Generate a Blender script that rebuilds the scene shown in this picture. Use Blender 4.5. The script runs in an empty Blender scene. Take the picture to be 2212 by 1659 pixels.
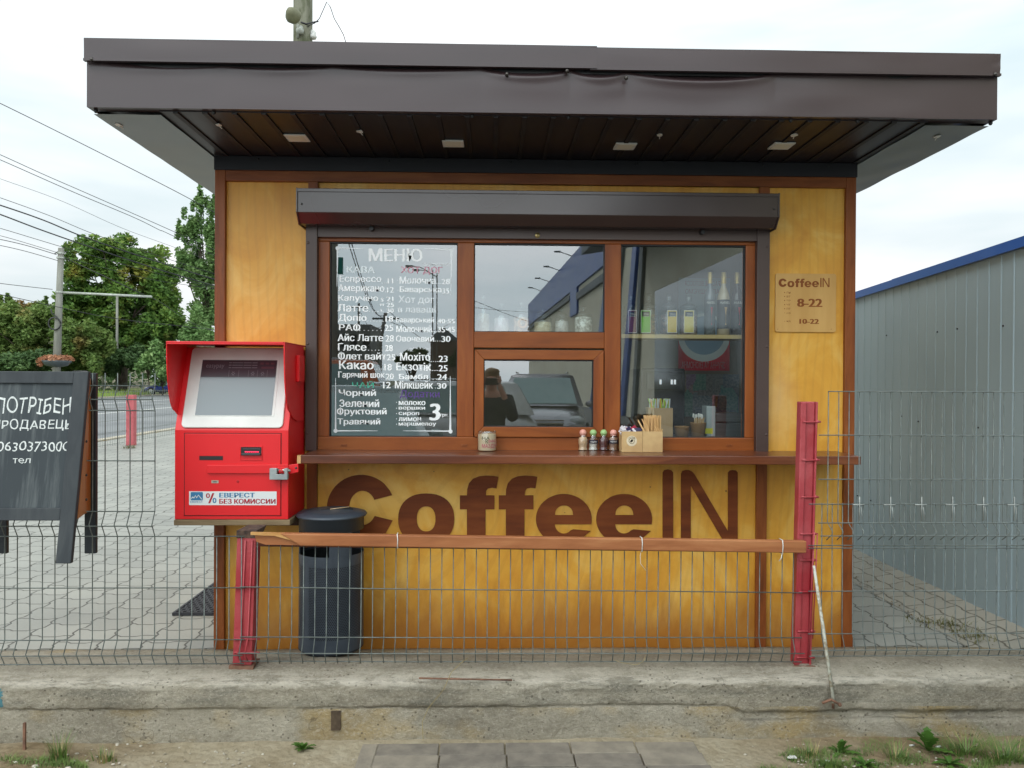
import bpy, math, random
from mathutils import Vector, Matrix, noise as mnoise
random.seed(7)
sc = bpy.context.scene
R = math.radians
SKY_BASE, SKY_UP, SKY_BACK, EXPO, GLASS_K = .95, 1.0, 2.1, -.12, 4.7
# ------------------------------------------------------------------ camera
CAM_Y, CAM_Z = -4.146, 1.417
cam = bpy.data.cameras.new('camera'); cam_o = bpy.data.objects.new('camera', cam)
sc.collection.objects.link(cam_o); sc.camera = cam_o
cam.sensor_width = 36; cam.lens = 36 * 1700 / 2212
cam.clip_start = .02; cam.clip_end = 3000
RM = Matrix.Rotation(-.026, 3, 'Z') @ Matrix.Rotation(math.pi / 2 - .006, 3, 'X') @ Matrix.Rotation(.005, 3, 'Z')
cam_o.matrix_world = Matrix.Translation((0, CAM_Y, CAM_Z)) @ RM.to_4x4()
# ------------------------------------------------------------------ world and light
w = bpy.data.worlds.new('World'); sc.world = w; w.use_nodes = True
nt = w.node_tree; N = nt.nodes; Lk = nt.links
for n in list(N): N.remove(n)
out = N.new('ShaderNodeOutputWorld'); bg = N.new('ShaderNodeBackground'); bg.inputs[1].default_value = .1
sky = N.new('ShaderNodeTexSky'); sky.sky_type = 'NISHITA'; sky.sun_disc = False
SUN_EL, SUN_ROT = R(48), R(220)
sky.sun_elevation = SUN_EL; sky.sun_rotation = SUN_ROT
tc = N.new('ShaderNodeTexCoord'); sep = N.new('ShaderNodeSeparateXYZ'); Lk.new(tc.outputs['Generated'], sep.inputs[0])
def wm(op, a, b=None, c=None, clamp=False):
    n = N.new('ShaderNodeMath'); n.operation = op; n.use_clamp = clamp
    for i, v in enumerate((a, b, c)):
        if v is None: continue
        if isinstance(v, (int, float)): n.inputs[i].default_value = v
        else: Lk.new(v, n.inputs[i])
    return n.outputs[0]
mp = N.new('ShaderNodeMapping'); mp.inputs['Scale'].default_value = (1.2, 1.2, 5.5); Lk.new(tc.outputs['Generated'], mp.inputs[0])
nz = N.new('ShaderNodeTexNoise'); nz.inputs['Scale'].default_value = 1.5; nz.inputs['Detail'].default_value = 5; nz.inputs['Roughness'].default_value = .5
Lk.new(mp.outputs[0], nz.inputs['Vector'])
zz = wm('MAXIMUM', sep.outputs[2], 0.0)
yb = wm('MAXIMUM', wm('MULTIPLY', sep.outputs[1], -1.0), 0.0)
lum = wm('ADD', wm('MULTIPLY_ADD', zz, SKY_UP, SKY_BASE), wm('MULTIPLY', yb, SKY_BACK))
cl = wm('MULTIPLY_ADD', nz.outputs[0], 0.85, .58)
lum = wm('MULTIPLY', lum, cl)
warm = N.new('ShaderNodeMix'); warm.data_type = 'RGBA'
warm.inputs[6].default_value = (.80, .955, 1.0, 1); warm.inputs[7].default_value = (1.0, 1.0, 1.0, 1)
Lk.new(wm('MULTIPLY_ADD', nz.outputs[0], 3.0, -1.0, clamp=True), warm.inputs[0])
vm = N.new('ShaderNodeVectorMath'); vm.operation = 'SCALE'; Lk.new(warm.outputs[2], vm.inputs[0]); Lk.new(wm('MULTIPLY', lum, 10.0), vm.inputs[3])
mx = N.new('ShaderNodeMix'); mx.data_type = 'RGBA'; mx.inputs[0].default_value = .93
Lk.new(sky.outputs[0], mx.inputs[6]); Lk.new(vm.outputs[0], mx.inputs[7])
Lk.new(mx.outputs[2], bg.inputs[0]); Lk.new(bg.outputs[0], out.inputs[0])
sun = bpy.data.lights.new('sun', 'SUN'); sun.energy = .9; sun.angle = R(25); sun.color = (1, .97, .92)
sun_o = bpy.data.objects.new('sun', sun); sc.collection.objects.link(sun_o)
_sd = Vector((math.sin(SUN_ROT) * math.cos(SUN_EL), math.cos(SUN_ROT) * math.cos(SUN_EL), math.sin(SUN_EL)))
sun_o.rotation_euler = _sd.to_track_quat('Z', 'Y').to_euler(); sun_o.location = (0, 0, 30)
sc.view_settings.view_transform = 'Standard'; sc.view_settings.look = 'None'
sc.view_settings.exposure = EXPO; sc.view_settings.gamma = 1
sc.cycles.max_bounces = 8; sc.cycles.transparent_max_bounces = 24; sc.cycles.caustics_reflective = False; sc.cycles.caustics_refractive = False
sc.cycles.use_denoising = True
# ------------------------------------------------------------------ measuring helpers: photo point -> place on a plane of the site
def ray(px, py): return RM @ Vector(((px - 1106) / 1700, -(py - 829.5) / 1700, -1))
def W(px, py, Y=0.0):
    v = ray(px, py); return Vector((0, CAM_Y, CAM_Z)) + v * ((Y - CAM_Y) / v.y)
def G(px, py, Z=0.0):
    v = ray(px, py); return Vector((0, CAM_Y, CAM_Z)) + v * ((Z - CAM_Z) / v.z)
def XV(px, Y=0.0, py=880): return W(px, py, Y).x
def ZV(py, Y=0.0, px=1062): return W(px, py, Y).z
def ZM(a, b, Y=0.0): return (W(*a, Y).z + W(*b, Y).z) / 2
# ------------------------------------------------------------------ materials
def S(r, g, b):
    return tuple((c / 255 / 12.92 if c / 255 <= .04045 else ((c / 255 + .055) / 1.055) ** 2.4) for c in (r, g, b)) + (1,)
_mc = {}
class NM:
    def __init__(s, name):
        s.m = bpy.data.materials.new(name); s.m.use_nodes = True; s.t = s.m.node_tree
        s.b = s.t.nodes['Principled BSDF']; s.o = s.t.nodes['Material Output']
    def n(s, ty, **k):
        n = s.t.nodes.new(ty)
        for a, v in k.items(): setattr(n, a, v)
        return n
    def l(s, a, b): s.t.links.new(a, b)
    def math(s, op, a, b=None, c=None, clamp=False):
        n = s.n('ShaderNodeMath', operation=op, use_clamp=clamp)
        for i, v in enumerate((a, b, c)):
            if v is None: continue
            if isinstance(v, (int, float)): n.inputs[i].default_value = v
            else: s.l(v, n.inputs[i])
        return n.outputs[0]
    def coords(s, scale=(1, 1, 1), loc=(0, 0, 0), rot=(0, 0, 0)):
        tc = s.n('ShaderNodeTexCoord'); mp = s.n('ShaderNodeMapping'); mp.inputs['Scale'].default_value = scale
        mp.inputs['Location'].default_value = loc; mp.inputs['Rotation'].default_value = rot
        s.l(tc.outputs['Object'], mp.inputs[0]); return mp.outputs[0]
    def noise(s, vec, scale, detail=4, rough=.55, dist=0):
        n = s.n('ShaderNodeTexNoise'); n.inputs['Scale'].default_value = scale; n.inputs['Detail'].default_value = detail
        n.inputs['Roughness'].default_value = rough; n.inputs['Distortion'].default_value = dist; s.l(vec, n.inputs['Vector']); return n.outputs[0]
    def ramp(s, fac, pts):
        n = s.n('ShaderNodeValToRGB'); e = n.color_ramp.elements
        e[0].position, e[0].color = pts[0][0], pts[0][1]; e[1].position, e[1].color = pts[-1][0], pts[-1][1]
        for p, c in pts[1:-1]:
            q = e.new(p); q.color = c
        s.l(fac, n.inputs[0]); return n.outputs[0]
    def mix(s, fac, a, b, mode='MIX'):
        n = s.n('ShaderNodeMix', data_type='RGBA', blend_type=mode)
        if isinstance(fac, (int, float)): n.inputs[0].default_value = fac
        else: s.l(fac, n.inputs[0])
        for i, v in ((6, a), (7, b)):
            if isinstance(v, tuple): n.inputs[i].default_value = v
            else: s.l(v, n.inputs[i])
        return n.outputs[2]
    def bump(s, h, strength=.3, dist=.005):
        n = s.n('ShaderNodeBump'); n.inputs['Strength'].default_value = strength; n.inputs['Distance'].default_value = dist
        s.l(h, n.inputs['Height']); s.l(n.outputs[0], s.b.inputs['Normal']); return n
    def set(s, **k):
        nm = dict(rough='Roughness', metal='Metallic', spec='Specular IOR Level', coat='Coat Weight', coatr='Coat Roughness', alpha='Alpha', trans='Transmission Weight', base='Base Color', sub='Subsurface Weight')
        for a, v in k.items():
            i = s.b.inputs[nm[a]]
            if isinstance(v, (int, float, tuple)): i.default_value = v
            else: s.l(v, i)
def PM(name, c1, c2=None, rough=.6, metal=0, ns=6, st=(1, 1, 1), bump=0, bs=60, spec=.5, coat=0, lo=.35, hi=.65, det=5, coatr=.1):
    """plain procedural surface: two tones mixed by noise, fine bump, slightly uneven gloss"""
    if name in _mc: return _mc[name]
    m = NM(name); v = m.coords(st); f = m.noise(v, ns, det)
    if c2 is None: c2 = tuple(x * .78 for x in c1[:3]) + (1,)
    m.set(base=m.ramp(f, [(lo, c1), (hi, c2)]), metal=metal, spec=spec, coat=coat, coatr=coatr)
    m.set(rough=m.math('MULTIPLY_ADD', f, .25, rough - .125, clamp=True))
    if bump: m.bump(m.noise(m.coords(), bs, 4), bump, .004)
    _mc[name] = m.m; return m.m
def wood(name, c1, c2, c3, axis='x', rough=.45, ns=7, bump=.15, coat=.15):
    if name in _mc: return _mc[name]
    st = {'x': (.12, 1, 1), 'z': (1, 1, .12), 'y': (1, .12, 1)}[axis]
    m = NM(name); v = m.coords(st); f = m.noise(v, ns * 4, 6, .65, .6); g = m.noise(m.coords(tuple(.4 + .6 * q for q in st)), 3.2, 3)
    ff = m.math('ADD', m.math('MULTIPLY', f, .62), m.math('MULTIPLY', g, .38))
    m.set(base=m.ramp(ff, [(.33, c1), (.5, c2), (.68, c3)]), rough=rough, coat=coat, coatr=.25, spec=.3)
    m.bump(f, bump, .002); _mc[name] = m.m; return m.m
def emis(name, col, st):
    m = NM(name); m.set(base=col); m.b.inputs['Emission Color'].default_value = col; m.b.inputs['Emission Strength'].default_value = st; return m.m
# ------------------------------------------------------------------ mesh helpers
class MB:
    def __init__(s): s.v = []; s.f = []; s.mi = []; s.cm = 0; s.sm = []
    def add(s, vs, fs, smooth=False):
        o = len(s.v); s.v += [tuple(p) for p in vs]
        for f in fs: s.f.append(tuple(i + o for i in f)); s.mi.append(s.cm); s.sm.append(smooth)
        return s
    def box(s, x0, x1, y0, y1, z0, z1):
        x0, x1 = min(x0, x1), max(x0, x1); y0, y1 = min(y0, y1), max(y0, y1); z0, z1 = min(z0, z1), max(z0, z1)
        return s.add([(x0, y0, z0), (x1, y0, z0), (x1, y1, z0), (x0, y1, z0), (x0, y0, z1), (x1, y0, z1), (x1, y1, z1), (x0, y1, z1)],
                     [(0, 3, 2, 1), (4, 5, 6, 7), (0, 1, 5, 4), (1, 2, 6, 5), (2, 3, 7, 6), (3, 0, 4, 7)])
    def hexa(s, p):  # 4 bottom + 4 top corners
        return s.add(p, [(0, 3, 2, 1), (4, 5, 6, 7), (0, 1, 5, 4), (1, 2, 6, 5), (2, 3, 7, 6), (3, 0, 4, 7)])
    def prism(s, pts, axis, a, b, smooth=False):
        """closed outline pts (2d) swept from a to b along axis ('x': pts are y,z; 'y': x,z; 'z': x,y)"""
        def mk(p, t): return {'x': (t, p[0], p[1]), 'y': (p[0], t, p[1]), 'z': (p[0], p[1], t)}[axis]
        n = len(pts); vs = [mk(p, a) for p in pts] + [mk(p, b) for p in pts]
        s.add(vs, [tuple(range(n))[::-1], tuple(range(n, 2 * n))]); o = len(s.v) - 2 * n
        for i in range(n):
            j = (i + 1) % n; s.f.append((o + i, o + j, o + n + j, o + n + i)); s.mi.append(s.cm); s.sm.append(smooth)
        return s
    def tube(s, pts, r, seg=6, caps=True):
        pts = [Vector(p) for p in pts]; n = len(pts); rs = r if isinstance(r, (list, tuple)) else [r] * n
        vs = []; u = None
        for i, p in enumerate(pts):
            d = (pts[min(i + 1, n - 1)] - pts[max(i - 1, 0)]).normalized()
            if u is None:
                u = d.orthogonal().normalized()
            u = (u - d * u.dot(d)); u = u.normalized() if u.length > 1e-6 else d.orthogonal().normalized()
            q = d.cross(u)
            for k in range(seg):
                a = 2 * math.pi * k / seg; vs.append(p + (u * math.cos(a) + q * math.sin(a)) * rs[i])
        fs = [(i * seg + k, i * seg + (k + 1) % seg, (i + 1) * seg + (k + 1) % seg, (i + 1) * seg + k) for i in range(n - 1) for k in range(seg)]
        s.add(vs, fs, seg > 4)
        if caps:
            o = len(s.v) - len(vs)
            s.f.append(tuple(o + k for k in range(seg))[::-1]); s.f.append(tuple(o + (n - 1) * seg + k for k in range(seg))); s.mi += [s.cm] * 2; s.sm += [False] * 2
        return s
    def lathe(s, cx, cy, prof, seg=24, smooth=True):
        vs = []; 
        for r, z in prof:
            for k in range(seg):
                a = 2 * math.pi * k / seg; vs.append((cx + r * math.cos(a), cy + r * math.sin(a), z))
        fs = [(i * seg + k, i * seg + (k + 1) % seg, (i + 1) * seg + (k + 1) % seg, (i + 1) * seg + k) for i in range(len(prof) - 1) for k in range(seg)]
        s.add(vs, fs, smooth); return s
    def ball(s, c, r, seg=12, rings=8):
        if not isinstance(r, (tuple, list)): r = (r, r, r)
        vs = [(c[0] + r[0] * math.sin(math.pi * i / rings) * math.cos(2 * math.pi * k / seg), c[1] + r[1] * math.sin(math.pi * i / rings) * math.sin(2 * math.pi * k / seg), c[2] + r[2] * math.cos(math.pi * i / rings)) for i in range(rings + 1) for k in range(seg)]
        return s.add(vs, [(i * seg + k, (i + 1) * seg + k, (i + 1) * seg + (k + 1) % seg, i * seg + (k + 1) % seg) for i in range(rings) for k in range(seg)], True)
    def grid(s, fn, nu, nv, smooth=True):
        vs = [fn(i / nu, j / nv) for j in range(nv + 1) for i in range(nu + 1)]
        return s.add(vs, [(j * (nu + 1) + i, j * (nu + 1) + i + 1, (j + 1) * (nu + 1) + i + 1, (j + 1) * (nu + 1) + i) for j in range(nv) for i in range(nu)], smooth)
ORG = {}
def mesh_obj(name, mb, mats, org=(0, 0, 0)):
    me = bpy.data.meshes.new(name)
    me.from_pydata([(p[0] - org[0], p[1] - org[1], p[2] - org[2]) for p in mb.v], [], mb.f)
    for m in (mats if isinstance(mats, (list, tuple)) else [mats]): me.materials.append(m)
    me.polygons.foreach_set('material_index', mb.mi); me.polygons.foreach_set('use_smooth', mb.sm); me.update()
    o = bpy.data.objects.new(name, me); sc.collection.objects.link(o); return o
def part(name, mb, mat, parent, bevel=0, label=None):
    org = ORG[parent.name] if parent.name in ORG else (0, 0, 0)
    o = mesh_obj(name, mb, mat, org); o.parent = parent; ORG[o.name] = org
    if bevel: bev(o, bevel)
    if label: o['label'] = label
    return o
def bev(o, wd, seg=2):
    b = o.modifiers.new('bevel', 'BEVEL'); b.width = wd; b.segments = seg; b.limit_method = 'ANGLE'; b.angle_limit = R(40)
def tag(o, label, cat, group=None, kind=None):
    o['label'] = label; o['category'] = cat
    if group: o['group'] = group
    if kind: o['kind'] = kind
    return o
def thing(name, loc, label, cat, group=None, rz=0):
    o = bpy.data.objects.new(name, None); o.empty_display_size = .1; sc.collection.objects.link(o); o.location = loc; o.rotation_euler = (0, 0, rz)
    ORG[o.name] = tuple(loc) if rz == 0 else (0, 0, 0)
    return tag(o, label, cat, group)
def solo(name, mb, mat, loc, label, cat, group=None, bevel=0):
    o = mesh_obj(name, mb, mat, loc); o.location = loc; ORG[o.name] = tuple(loc)
    if bevel: bev(o, bevel)
    return tag(o, label, cat, group)
def struct(name, mb, mat, kind='structure', label=None):
    o = mesh_obj(name, mb, mat); o['kind'] = kind
    if label: o['label'] = label
    return o
def copy_tree(o, parent=None):
    c = o.copy(); sc.collection.objects.link(c); c.parent = parent
    for ch in list(o.children): copy_tree(ch, c)
    return c
# text -> flat outlines fitted into a box given in photo points, on the plane y=Y (or through fn(u,v) with u,v in 0..1)
def glyphs(txt, bold=0.0, ext=0):
    cu = bpy.data.curves.new('t', 'FONT'); cu.body = txt; cu.size = 1; cu.offset = bold; cu.resolution_u = 3; cu.fill_mode = 'FRONT'
    ob = bpy.data.objects.new('t', cu); sc.collection.objects.link(ob)
    dg = bpy.context.evaluated_depsgraph_get(); me = bpy.data.meshes.new_from_object(ob.evaluated_get(dg))
    vs = [tuple(v.co) for v in me.vertices]; fs = [tuple(p.vertices) for p in me.polygons]
    bpy.data.objects.remove(ob); bpy.data.curves.remove(cu); bpy.data.meshes.remove(me); return vs, fs
def text(mb, txt, box=None, Y=0.0, bold=0.0, fn=None, tilt=0, mirror=False, wob=0):
    vs, fs = glyphs(txt.replace('Ф', 'О'), 0)
    if not vs: return
    if 'Ф' in txt:    # the bar of the letter is laid over its bowl
        ov, _ = glyphs('О', 0); ow = max(v[0] for v in ov) - min(v[0] for v in ov); oy0 = min(v[1] for v in ov); oy1 = max(v[1] for v in ov)
        cxo = (min(v[0] for v in vs) + ow / 2) if txt[0] == 'Ф' else (max(v[0] for v in vs) - ow / 2); k0 = len(vs)
        vs += [(cxo - .045, oy0 - .06, 0), (cxo + .045, oy0 - .06, 0), (cxo + .045, oy1 + .06, 0), (cxo - .045, oy1 + .06, 0)]; fs.append((k0, k0 + 1, k0 + 2, k0 + 3))
    wd = max(v[0] for v in vs) - min(v[0] for v in vs) + 1e-6; sh = bold * .9 / wd
    if wob:    # hand-drawn unevenness
        sd_ = len(txt) * 3.7 + sum(map(ord, txt)) * .13
        vs = [(v[0] + wob * mnoise.noise(Vector((v[0] * 1.6, v[1] * 2.2, sd_))), v[1] + wob * 1.3 * mnoise.noise(Vector((v[0] * 1.8 + 5, v[1] * .9, sd_))), 0) for v in vs]
    x0 = min(v[0] for v in vs); x1 = max(v[0] for v in vs); y0 = min(v[1] for v in vs); y1 = max(v[1] for v in vs)
    if fn is None:
        a = W(box[0], box[1], Y); b = W(box[2], box[3], Y)
        fn = lambda u, v: (a.x + (b.x - a.x) * u, Y, b.z + (a.z - b.z) * v + tilt * (u - .5))
    for i, o in enumerate((0, -1, 1, -.5, .5) if bold > .03 else (-.6, .6) if bold > 0 else (0,)):
        pv = [fn((1 - (v[0] - x0) / (x1 - x0)) if mirror else (v[0] - x0) / (x1 - x0) * (1 - 2 * abs(sh)) + sh * (1 + o), (v[1] - y0) / max(1e-6, y1 - y0)) for v in vs]
        mb.add([(p[0], p[1] - .00012 * i, p[2]) for p in pv], fs)
# ------------------------------------------------------------------ shared materials
M_fascia = PM('brown_sheet_metal', S(52, 38, 40), S(60, 45, 47), rough=.4, ns=1.3, spec=.5, coat=.2, det=3, coatr=.16, st=(.5, 1, 2))
M_box = PM('brown_shutter_metal', S(52, 36, 35), S(58, 42, 40), rough=.25, ns=2, spec=.6, coat=.25, det=2, coatr=.12)
M_rail = PM('dark_brown_aluminium', S(66, 50, 46), S(74, 57, 52), rough=.45, ns=3)
M_soffit = PM('maroon_soffit_sheet', S(34, 27, 31), S(28, 22, 26), rough=.45, ns=2.5, st=(3, .6, 1))
M_groove = PM('soffit_groove', S(26, 20, 22), rough=.6)
M_galv = PM('galvanised_underside', S(112, 116, 116), S(130, 132, 128), rough=.36, metal=.6, ns=2.2, bump=.08, bs=9)
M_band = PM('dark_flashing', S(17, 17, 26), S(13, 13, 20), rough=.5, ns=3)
M_trimx = wood('stained_trim_horizontal', S(98, 52, 24), S(126, 68, 32), S(146, 88, 46), 'x', coat=.03, bump=.1)
M_trimz = wood('stained_trim_vertical', S(96, 50, 22), S(128, 68, 30), S(148, 86, 42), 'z', coat=.03, bump=.1)
M_framex = wood('golden_oak_laminate_horizontal', S(108, 54, 20), S(136, 72, 28), S(156, 90, 38), 'x', rough=.42, ns=3, bump=.05, coat=.10)
M_framez = wood('golden_oak_laminate_vertical', S(106, 52, 19), S(136, 70, 27), S(158, 90, 37), 'z', rough=.42, ns=3, bump=.05, coat=.10)
M_counter = wood('varnished_pine_counter', S(54, 25, 16), S(96, 50, 29), S(138, 82, 50), 'x', rough=.3, ns=2.5, bump=.1, coat=.35)
M_letter = wood('mahogany_stained_lettering', S(82, 36, 13), S(112, 54, 20), S(138, 74, 32), 'x', rough=.65, ns=3, bump=.1, coat=0)
M_black = PM('black_plastic', S(24, 24, 26), S(32, 32, 34), rough=.45)
M_screw = PM('screw_head', S(70, 66, 64), S(96, 92, 88), rough=.35, metal=.8, ns=40)
M_white = PM('white_plastic', S(222, 222, 218), S(206, 206, 202), rough=.4, ns=5)
M_kraft = PM('kraft_board', S(200, 168, 118), S(184, 150, 104), rough=.75, ns=14, bump=.1)
def ply_mat():
    m = NM('honey_stained_plywood')
    v = m.coords((1, 1, .28)); big = m.noise(m.coords((1, 1, .8), (3, 0, 1)), 3.4, 7, .62, .9)
    gr = m.noise(m.coords((1, 1, .4)), 15, 8, .75, 2.2); base = m.ramp(big, [(.28, S(198, 134, 34)), (.5, S(214, 156, 52)), (.74, S(226, 184, 96))])
    base = m.mix(m.math('MULTIPLY', m.math('SUBTRACT', gr, .3), .32, clamp=True), base, m.mix(.5, base, S(160, 100, 30)))
    # cathedral figure of the veneer
    wv = m.n('ShaderNodeTexWave', wave_type='RINGS', rings_direction='SPHERICAL'); wv.inputs['Scale'].default_value = 7; wv.inputs['Distortion'].default_value = 5; wv.inputs['Detail'].default_value = 3; wv.inputs['Detail Scale'].default_value = .9
    m.l(m.coords((1, 1, .3), (.4, 0, -.7)), wv.inputs['Vector'])
    base = m.mix(m.math('MULTIPLY', m.math('GREATER_THAN', wv.outputs[0], .82), .10), base, S(150, 100, 40))
    # brown rising damp stains near the bottom of the boards
    tc = m.n('ShaderNodeTexCoord'); sp = m.n('ShaderNodeSeparateXYZ'); m.l(tc.outputs['Object'], sp.inputs[0])
    st = m.noise(m.coords((1, 1, .25)), 6, 5, .6, .8)
    hgt = m.math('MULTIPLY_ADD', sp.outputs[2], -2.2, 1.10)   # 1 at ground .. 0 at .5 m
    f = m.math('MULTIPLY', m.math('SUBTRACT', m.math('ADD', hgt, m.math('MULTIPLY', st, 1.1)), .86), 1.7, clamp=True)
    base = m.mix(m.math('MULTIPLY', f, .72), base, S(138, 76, 20))
    # pale rubbed patch on the right-hand board
    pn = m.noise(m.coords((1, 1, .5), (1, 0, 2)), 5, 4); vd = m.n('ShaderNodeVectorMath', operation='DISTANCE'); m.l(m.coords((1, 1, .42)), vd.inputs[0]); vd.inputs[1].default_value = (1.53, 0, .56)
    pf = m.math('MULTIPLY', m.math('SUBTRACT', .24, m.math('ADD', vd.outputs['Value'], m.math('MULTIPLY', pn, .2))), 7, clamp=True)
    base = m.mix(m.math('MULTIPLY', pf, .5), base, S(206, 176, 128))
    dots = m.n('ShaderNodeTexVoronoi'); dots.inputs['Scale'].default_value = 5.5; m.l(m.coords(), dots.inputs['Vector'])
    base = m.mix(m.math('MULTIPLY', m.math('LESS_THAN', dots.outputs['Distance'], .03), .7), base, S(70, 44, 24))
    m.set(base=base, rough=.5, coat=.12, coatr=.3); m.bump(gr, .06, .002); return m.m
M_ply = ply_mat()
def glass_mat(name, k, tint, rough=0.0):
    m = NM(name); t = m.t; t.nodes.remove(m.b)
    ge = m.n('ShaderNodeNewGeometry'); dt = m.n('ShaderNodeVectorMath', operation='DOT_PRODUCT'); m.l(ge.outputs['Incoming'], dt.inputs[0]); m.l(ge.outputs['Normal'], dt.inputs[1])
    fr = m.math('MULTIPLY_ADD', m.math('POWER', m.math('SUBTRACT', 1.0, m.math('ABSOLUTE', dt.outputs['Value'])), 5.0), .96, .04)
    g = m.n('ShaderNodeBsdfGlossy'); g.inputs['Roughness'].default_value = rough; g.inputs['Color'].default_value = (.93, .97, 1, 1)
    tr = m.n('ShaderNodeBsdfTransparent'); tr.inputs[0].default_value = tint
    mx = m.n('ShaderNodeMixShader'); m.l(m.math('MULTIPLY', fr, k, clamp=True), mx.inputs[0])
    m.l(tr.outputs[0], mx.inputs[1]); m.l(g.outputs[0], mx.inputs[2]); m.l(mx.outputs[0], m.o.inputs[0]); return m.m
M_glass = glass_mat('double_glazing', GLASS_K, (.86, .9, .88, 1))
M_jar = glass_mat('clear_jar_glass', 2.2, (.93, .96, .95, 1), .02)
# ------------------------------------------------------------------ kiosk
X0, X1 = XV(466), XV(1842)            # outer corners of the booth front
Zt = ZM((470, 370), (1840, 385))      # top of the boarded front
Zs = ZM((470, 340), (1840, 357))      # soffit level
kio = thing('coffee_kiosk', (0, 0, 0), 'brown flat-roofed coffee kiosk clad in yellow plywood with large framed window', 'kiosk')
gx0, gx1 = XV(660), XV(1662)          # window zone
zc = .984 + .05                       # counter top height
Zc = ZV(973)                          # where the counter meets the front
wz1 = ZM((685, 489), (1635, 493))
bl = MB()
Zst = Zt - .055
bl.box(X0 + .05, XV(666), 0, .02, -.02, Zst); part('wall_panel', bl, M_ply, kio, label='tall plywood panel left of the window')
b = MB(); b.box(XV(1656), X1 - .05, 0, .02, -.02, Zst); part('wall_panel', b, M_ply, kio, label='tall plywood panel right of the window with pale rubbed patch')
b = MB(); b.box(XV(666), XV(1656), 0, .02, -.02, Zc - .01); part('wall_panel', b, M_ply, kio, label='plywood panel under the counter carrying the big lettering')
b = MB(); b.box(XV(666), XV(1656), 0, .02, wz1, Zst); part('wall_panel', b, M_ply, kio, label='narrow plywood strip above the shutter box')
# outer side and back walls, interior
for xx, s_ in ((X0, 1), (X1, -1)):
    b = MB(); b.box(xx, xx + s_ * .02, .045, 1.88, -.02, Zs); part('side_wall', b, M_ply, kio)
BW = (W(1468, 700, 1.78).x, W(1574, 700, 1.78).x, W(1521, 799, 1.78).z, W(1521, 603, 1.78).z)   # glazed opening in the rear wall
def holed(y0, y1, x0, x1, z0, z1):
    b = MB(); b.box(x0, BW[0], y0, y1, z0, z1); b.box(BW[1], x1, y0, y1, z0, z1); b.box(BW[0], BW[1], y0, y1, z0, BW[2]); b.box(BW[0], BW[1], y0, y1, BW[3], z1); return b
part('back_wall', holed(1.88, 1.90, X0, X1, -.02, Zs), M_ply, kio)
b = MB(); b.box(BW[0], BW[1], 1.885, 1.887, BW[2], BW[3]); part('rear_pane', b, M_glass, kio)
M_in = PM('dim_interior_panel', S(150, 142, 122), S(132, 124, 106), rough=.8, ns=3)
b = holed(1.78, 1.82, X0 + .03, X1 - .03, 0, Zs); b.box(X0 + .03, X0 + .06, .06, 1.78, 0, Zs); b.box(X1 - .06, X1 - .03, .06, 1.78, 0, Zs); b.box(X0 + .03, X1 - .03, .06, 1.82, Zs - .06, Zs - .04); b.box(X0 + .03, X1 - .03, .06, 1.82, .0, .03)
part('interior_lining', b, M_in, kio)
# stained trims
def trimv(px0, px1, za, zb, y=-.022):
    q = MB(); q.box(XV(px0), XV(px1), y, 0, za, zb); part('trim_post', q, M_trimz, kio, .002)
b = MB(); b.box(X0, X0 + .054, -.024, .045, -.02, Zt); part('corner_post', b, M_trimz, kio, .003)
b = MB(); b.box(X1 - .054, X1, -.024, .045, -.02, Zt); part('corner_post', b, M_trimz, kio, .003)
b = MB(); b.box(X0 + .054, X1 - .054, -.022, .04, Zst, Zt); part('trim_rail', b, M_trimx, kio, .002)
trimv(666, 687, wz1, Zst); trimv(1635, 1657, wz1, Zst); trimv(665, 687, -.02, Zc - .05); trimv(1633, 1655, -.02, Zc - .05)
# dark flashing under the soffit
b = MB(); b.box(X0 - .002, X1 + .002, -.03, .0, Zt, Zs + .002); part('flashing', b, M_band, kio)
for px in (560, 840, 1100, 1370, 1640, 1780):
    q = MB(); q.ball((XV(px), -.033, Zt + .055), .006, 8, 4); part('rivet', q, M_black, kio)
# ---- roof
RY = -.716
rx0 = (W(188, 88, RY).x + W(188, 229, RY).x) / 2; rx1 = (W(2153, 120, RY).x + W(2155, 258, RY).x) / 2
rzb = ZM((188, 229), (2155, 258), RY); rzt = ZM((188, 88), (2153, 120), RY); rzm = ZM((188, 137), (2150, 166), RY)
RBK = 2.75
roof = MB(); roof.box(rx0 + .01, rx1 - .01, RY + .02, RBK, rzb + .03, rzt - .01); roof_o = part('roof', roof, M_fascia, kio)
# lower fascia: dented sheet
def dent(x, v):
    n = mnoise.noise(Vector((x * 1.1, 3.3, v * .6))) * .010 + mnoise.noise(Vector((x * 3.1, 7.7, v * 2))) * .003
    # crease line that sags between the fixings
    fx = [rx0 - .05, W(480, 160, RY).x, W(720, 165, RY).x, W(1040, 175, RY).x, W(1232, 180, RY).x, W(1352, 170, RY).x, W(1672, 170, RY).x, rx1]
    sag = 0
    for a, c in zip(fx[:-1], fx[1:]):
        if a <= x < c:
            t = (x - a) / (c - a); sag = math.sin(math.pi * t) ** .6
            if c > rx1 - .01: sag = 0
            if a < fx[3] - .01: sag *= .55
            if a > fx[4]: sag *= 1.25
    cr = .93 - .16 * sag
    bend = max(0, (v - cr) / (1.0 - cr + 1e-6)) if sag > .02 else 0
    bulge = -.007 * sag * math.exp(-((v - cr) / .10) ** 2) - .004 * sag * math.exp(-((v - .6) / .3) ** 2)
    return n + bulge + bend * .028 * sag
fs = MB(); fs.grid(lambda u, v: (rx0 + (rx1 - rx0) * u, RY + dent(rx0 + (rx1 - rx0) * u, v) * min(1, 12 * u, 12 * (1 - u)), rzb + (rzm - rzb + .012) * v), 420, 34)
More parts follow.
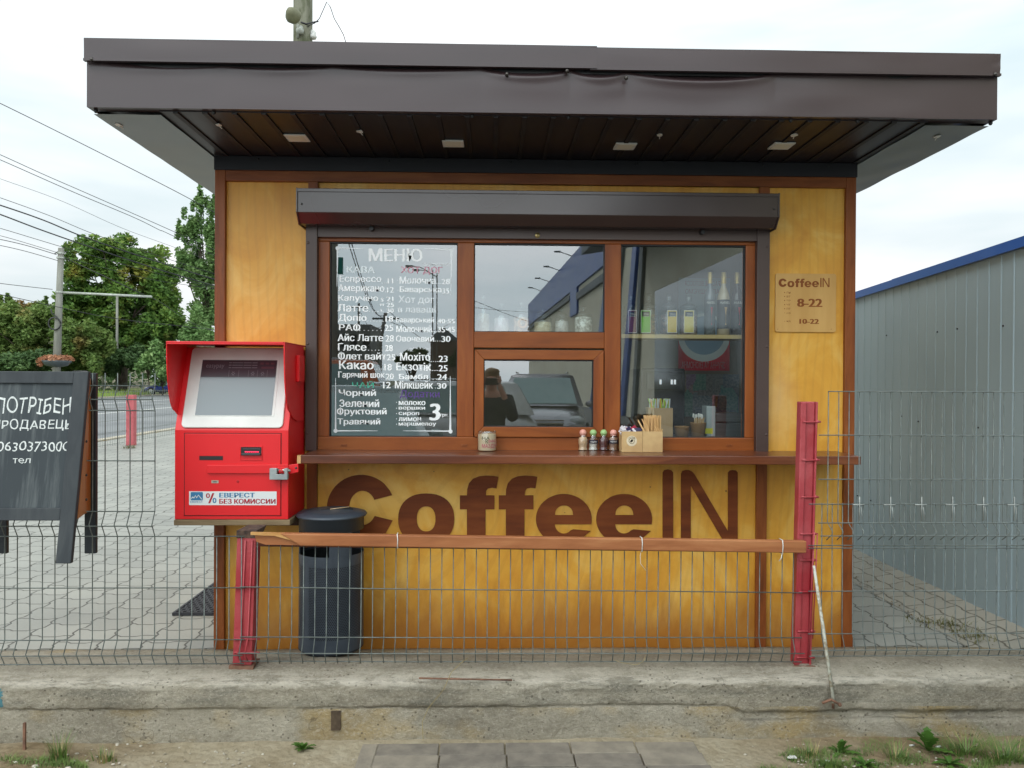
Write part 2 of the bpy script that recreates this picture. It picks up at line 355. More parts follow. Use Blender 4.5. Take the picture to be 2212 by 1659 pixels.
part('lower_fascia', fs, M_fascia, roof_o)
b = MB(); b.box(rx0, rx1, RY - .002, RY + .055, rzb - .003, rzb + .002); b.box(rx0 - .001, rx0 + .002, RY, RBK, rzb, rzt); b.box(rx1 - .002, rx1 + .001, RY, RBK, rzb, rzt)
part('fascia_return', b, M_fascia, roof_o)
# upper drip flange in two overlapping lengths
xs = XV(1284, RY)
for a, c, dy, dz in ((rx0 - .003, xs, -.022, .004), (xs - .03, rx1 + .003, -.018, 0)):
    u = MB(); y0 = RY + dy
    u.grid(lambda p, q_: (a + (c - a) * p, y0 + .003 * mnoise.noise(Vector((p * 5 + a, q_, 1))) + (.010 * max(0, p - .975) / .025 * mnoise.noise(Vector((p * 60, q_ * 4, 2))) if c > xs + .1 else 0), rzm + dz + (rzt - rzm) * q_), 120, 6)
    u.box(a, c, y0 - .006, y0 + .012, rzm - .003 + dz, rzm + .007 + dz); u.box(a, c, y0, y0 + .10, rzt - .006 + dz, rzt + dz)
    part('upper_fascia', u, M_fascia, roof_o)
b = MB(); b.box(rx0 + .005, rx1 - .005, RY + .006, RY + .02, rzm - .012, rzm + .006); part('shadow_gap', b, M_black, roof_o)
for px, py in ((198, 128), (1225, 153), (2150, 160), (1095, 160), (1353, 168)):
    q = MB(); p = W(px, py, RY - .026); q.ball((p.x, RY - .022, p.z), (.009, .012, .009), 8, 5); part('roof_screw', q, M_screw, roof_o)
for px in (207, 462, 1020, 1228, 1708, 1852, 2140):
    q = MB(); q.ball((XV(px, RY + .03, 240), RY + .03, rzb - .008), (.009, .009, .011), 8, 5); part('roof_screw', q, M_black, roof_o)
# soffit: ribbed sheets in front of the booth, galvanised strips under the side overhangs
sx0, sx1 = X0 - .01, X1 + .01
b = MB(); b.box(sx0, sx1, RY + .03, 0.03, Zs + .006, Zs + .02); sof = part('soffit', b, M_soffit, kio)
b = MB(); k = sx0 + .06
while k < sx1:
    b.box(k, k + .022, RY + .03, .0, Zs - .001, Zs + .0058); k += .1265
part('soffit_rib', b, M_groove, sof)
for a, c in ((rx0 + .003, sx0), (sx1, rx1 - .003)):
    b = MB(); b.grid(lambda u, v: (a + (c - a) * u, RY + .05 + (RBK - RY - .05) * v, Zs - .002 + .004 * mnoise.noise(Vector((u * 2, v * 14, a)))), 12, 80)
    part('side_soffit', b, M_galv, kio)
M_led = PM('frosted_light_panel', S(226, 222, 205), S(216, 212, 195), rough=.5)
for px, py in ((642, 298), (979, 310), (1350, 316), (1688, 315)):
    p = G(px, py, Zs); q = MB(); q.box(p.x - .052, p.x + .052, p.y - .052, p.y + .052, Zs - .004, Zs + .004)
    o = part('ceiling_light', q, M_white, kio, .003); q = MB(); q.box(p.x - .038, p.x + .038, p.y - .038, p.y + .038, Zs - .0048, Zs - .003); part('diffuser', q, M_led, o)
for i, (px, py) in enumerate(((472, 268), (778, 282), (1425, 290), (1716, 290), (257, 268), (2025, 293))):
    p = G(px, py, Zs); q = MB(); n_ = 7; pts = [(p.x + .016 * math.cos(t * 6.283 / n_) * random.uniform(.7, 1.2), p.y + .022 * math.sin(t * 6.283 / n_) * random.uniform(.7, 1.2)) for t in range(n_)]
    q.prism(pts, 'z', Zs - .006, Zs - .003); q.tube([(p.x, p.y, Zs - .005), (p.x + .006, p.y + .03, Zs - .012)], .002, 4)
    part('torn_sticker', q, M_white, kio)
# ---- roller shutter box
SY = -.165
sa, sb = W(643, 440, SY).x, W(1681, 450, SY).x
z1_ = ZM((643, 408), (1681, 420), SY); z2_ = ZM((643, 457), (1681, 470), SY); z3_ = ZM((655, 483), (1670, 496), SY + .06)
b = MB(); b.prism([(0, z1_), (SY, z1_), (SY, z2_), (SY + .05, z3_), (0, z3_)], 'x', sa, sb); sh = part('shutter_box', b, M_box, kio, .002)
b = MB(); b.box(sa - .004, sb + .004, SY - .004, -.001, z1_ - .014, z1_ + .004); part('box_lid', b, M_box, sh, .002)
for xx, s_ in ((sa, -1), (sb, 1)):
    b = MB(); b.prism([(0, z1_ + .006), (SY - .006, z1_ + .006), (SY - .006, z2_), (SY + .045, z3_ - .006), (0, z3_ - .006)], 'x', xx, xx + s_ * .007); part('end_cap', b, M_box, sh, .001)
for px in (652, 1672):
    q = MB(); q.ball((W(px, 448, SY).x, SY - .002, z1_ - .075), .005, 8, 4); part('screw', q, M_screw, sh)
ry_ = -.05
for a, c in ((659, 684), (1634, 1661)):
    b = MB(); b.box(XV(a, ry_), XV(c, ry_), ry_, 0, Zc, z3_ + .02); g_ = part('guide_rail', b, M_rail, kio, .003)
    for py in (528, 745, 937):
        q = MB(); xx = XV(a + 5 if a < 1000 else c - 5, ry_); q.ball((xx, ry_, ZV(py, ry_)), (.008, .003, .008), 10, 4); part('screw', q, M_rail, g_)
b = MB(); b.box(XV(684, -.04), XV(1634, -.04), -.04, -.02, ZM((700, 514), (1630, 519), -.04), z3_ + .01); sb_ = part('shutter_bottom_bar', b, M_rail, kio, .002)
M_brass = PM('brass', S(200, 180, 130), S(170, 150, 100), rough=.3, metal=.9, ns=30)
p = W(1161, 508, -.042); q = MB(); q.lathe(0, 0, [(0, .004), (.013, .004), (.014, 0)], 20); q.v = [(p.x + a, -.04 - c, p.z + b2) for a, b2, c in q.v]; o = part('keyhole', q, M_brass, sb_)
q = MB(); q.box(p.x - .0015, p.x + .0015, -.0455, -.044, p.z - .005, p.z + .004); part('key_slot', q, M_black, o)
for px, py in ((803, 494), (1517, 502)):
    p = W(px, py, -.055); q = MB(); q.tube([(p.x, -.03, p.z), (p.x, -.07, p.z)], .011, 12); q.tube([(p.x, -.069, p.z), (p.x, -.072, p.z)], .004, 8); part('bump_stop', q, M_black, sb_)
# ---- window frame
FY = -.012; fa, fb = XV(684, FY), XV(1635, FY); ft = ZM((700, 500), (1630, 505), FY); fbm = Zc
def pz(yl, yr=None): return ZM((711, yl), (1609, yr if yr else yl), FY)
pt = ZM((711, 523), (1609, 528), FY); pb = ZM((711, 943), (1609, 946), FY)
c1, c2, c3, c4, c5, c6 = (XV(t, FY) for t in (711, 987, 1023, 1305, 1340, 1609))
mz0, mz1 = ZV(717, FY, 1160), ZV(752, FY, 1160)
fr = []
def fbar(x0, x1, z0, z1, mt, y=FY, yy=.055):
    q = MB(); q.box(x0, x1, y, yy, z0, z1); return part('window_frame', q, mt, win, .004)
b = MB(); b.box(fa, fb, FY - .002, .055, fbm, pb); win = part('window', b, M_framex, kio, .004)
fbar(fa, fb, pt, ft, M_framex, FY - .001)
fbar(fa, c1, pb, pt, M_framez); fbar(c6, fb, pb, pt, M_framez); fbar(c2, c3, pb, pt, M_framez); fbar(c4, c5, pb, pt, M_framez)
fbar(c3, c4, mz1, mz0, M_framex, FY + .002)
# dark rubber seal around each pane and the panes
M_seal = PM('black_rubber_seal', S(22, 20, 22), rough=.6)
GY = .012
def pane(x0, x1, z0, z1, y=GY):
    q = MB()
    for bx in ((x0, x0 + .004, z0, z1), (x1 - .004, x1, z0, z1)): q.box(bx[0], bx[1], y - .016, y + .012, bx[2], bx[3])
    for bz in ((z1 - .007, z1), (z0, z0 + .003)): q.box(x0 + .004, x1 - .004, y - .016, y + .012, bz[0], bz[1])
    part('seal', q, M_seal, win)
    q = MB(); q.add([(x0 + .002, y, z0 + .002), (x1 - .002, y, z0 + .002), (x1 - .002, y, z1 - .002), (x0 + .002, y, z1 - .002)], [(0, 1, 2, 3)])
    return part('glass_pane', q, M_glass, win)
pane(c1, c2, pb, pt); pane(c3, c4, mz0, pt); pane(c5, c6, pb, pt)
# opening hatch sash
ha, hb = XV(1025, FY), XV(1303, FY); hz0, hz1 = ZV(944, FY, 1160), ZV(756, FY, 1160)
i0, i1, iz0, iz1 = XV(1045, FY), XV(1281, FY), ZV(922, FY, 1160), ZV(777, FY, 1160)
hy = FY - .012
hs = MB(); o_ = [(ha, hz0), (hb, hz0), (hb, hz1), (ha, hz1)]; i_ = [(i0, iz0), (i1, iz0), (i1, iz1), (i0, iz1)]
sash = None
for k in range(4):
    a, c = o_[k], o_[(k + 1) % 4]; d, e = i_[(k + 1) % 4], i_[k]; g = .0004
    q = MB(); q.prism([a, c, d, e], 'y', hy, .03); q2 = part('hatch_sash', q, M_framex if k % 2 == 0 else M_framez, win, .003)
pane(i0, i1, iz0, iz1, 0.0)
for px in (743, 1003, 1576):
    q = MB(); p = W(px, 962, FY - .004); q.box(p.x - .016, p.x + .016, FY - .006, FY, p.z - .004, p.z + .005); part('drain_cap', q, M_trimz, win, .001)
# ---- counter
CY = -.318
ca, cb = XV(650, CY), XV(1863, CY); ct = ZM((655, 984), (1863, 985), CY); Zcounter = ct
b = MB(); b.box(ca, XV(1655, 0) + .19, CY, -.0515, ct - .042, ct); b.box(ca + .9, XV(1655, 0), -.0515, -.014, ct - .042, ct); b.box(XV(684), ca + .9, -.0515, -.014, ct - .042, ct)
b = MB(); b.prism([(ca, CY), (cb - .01, CY), (cb, CY + .01), (cb, -.026), (XV(1663), -.026), (XV(1663), -.0515), (XV(1633), -.0515), (XV(1633), -.014), (XV(685), -.014), (XV(685), -.0515), (ca, -.0515)], 'z', ct - .042, ct); part('counter', b, M_counter, kio, .004)
b = MB(); b.box(ca - .018, ca - .0005, CY + .002, CY + .03, ct - .041, ct - .002); part('counter_end_block', b, PM('raw_pine_end', S(206, 168, 112), S(190, 150, 96), ns=20), kio)
# ---- big lettering, cut from stained board
def arc(cx, cy, rx, ry, a0, a1, n=24): return [(cx + rx * math.cos(R(a0 + (a1 - a0) * i / n)), cy - ry * math.sin(R(a0 + (a1 - a0) * i / n))) for i in range(n + 1)]
def sq(cx, cy, rx, ry, n=40, p=.88): # slightly squared ellipse
    return [(cx + rx * math.copysign(abs(math.cos(t)) ** p, math.cos(t)), cy - ry * math.copysign(abs(math.sin(t)) ** p, math.sin(t))) for t in (2 * math.pi * i / n for i in range(n))]
LET = []
LET.append([[(1052, 520)] + [(1000, 615)] + arc(818, 430, 251, 247, -48, -313, 40) + [(1030, 300), (1047, 333), (915, 367)] + arc(830, 427, 100, 127, 32, 328, 30) + [(920, 487)]])
LET.append([sq(1300, 508, 207, 187), sq(1299, 508, 69, 93)])
F = [(1600, 685), (1600, 437), (1548, 437), (1548, 335), (1600, 335), (1602, 290), (1615, 245), (1645, 212), (1690, 194), (1740, 189), (1800, 192), (1832, 198), (1818, 283), (1785, 278), (1755, 284), (1742, 300), (1739, 335), (1803, 335), (1803, 437), (1737, 437), (1737, 685)]
LET.append([F]); LET.append([[(x + 287, y) for x, y in F]])
Eo = [(677, 547), (405, 547)] + arc(471, 547, 66, 70, 188, 318, 12) + [(540, 585), (668, 597)] + arc(471, 510, 206, 186, -32, -371, 44)[1:]
Eo = [(x + 1844, y) for x, y in Eo]; Eh = [(x + 1844, y) for x, y in [(405, 480)] + arc(472, 470, 66, 62, 180, 0, 14) + [(540, 480)]]
LET.append([Eo, Eh]); LET.append([[(x + 445, y) for x, y in Eo], [(x + 445, y) for x, y in Eh]])
LET.append([[(3044, 685), (3044, 165), (3056, 149), (3082, 143), (3108, 149), (3121, 165), (3121, 685)]])
LET.append([[(3179, 685), (3179, 175), (3190, 155), (3215, 148), (3240, 150), (3262, 160), (3280, 182), (3526, 600), (3526, 165), (3540, 151), (3562, 148), (3584, 151), (3597, 165), (3597, 685), (3500, 685), (3251, 262), (3251, 685)]])
def fill(polys, fn, depth=0):
    cu = bpy.data.curves.new('l', 'CURVE'); cu.dimensions = '2D'; cu.fill_mode = 'BOTH'; cu.extrude = depth
    for p in polys:
        sp = cu.splines.new('POLY'); sp.points.add(len(p) - 1); sp.use_cyclic_u = True
        for i, (x, y) in enumerate(p): sp.points[i].co = (x / 1000, -y / 1000, 0, 1)
    ob = bpy.data.objects.new('l', cu); sc.collection.objects.link(ob); dg = bpy.context.evaluated_depsgraph_get()
    me = bpy.data.meshes.new_from_object(ob.evaluated_get(dg)); vs = [fn(v.co.x * 1000, -v.co.y * 1000, v.co.z) for v in me.vertices]; f = [tuple(p.vertices) for p in me.polygons]
    bpy.data.objects.remove(ob); bpy.data.curves.remove(cu); bpy.data.meshes.remove(me); return vs, f
K = .29287
for l in LET:
    def fn(x, y, z): p = W(540.05 + x * K, 972.1 + y * K, -.004); return (p.x, -.003 - z, p.z)
    vs, f = fill(l, fn, .003); q = MB(); q.add(vs, f); part('letter', q, M_letter, kio)
# ---- writing painted on the left pane
M_paint = PM('white_paint_pen', S(250, 251, 251), S(238, 240, 241), rough=.35, ns=20, coat=1, coatr=.08)
ink = {k: MB() for k in 'wfpgvt'}
PY = GY - .0015
def mt(t, x0, y0, x1, y1, k='w', bold=.032, low=False):
    yy = 507.6 if not low else 723.6; c = .14321
    text(ink[k], t, (691.3 + x0 * c, yy + y0 * c, 691.3 + x1 * c, yy + y1 * c), PY, bold, wob=.03)
def dots(x0, x1, y, n, low=False, r=7):
    yy = 507.6 if not low else 723.6; c = .14321
    for i in range(n):
        p = W(691.3 + (x0 + (x1 - x0) * i / max(1, n - 1)) * c, yy + y * c, PY); rr = r * c / 410
        ink['w'].prism([(p.x + rr * math.cos(a * .785), p.z + rr * math.sin(a * .785)) for a in range(8)], 'y', PY - .0004, PY)
mt('МЕНЮ', 735, 195, 1545, 405, 'w', .035); mt('Французький', 1555, 405, 1950, 475, 'f', .01); mt('КАВА', 400, 470, 830, 575, 't', .035); mt('ХОТ ДОГ', 1220, 475, 1850, 600, 'p', .03)
for t, x0, y0, x1, y1 in (('Еспрессо', 295, 610, 925, 735), ('11', 1020, 650, 1105, 730), ('Молочна', 1200, 625, 1745, 740), ('28', 1835, 660, 1960, 745), ('Американо', 275, 745, 970, 880), ('12', 1010, 785, 1115, 870),
    ('Баварська', 1200, 775, 1835, 885), ('35', 1845, 805, 1950, 885), ('Капучіно', 275, 900, 880, 1020), ('S', 915, 950, 960, 1005), ('21', 1000, 930, 1110, 1003), ('M', 905, 1035, 965, 1070), ('25', 1005, 1020, 1115, 1088),
    ('Латте', 265, 1040, 730, 1160), ('L', 915, 1115, 955, 1155), ('30', 1005, 1108, 1115, 1175), ('Допіо', 275, 1190, 705, 1320), ('18', 985, 1220, 1105, 1310), ('Баварський', 1145, 1235, 1720, 1345), ('40·55', 1770, 1262, 2035, 1335),
    ('РАФ', 285, 1335, 610, 1450), ('25', 975, 1350, 1105, 1450), ('Молочний', 1150, 1360, 1690, 1468), ('35·45', 1775, 1382, 2035, 1470), ('Айс Латте', 265, 1490, 955, 1605), ('28', 985, 1510, 1115, 1610), ('Овочевий', 1145, 1510, 1720, 1612), ('30', 1830, 1522, 1970, 1615)):
    mt(t, x0, y0, x1, y1)
mt('Хот дог', 1180, 915, 1725, 1050, 'f', .02); mt('в лаваші', 1175, 1070, 1745, 1172, 'f', .02)
for t, x0, y0, x1, y1 in (('Глясе', 270, 120, 700, 240), ('28', 980, 150, 1100, 245), ('Флет вайт', 270, 255, 1005, 380), ('25', 1010, 292, 1135, 385), ('Мохіто', 1205, 265, 1665, 390), ('23', 1790, 312, 1925, 410), ('Какао', 285, 385, 810, 520), ('18', 970, 435, 1085, 535),
    ('Екзотік', 1150, 415, 1680, 540), ('25', 1790, 455, 1925, 550), ('Гарячий шок', 275, 545, 975, 670), ('20', 990, 580, 1115, 670), ('Бамбл', 1190, 585, 1630, 670), ('24', 1770, 590, 1915, 680), ('12', 950, 705, 1065, 805), ('Мілкшейк', 1130, 690, 1705, 812), ('30', 1765, 725, 1910, 812),
    ('Чорний', 280, 820, 845, 945), ('Зелений', 290, 970, 895, 1088), ('молоко', 1185, 995, 1590, 1060), ('вершки', 1185, 1080, 1585, 1142), ('Фруктовий', 255, 1095, 1005, 1225), ('сироп', 1185, 1160, 1495, 1225), ('лимон', 1185, 1240, 1525, 1302), ('Травяний', 260, 1255, 910, 1375), ('маршмелоу', 1185, 1320, 1750, 1382), ('3', 1650, 1035, 1815, 1290), ('грн.', 1815, 1190, 1935, 1245)):
    mt(t, x0, y0, x1, y1, low=True)
mt('ЧАЙ', 480, 690, 815, 800, 'g', .02, True); mt('Додатки', 1205, 830, 1805, 965, 'v', .02, True)
for a in ((940, 1010, 725, 3), (1760, 1815, 730, 3), (990, 991, 860, 1), (745, 875, 1155, 4), (725, 950, 1300, 6), (600, 925, 1440, 6), (1735, 1770, 1330, 2), (1700, 1755, 1460, 3), (1735, 1810, 1600, 3), (1170, 1171, 685, 1), (1175, 1176, 835, 1)): dots(*a)
for a in ((730, 940, 230, 5), (1680, 1775, 400, 4), (825, 960, 515, 5), (1695, 1775, 535, 4), (1655, 1755, 670, 3), (1740, 1741, 800, 1), (1155, 1156, 1015, 1), (1155, 1156, 1105, 1), (1155, 1156, 1185, 1), (1155, 1156, 1265, 1), (1155, 1156, 1345, 1), (1515, 1516, 205, 1)): dots(*a, low=True)
def wl(a, b_, low, w0, w1):
    yy = 507.6 if not low else 723.6; c = .14321; p = W(691.3 + a[0] * c, yy + a[1] * c, PY); q = W(691.3 + b_[0] * c, yy + b_[1] * c, PY)
    d = (q - p).normalized(); nn = Vector((d.z, 0, -d.x)); s0, s1 = w0 * c / 820, w1 * c / 820
    ink['f'].add([p + nn * s0, p - nn * s0, q - nn * s1, q + nn * s1], [(0, 1, 2, 3)])
for a in (((265, 195), (680, 208), 0, 22, 6), ((265, 200), (255, 780), 0, 26, 6), ((1985, 225), (1570, 205), 0, 22, 6), ((1985, 230), (1972, 920), 0, 28, 6), ((235, 1445), (870, 1445), 1, 20, 4), ((235, 1445), (235, 650), 1, 24, 6), ((1965, 1450), (1250, 1445), 1, 20, 4), ((1965, 1450), (1965, 620), 1, 30, 6)): wl(*a)
for x, y, low in ((265, 200, 0), (1985, 225, 0), (235, 1445, 1), (1968, 1455, 1)): 
    yy = 507.6 if not low else 723.6; p = W(691.3 + x * .14321, yy + y * .14321, PY); ink['f'].prism([(p.x + .011 * math.cos(t * .5236), p.z + .011 * math.sin(t * .5236)) for t in range(12)], 'y', PY - .0005, PY)
swirl = [(1345, 195), (1380, 210), (1425, 190), (1480, 215)]; swirl2 = [(1550, 215), (1590, 195), (1640, 215), (1675, 190)]
for sw in (swirl, swirl2): ink['w'].tube([W(691.3 + x * .14321, 723.6 + y * .14321, PY) for x, y in sw], .0012, 4)
cols = {'w': M_paint, 'f': PM('thin_white_paint', S(244, 248, 250), rough=.35, coat=1, coatr=.08), 'p': PM('pink_paint_pen', S(226, 160, 176), rough=.7), 'g': PM('green_paint_pen', S(70, 180, 150), rough=.7), 'v': PM('violet_paint_pen', S(96, 66, 140), rough=.7), 't': PM('faded_paint_pen', S(236, 244, 246), rough=.35, coat=1, coatr=.08)}
for k in ink: part('menu_lettering', ink[k], cols[k], win)
# ------------------------------------------------------------------ ground
GZ = -.125                             # level in front of the kerb
KF = -.81                              # front face of the concrete kerb
def concrete_mat():
    m = NM('weathered_concrete'); v = m.coords()
    a = m.noise(m.coords((1, 1, 1.6)), 3.0, 6, .62); c = m.noise(v, 45, 5, .7); base = m.ramp(a, [(.3, S(158, 150, 134)), (.5, S(182, 174, 156)), (.7, S(208, 200, 182))])
    base = m.mix(m.math('MULTIPLY', m.math('SUBTRACT', m.noise(v, 26, 8, .8), .40), 1.5, clamp=True), base, S(116, 108, 94))
    tc = m.n('ShaderNodeTexCoord'); sp = m.n('ShaderNodeSeparateXYZ'); m.l(tc.outputs['Object'], sp.inputs[0]); z = sp.outputs[2]
    # ochre patches on the lower course, grey film on the upper one
    pt = m.noise(m.coords((1.3, 1, 2), (5, 0, 0)), 2.6, 3, .5); och = m.math('MULTIPLY', m.math('MULTIPLY', m.math('SUBTRACT', pt, .48), 6, clamp=True), m.math('LESS_THAN', z, .02))
    base = m.mix(m.math('MULTIPLY', och, .5), base, S(204, 172, 104))
    g = m.noise(m.coords((.6, 1, 3)), 5, 5, .7); film = m.math('MULTIPLY', m.math('MULTIPLY', m.math('SUBTRACT', g, .44), 5, clamp=True), m.math('GREATER_THAN', z, .035))
    base = m.mix(m.math('MULTIPLY', m.math('MULTIPLY', film, m.math('LESS_THAN', z, .135)), .5), base, S(104, 106, 98))
    wh = m.noise(m.coords((.8, 3, 2.2), (9, 0, 0)), 9, 9, .8); edge = m.math('MULTIPLY', m.math('SUBTRACT', 1.0, m.math('MULTIPLY', m.math('ABSOLUTE', m.math('SUBTRACT', z, .128)), 42), clamp=True), m.math('LESS_THAN', sp.outputs[1], KF + .2)); base = m.mix(m.math('MULTIPLY', m.math('MULTIPLY', m.math('SUBTRACT', wh, .44), 9, clamp=True), edge), base, S(222, 214, 198))
    vd = m.n('ShaderNodeTexVoronoi'); vd.inputs['Scale'].default_value = 42; m.l(v, vd.inputs['Vector']); base = m.mix(m.math('MULTIPLY', m.math('MULTIPLY', m.math('LESS_THAN', vd.outputs['Distance'], .2), m.math('GREATER_THAN', m.noise(v, 6, 4), .52)), .6), base, S(78, 72, 60)); base = m.mix(m.math('MULTIPLY', m.math('SUBTRACT', m.noise(m.coords((1, 1, 1.5), (2, 2, 2)), 60, 3, .8), .5), 3.2, clamp=True), base, S(208, 200, 184))
    # cracks
    ck = m.n('ShaderNodeTexVoronoi', feature='DISTANCE_TO_EDGE'); ck.inputs['Scale'].default_value = 1.3; w1 = m.n('ShaderNodeVectorMath', operation='ADD'); nn = m.n('ShaderNodeTexNoise'); nn.inputs['Scale'].default_value = 7; m.l(v, nn.inputs['Vector']); sc1 = m.n('ShaderNodeVectorMath', operation='SCALE'); m.l(nn.outputs['Color'], sc1.inputs[0]); sc1.inputs[3].default_value = .35; m.l(v, w1.inputs[0]); m.l(sc1.outputs[0], w1.inputs[1]); m.l(w1.outputs[0], ck.inputs['Vector'])
    base = m.mix(m.math('MULTIPLY', m.math('LESS_THAN', ck.outputs['Distance'], .0018), .4), base, S(84, 76, 64))
    # flaking blue paint at the far left end
    bl_ = m.math('MULTIPLY', m.math('LESS_THAN', m.math('ADD', m.math('SUBTRACT', sp.outputs[0], m.math('MULTIPLY', m.math('GREATER_THAN', sp.outputs[1], KF + .05), -9.0)), m.math('MULTIPLY', c, .1)), W(6, 1500, KF).x + .05), m.math('MULTIPLY', m.math('LESS_THAN', z, .115), m.math('GREATER_THAN', z, .035)))
    base = m.mix(m.math('MULTIPLY', bl_, .8), base, S(60, 150, 170))
    m.set(base=base, rough=.92, spec=.2); h = m.math('ADD', m.math('MULTIPLY', m.noise(v, 18, 8, .8), 1.0), m.math('MULTIPLY', m.noise(v, 70, 5, .8), .5)); m.bump(h, 1.0, .03); return m.m
M_conc = concrete_mat()
def kerb_pt(x, t, prof):
    i = min(int(t * (len(prof) - 1)), len(prof) - 2); f = t * (len(prof) - 1) - i; a, b_ = prof[i], prof[i + 1]; return a[0] + (b_[0] - a[0]) * f, a[1] + (b_[1] - a[1]) * f
kb = MB(); KX0, KX1 = -4.6, 6.2; NX = 1000
prof = [(0, -.2), (0, -.14), (.001, -.10), (.002, -.06), (.002, -.03), (0, 0), (.001, .018), (.003, .027), (-.003, .030), (-.005, .035), (-.005, .055), (-.004, .075), (-.003, .09), (-.002, .104), (0, .116), (.004, .124), (.012, .129), (.026, .133), (.05, .139), (.08, .146), (.11, .153), (.16, .159), (.2, .152), (.26, .137), (.34, .115), (.42, .09), (.52, .062), (.62, .036), (.72, .015), (.79, .004), (.8, -.05)]
for ix in range(NX + 1):
    x = KX0 + (KX1 - KX0) * ix / NX
    right = 1 / (1 + math.exp(-(x - W(2680, 1, KF).x * 0 - 1.05) * 60))
    for j, (py, pz_) in enumerate(prof):
        n1 = mnoise.noise(Vector((x * 2.2, j * .16, 1))); n2 = mnoise.noise(Vector((x * 11, j * .5, 5))); n3 = mnoise.noise(Vector((x * 40, j * .9, 9)))
        y = py + n1 * .008 + n2 * .005 + n3 * .0035; z = pz_ + n1 * .004 + n2 * .004 + n3 * .003
        if 5 <= j <= 13:                      # cold joint between two pours: lower at the right-hand end
            z += -.045 * right * (1 - (j - 5) / 8.0) + .007 * mnoise.noise(Vector((x * 1.1, 4, 4))) * (1 - (j - 5) / 8.0)
            y += (.001 + .008 * right) * (j <= 7)
        if 14 <= j <= 19:
            ch = max(0, mnoise.noise(Vector((x * 3.2, 2, 2))) + .25 * mnoise.noise(Vector((x * 14, 2, 2))) - .12) * .038
            z -= ch * (1 - abs(j - 16.5) / 4); y += ch * .5 * (1 - abs(j - 16) / 4)
        if j >= 27: z = pz_ - .0 + n2 * .003
        kb.v.append((x, KF + y * (1 if j < 26 else 1.0), z))
n = len(prof)
for ix in range(NX):
    for j in range(n - 1):
        a = ix * n + j; kb.f.append((a, a + n, a + n + 1, a + 1)); kb.mi.append(0); kb.sm.append(not 12 <= j <= 18)
kerb = struct('concrete_kerb', kb, M_conc)
def pc(name, **k): return PM(name, **k)
# rusty bar showing in the broken edge, drain hole, thin dry stalk
M_rust = PM('rusty_steel', S(132, 96, 76), S(98, 72, 58), rough=.85, ns=30, bump=.3, bs=200)
q = MB(); q.tube([W(905, 1465, KF - .004), W(1000, 1467, KF - .009), W(1106, 1469, KF + .002)], .004, 6)
solo('reinforcing_bar', q, M_rust, tuple(W(1000, 1466, KF)), 'rusty ribbed steel bar lying exposed along the broken top edge of the concrete', 'steel bar')
q = MB(); p0 = W(716, 1535, KF); p1 = W(736, 1576, KF); q.box(p0.x, p1.x, KF - .008, KF + .02, p1.z, p0.z)
solo('drain_hole_block', q, PM('dark_brown_hole_shade', S(86, 72, 56), S(62, 50, 40), rough=.95, ns=40, bump=.4), tuple(p0), 'small upright hole in the lower course of the concrete, its shade drawn as a dark block', 'block')  # dark brown block stands in for the shade inside the hole
# pavement of interlocking pavers
def paver_mat(name, cA, cB, joint, bw=.21, bh=.23, jog=.010):
    m = NM(name); tc = m.n('ShaderNodeTexCoord'); sp = m.n('ShaderNodeSeparateXYZ'); m.l(tc.outputs['Object'], sp.inputs[0]); x, y = sp.outputs[0], sp.outputs[1]
    tri = m.math('SUBTRACT', m.math('PINGPONG', m.math('ADD', y, 50), .1), .05); jg = m.math('MULTIPLY', m.math('MAXIMUM', m.math('MINIMUM', m.math('MULTIPLY', tri, 2.2), .03), -.03), jog / .03)
    tri2 = m.math('SUBTRACT', m.math('PINGPONG', m.math('ADD', x, 50.03), .1075), .0537); jg2 = m.math('MULTIPLY', m.math('MAXIMUM', m.math('MINIMUM', m.math('MULTIPLY', tri2, 2.2), .03), -.03), jog / .03)
    cb_ = m.n('ShaderNodeCombineXYZ'); m.l(m.math('ADD', y, jg2), cb_.inputs[0]); m.l(m.math('ADD', x, jg), cb_.inputs[1])
    br = m.n('ShaderNodeTexBrick'); br.offset = .5; br.inputs['Scale'].default_value = 1; br.inputs['Brick Width'].default_value = bw; br.inputs['Row Height'].default_value = bh; br.inputs['Mortar Size'].default_value = .0062; br.inputs['Mortar Smooth'].default_value = .3
    br.inputs['Color1'].default_value = (.35, .35, .35, 1); br.inputs['Color2'].default_value = (.65, .65, .65, 1); br.inputs['Mortar'].default_value = (.5, .5, .5, 1); m.l(cb_.outputs[0], br.inputs['Vector'])
    v = m.coords(); big = m.noise(v, 1.1, 4); fine = m.noise(v, 70, 4, .7)
    f = m.math('ADD', m.math('MULTIPLY', br.outputs['Color'], .55), m.math('ADD', m.math('MULTIPLY', m.math('SUBTRACT', big, .25), .5), m.math('MULTIPLY', fine, .25)))
    base = m.ramp(f, [(.3, cA), (.66, cB)])
    spk = m.math('MULTIPLY', m.math('MULTIPLY', m.math('SUBTRACT', m.noise(v, 18, 5, .7), .66), 9, clamp=True), .6); base = m.mix(spk, base, S(205, 200, 188))
    base = m.mix(m.math('MULTIPLY', br.outputs['Fac'], .85), base, joint)
    m.set(base=base, rough=m.math('MULTIPLY_ADD', big, .3, .42), spec=.35)
    m.bump(m.math('ADD', m.math('MULTIPLY', br.outputs['Fac'], -1.0), m.math('MULTIPLY', fine, .15)), .7, .006); return m.m
M_pave = paver_mat('interlocking_pavers', S(126, 127, 121), S(154, 154, 146), S(60, 58, 52))
PXL = -8.6
b = MB(); b.box(PXL, 2.55, .004, 140, -.2, 0); struct('pavement', b, M_pave)
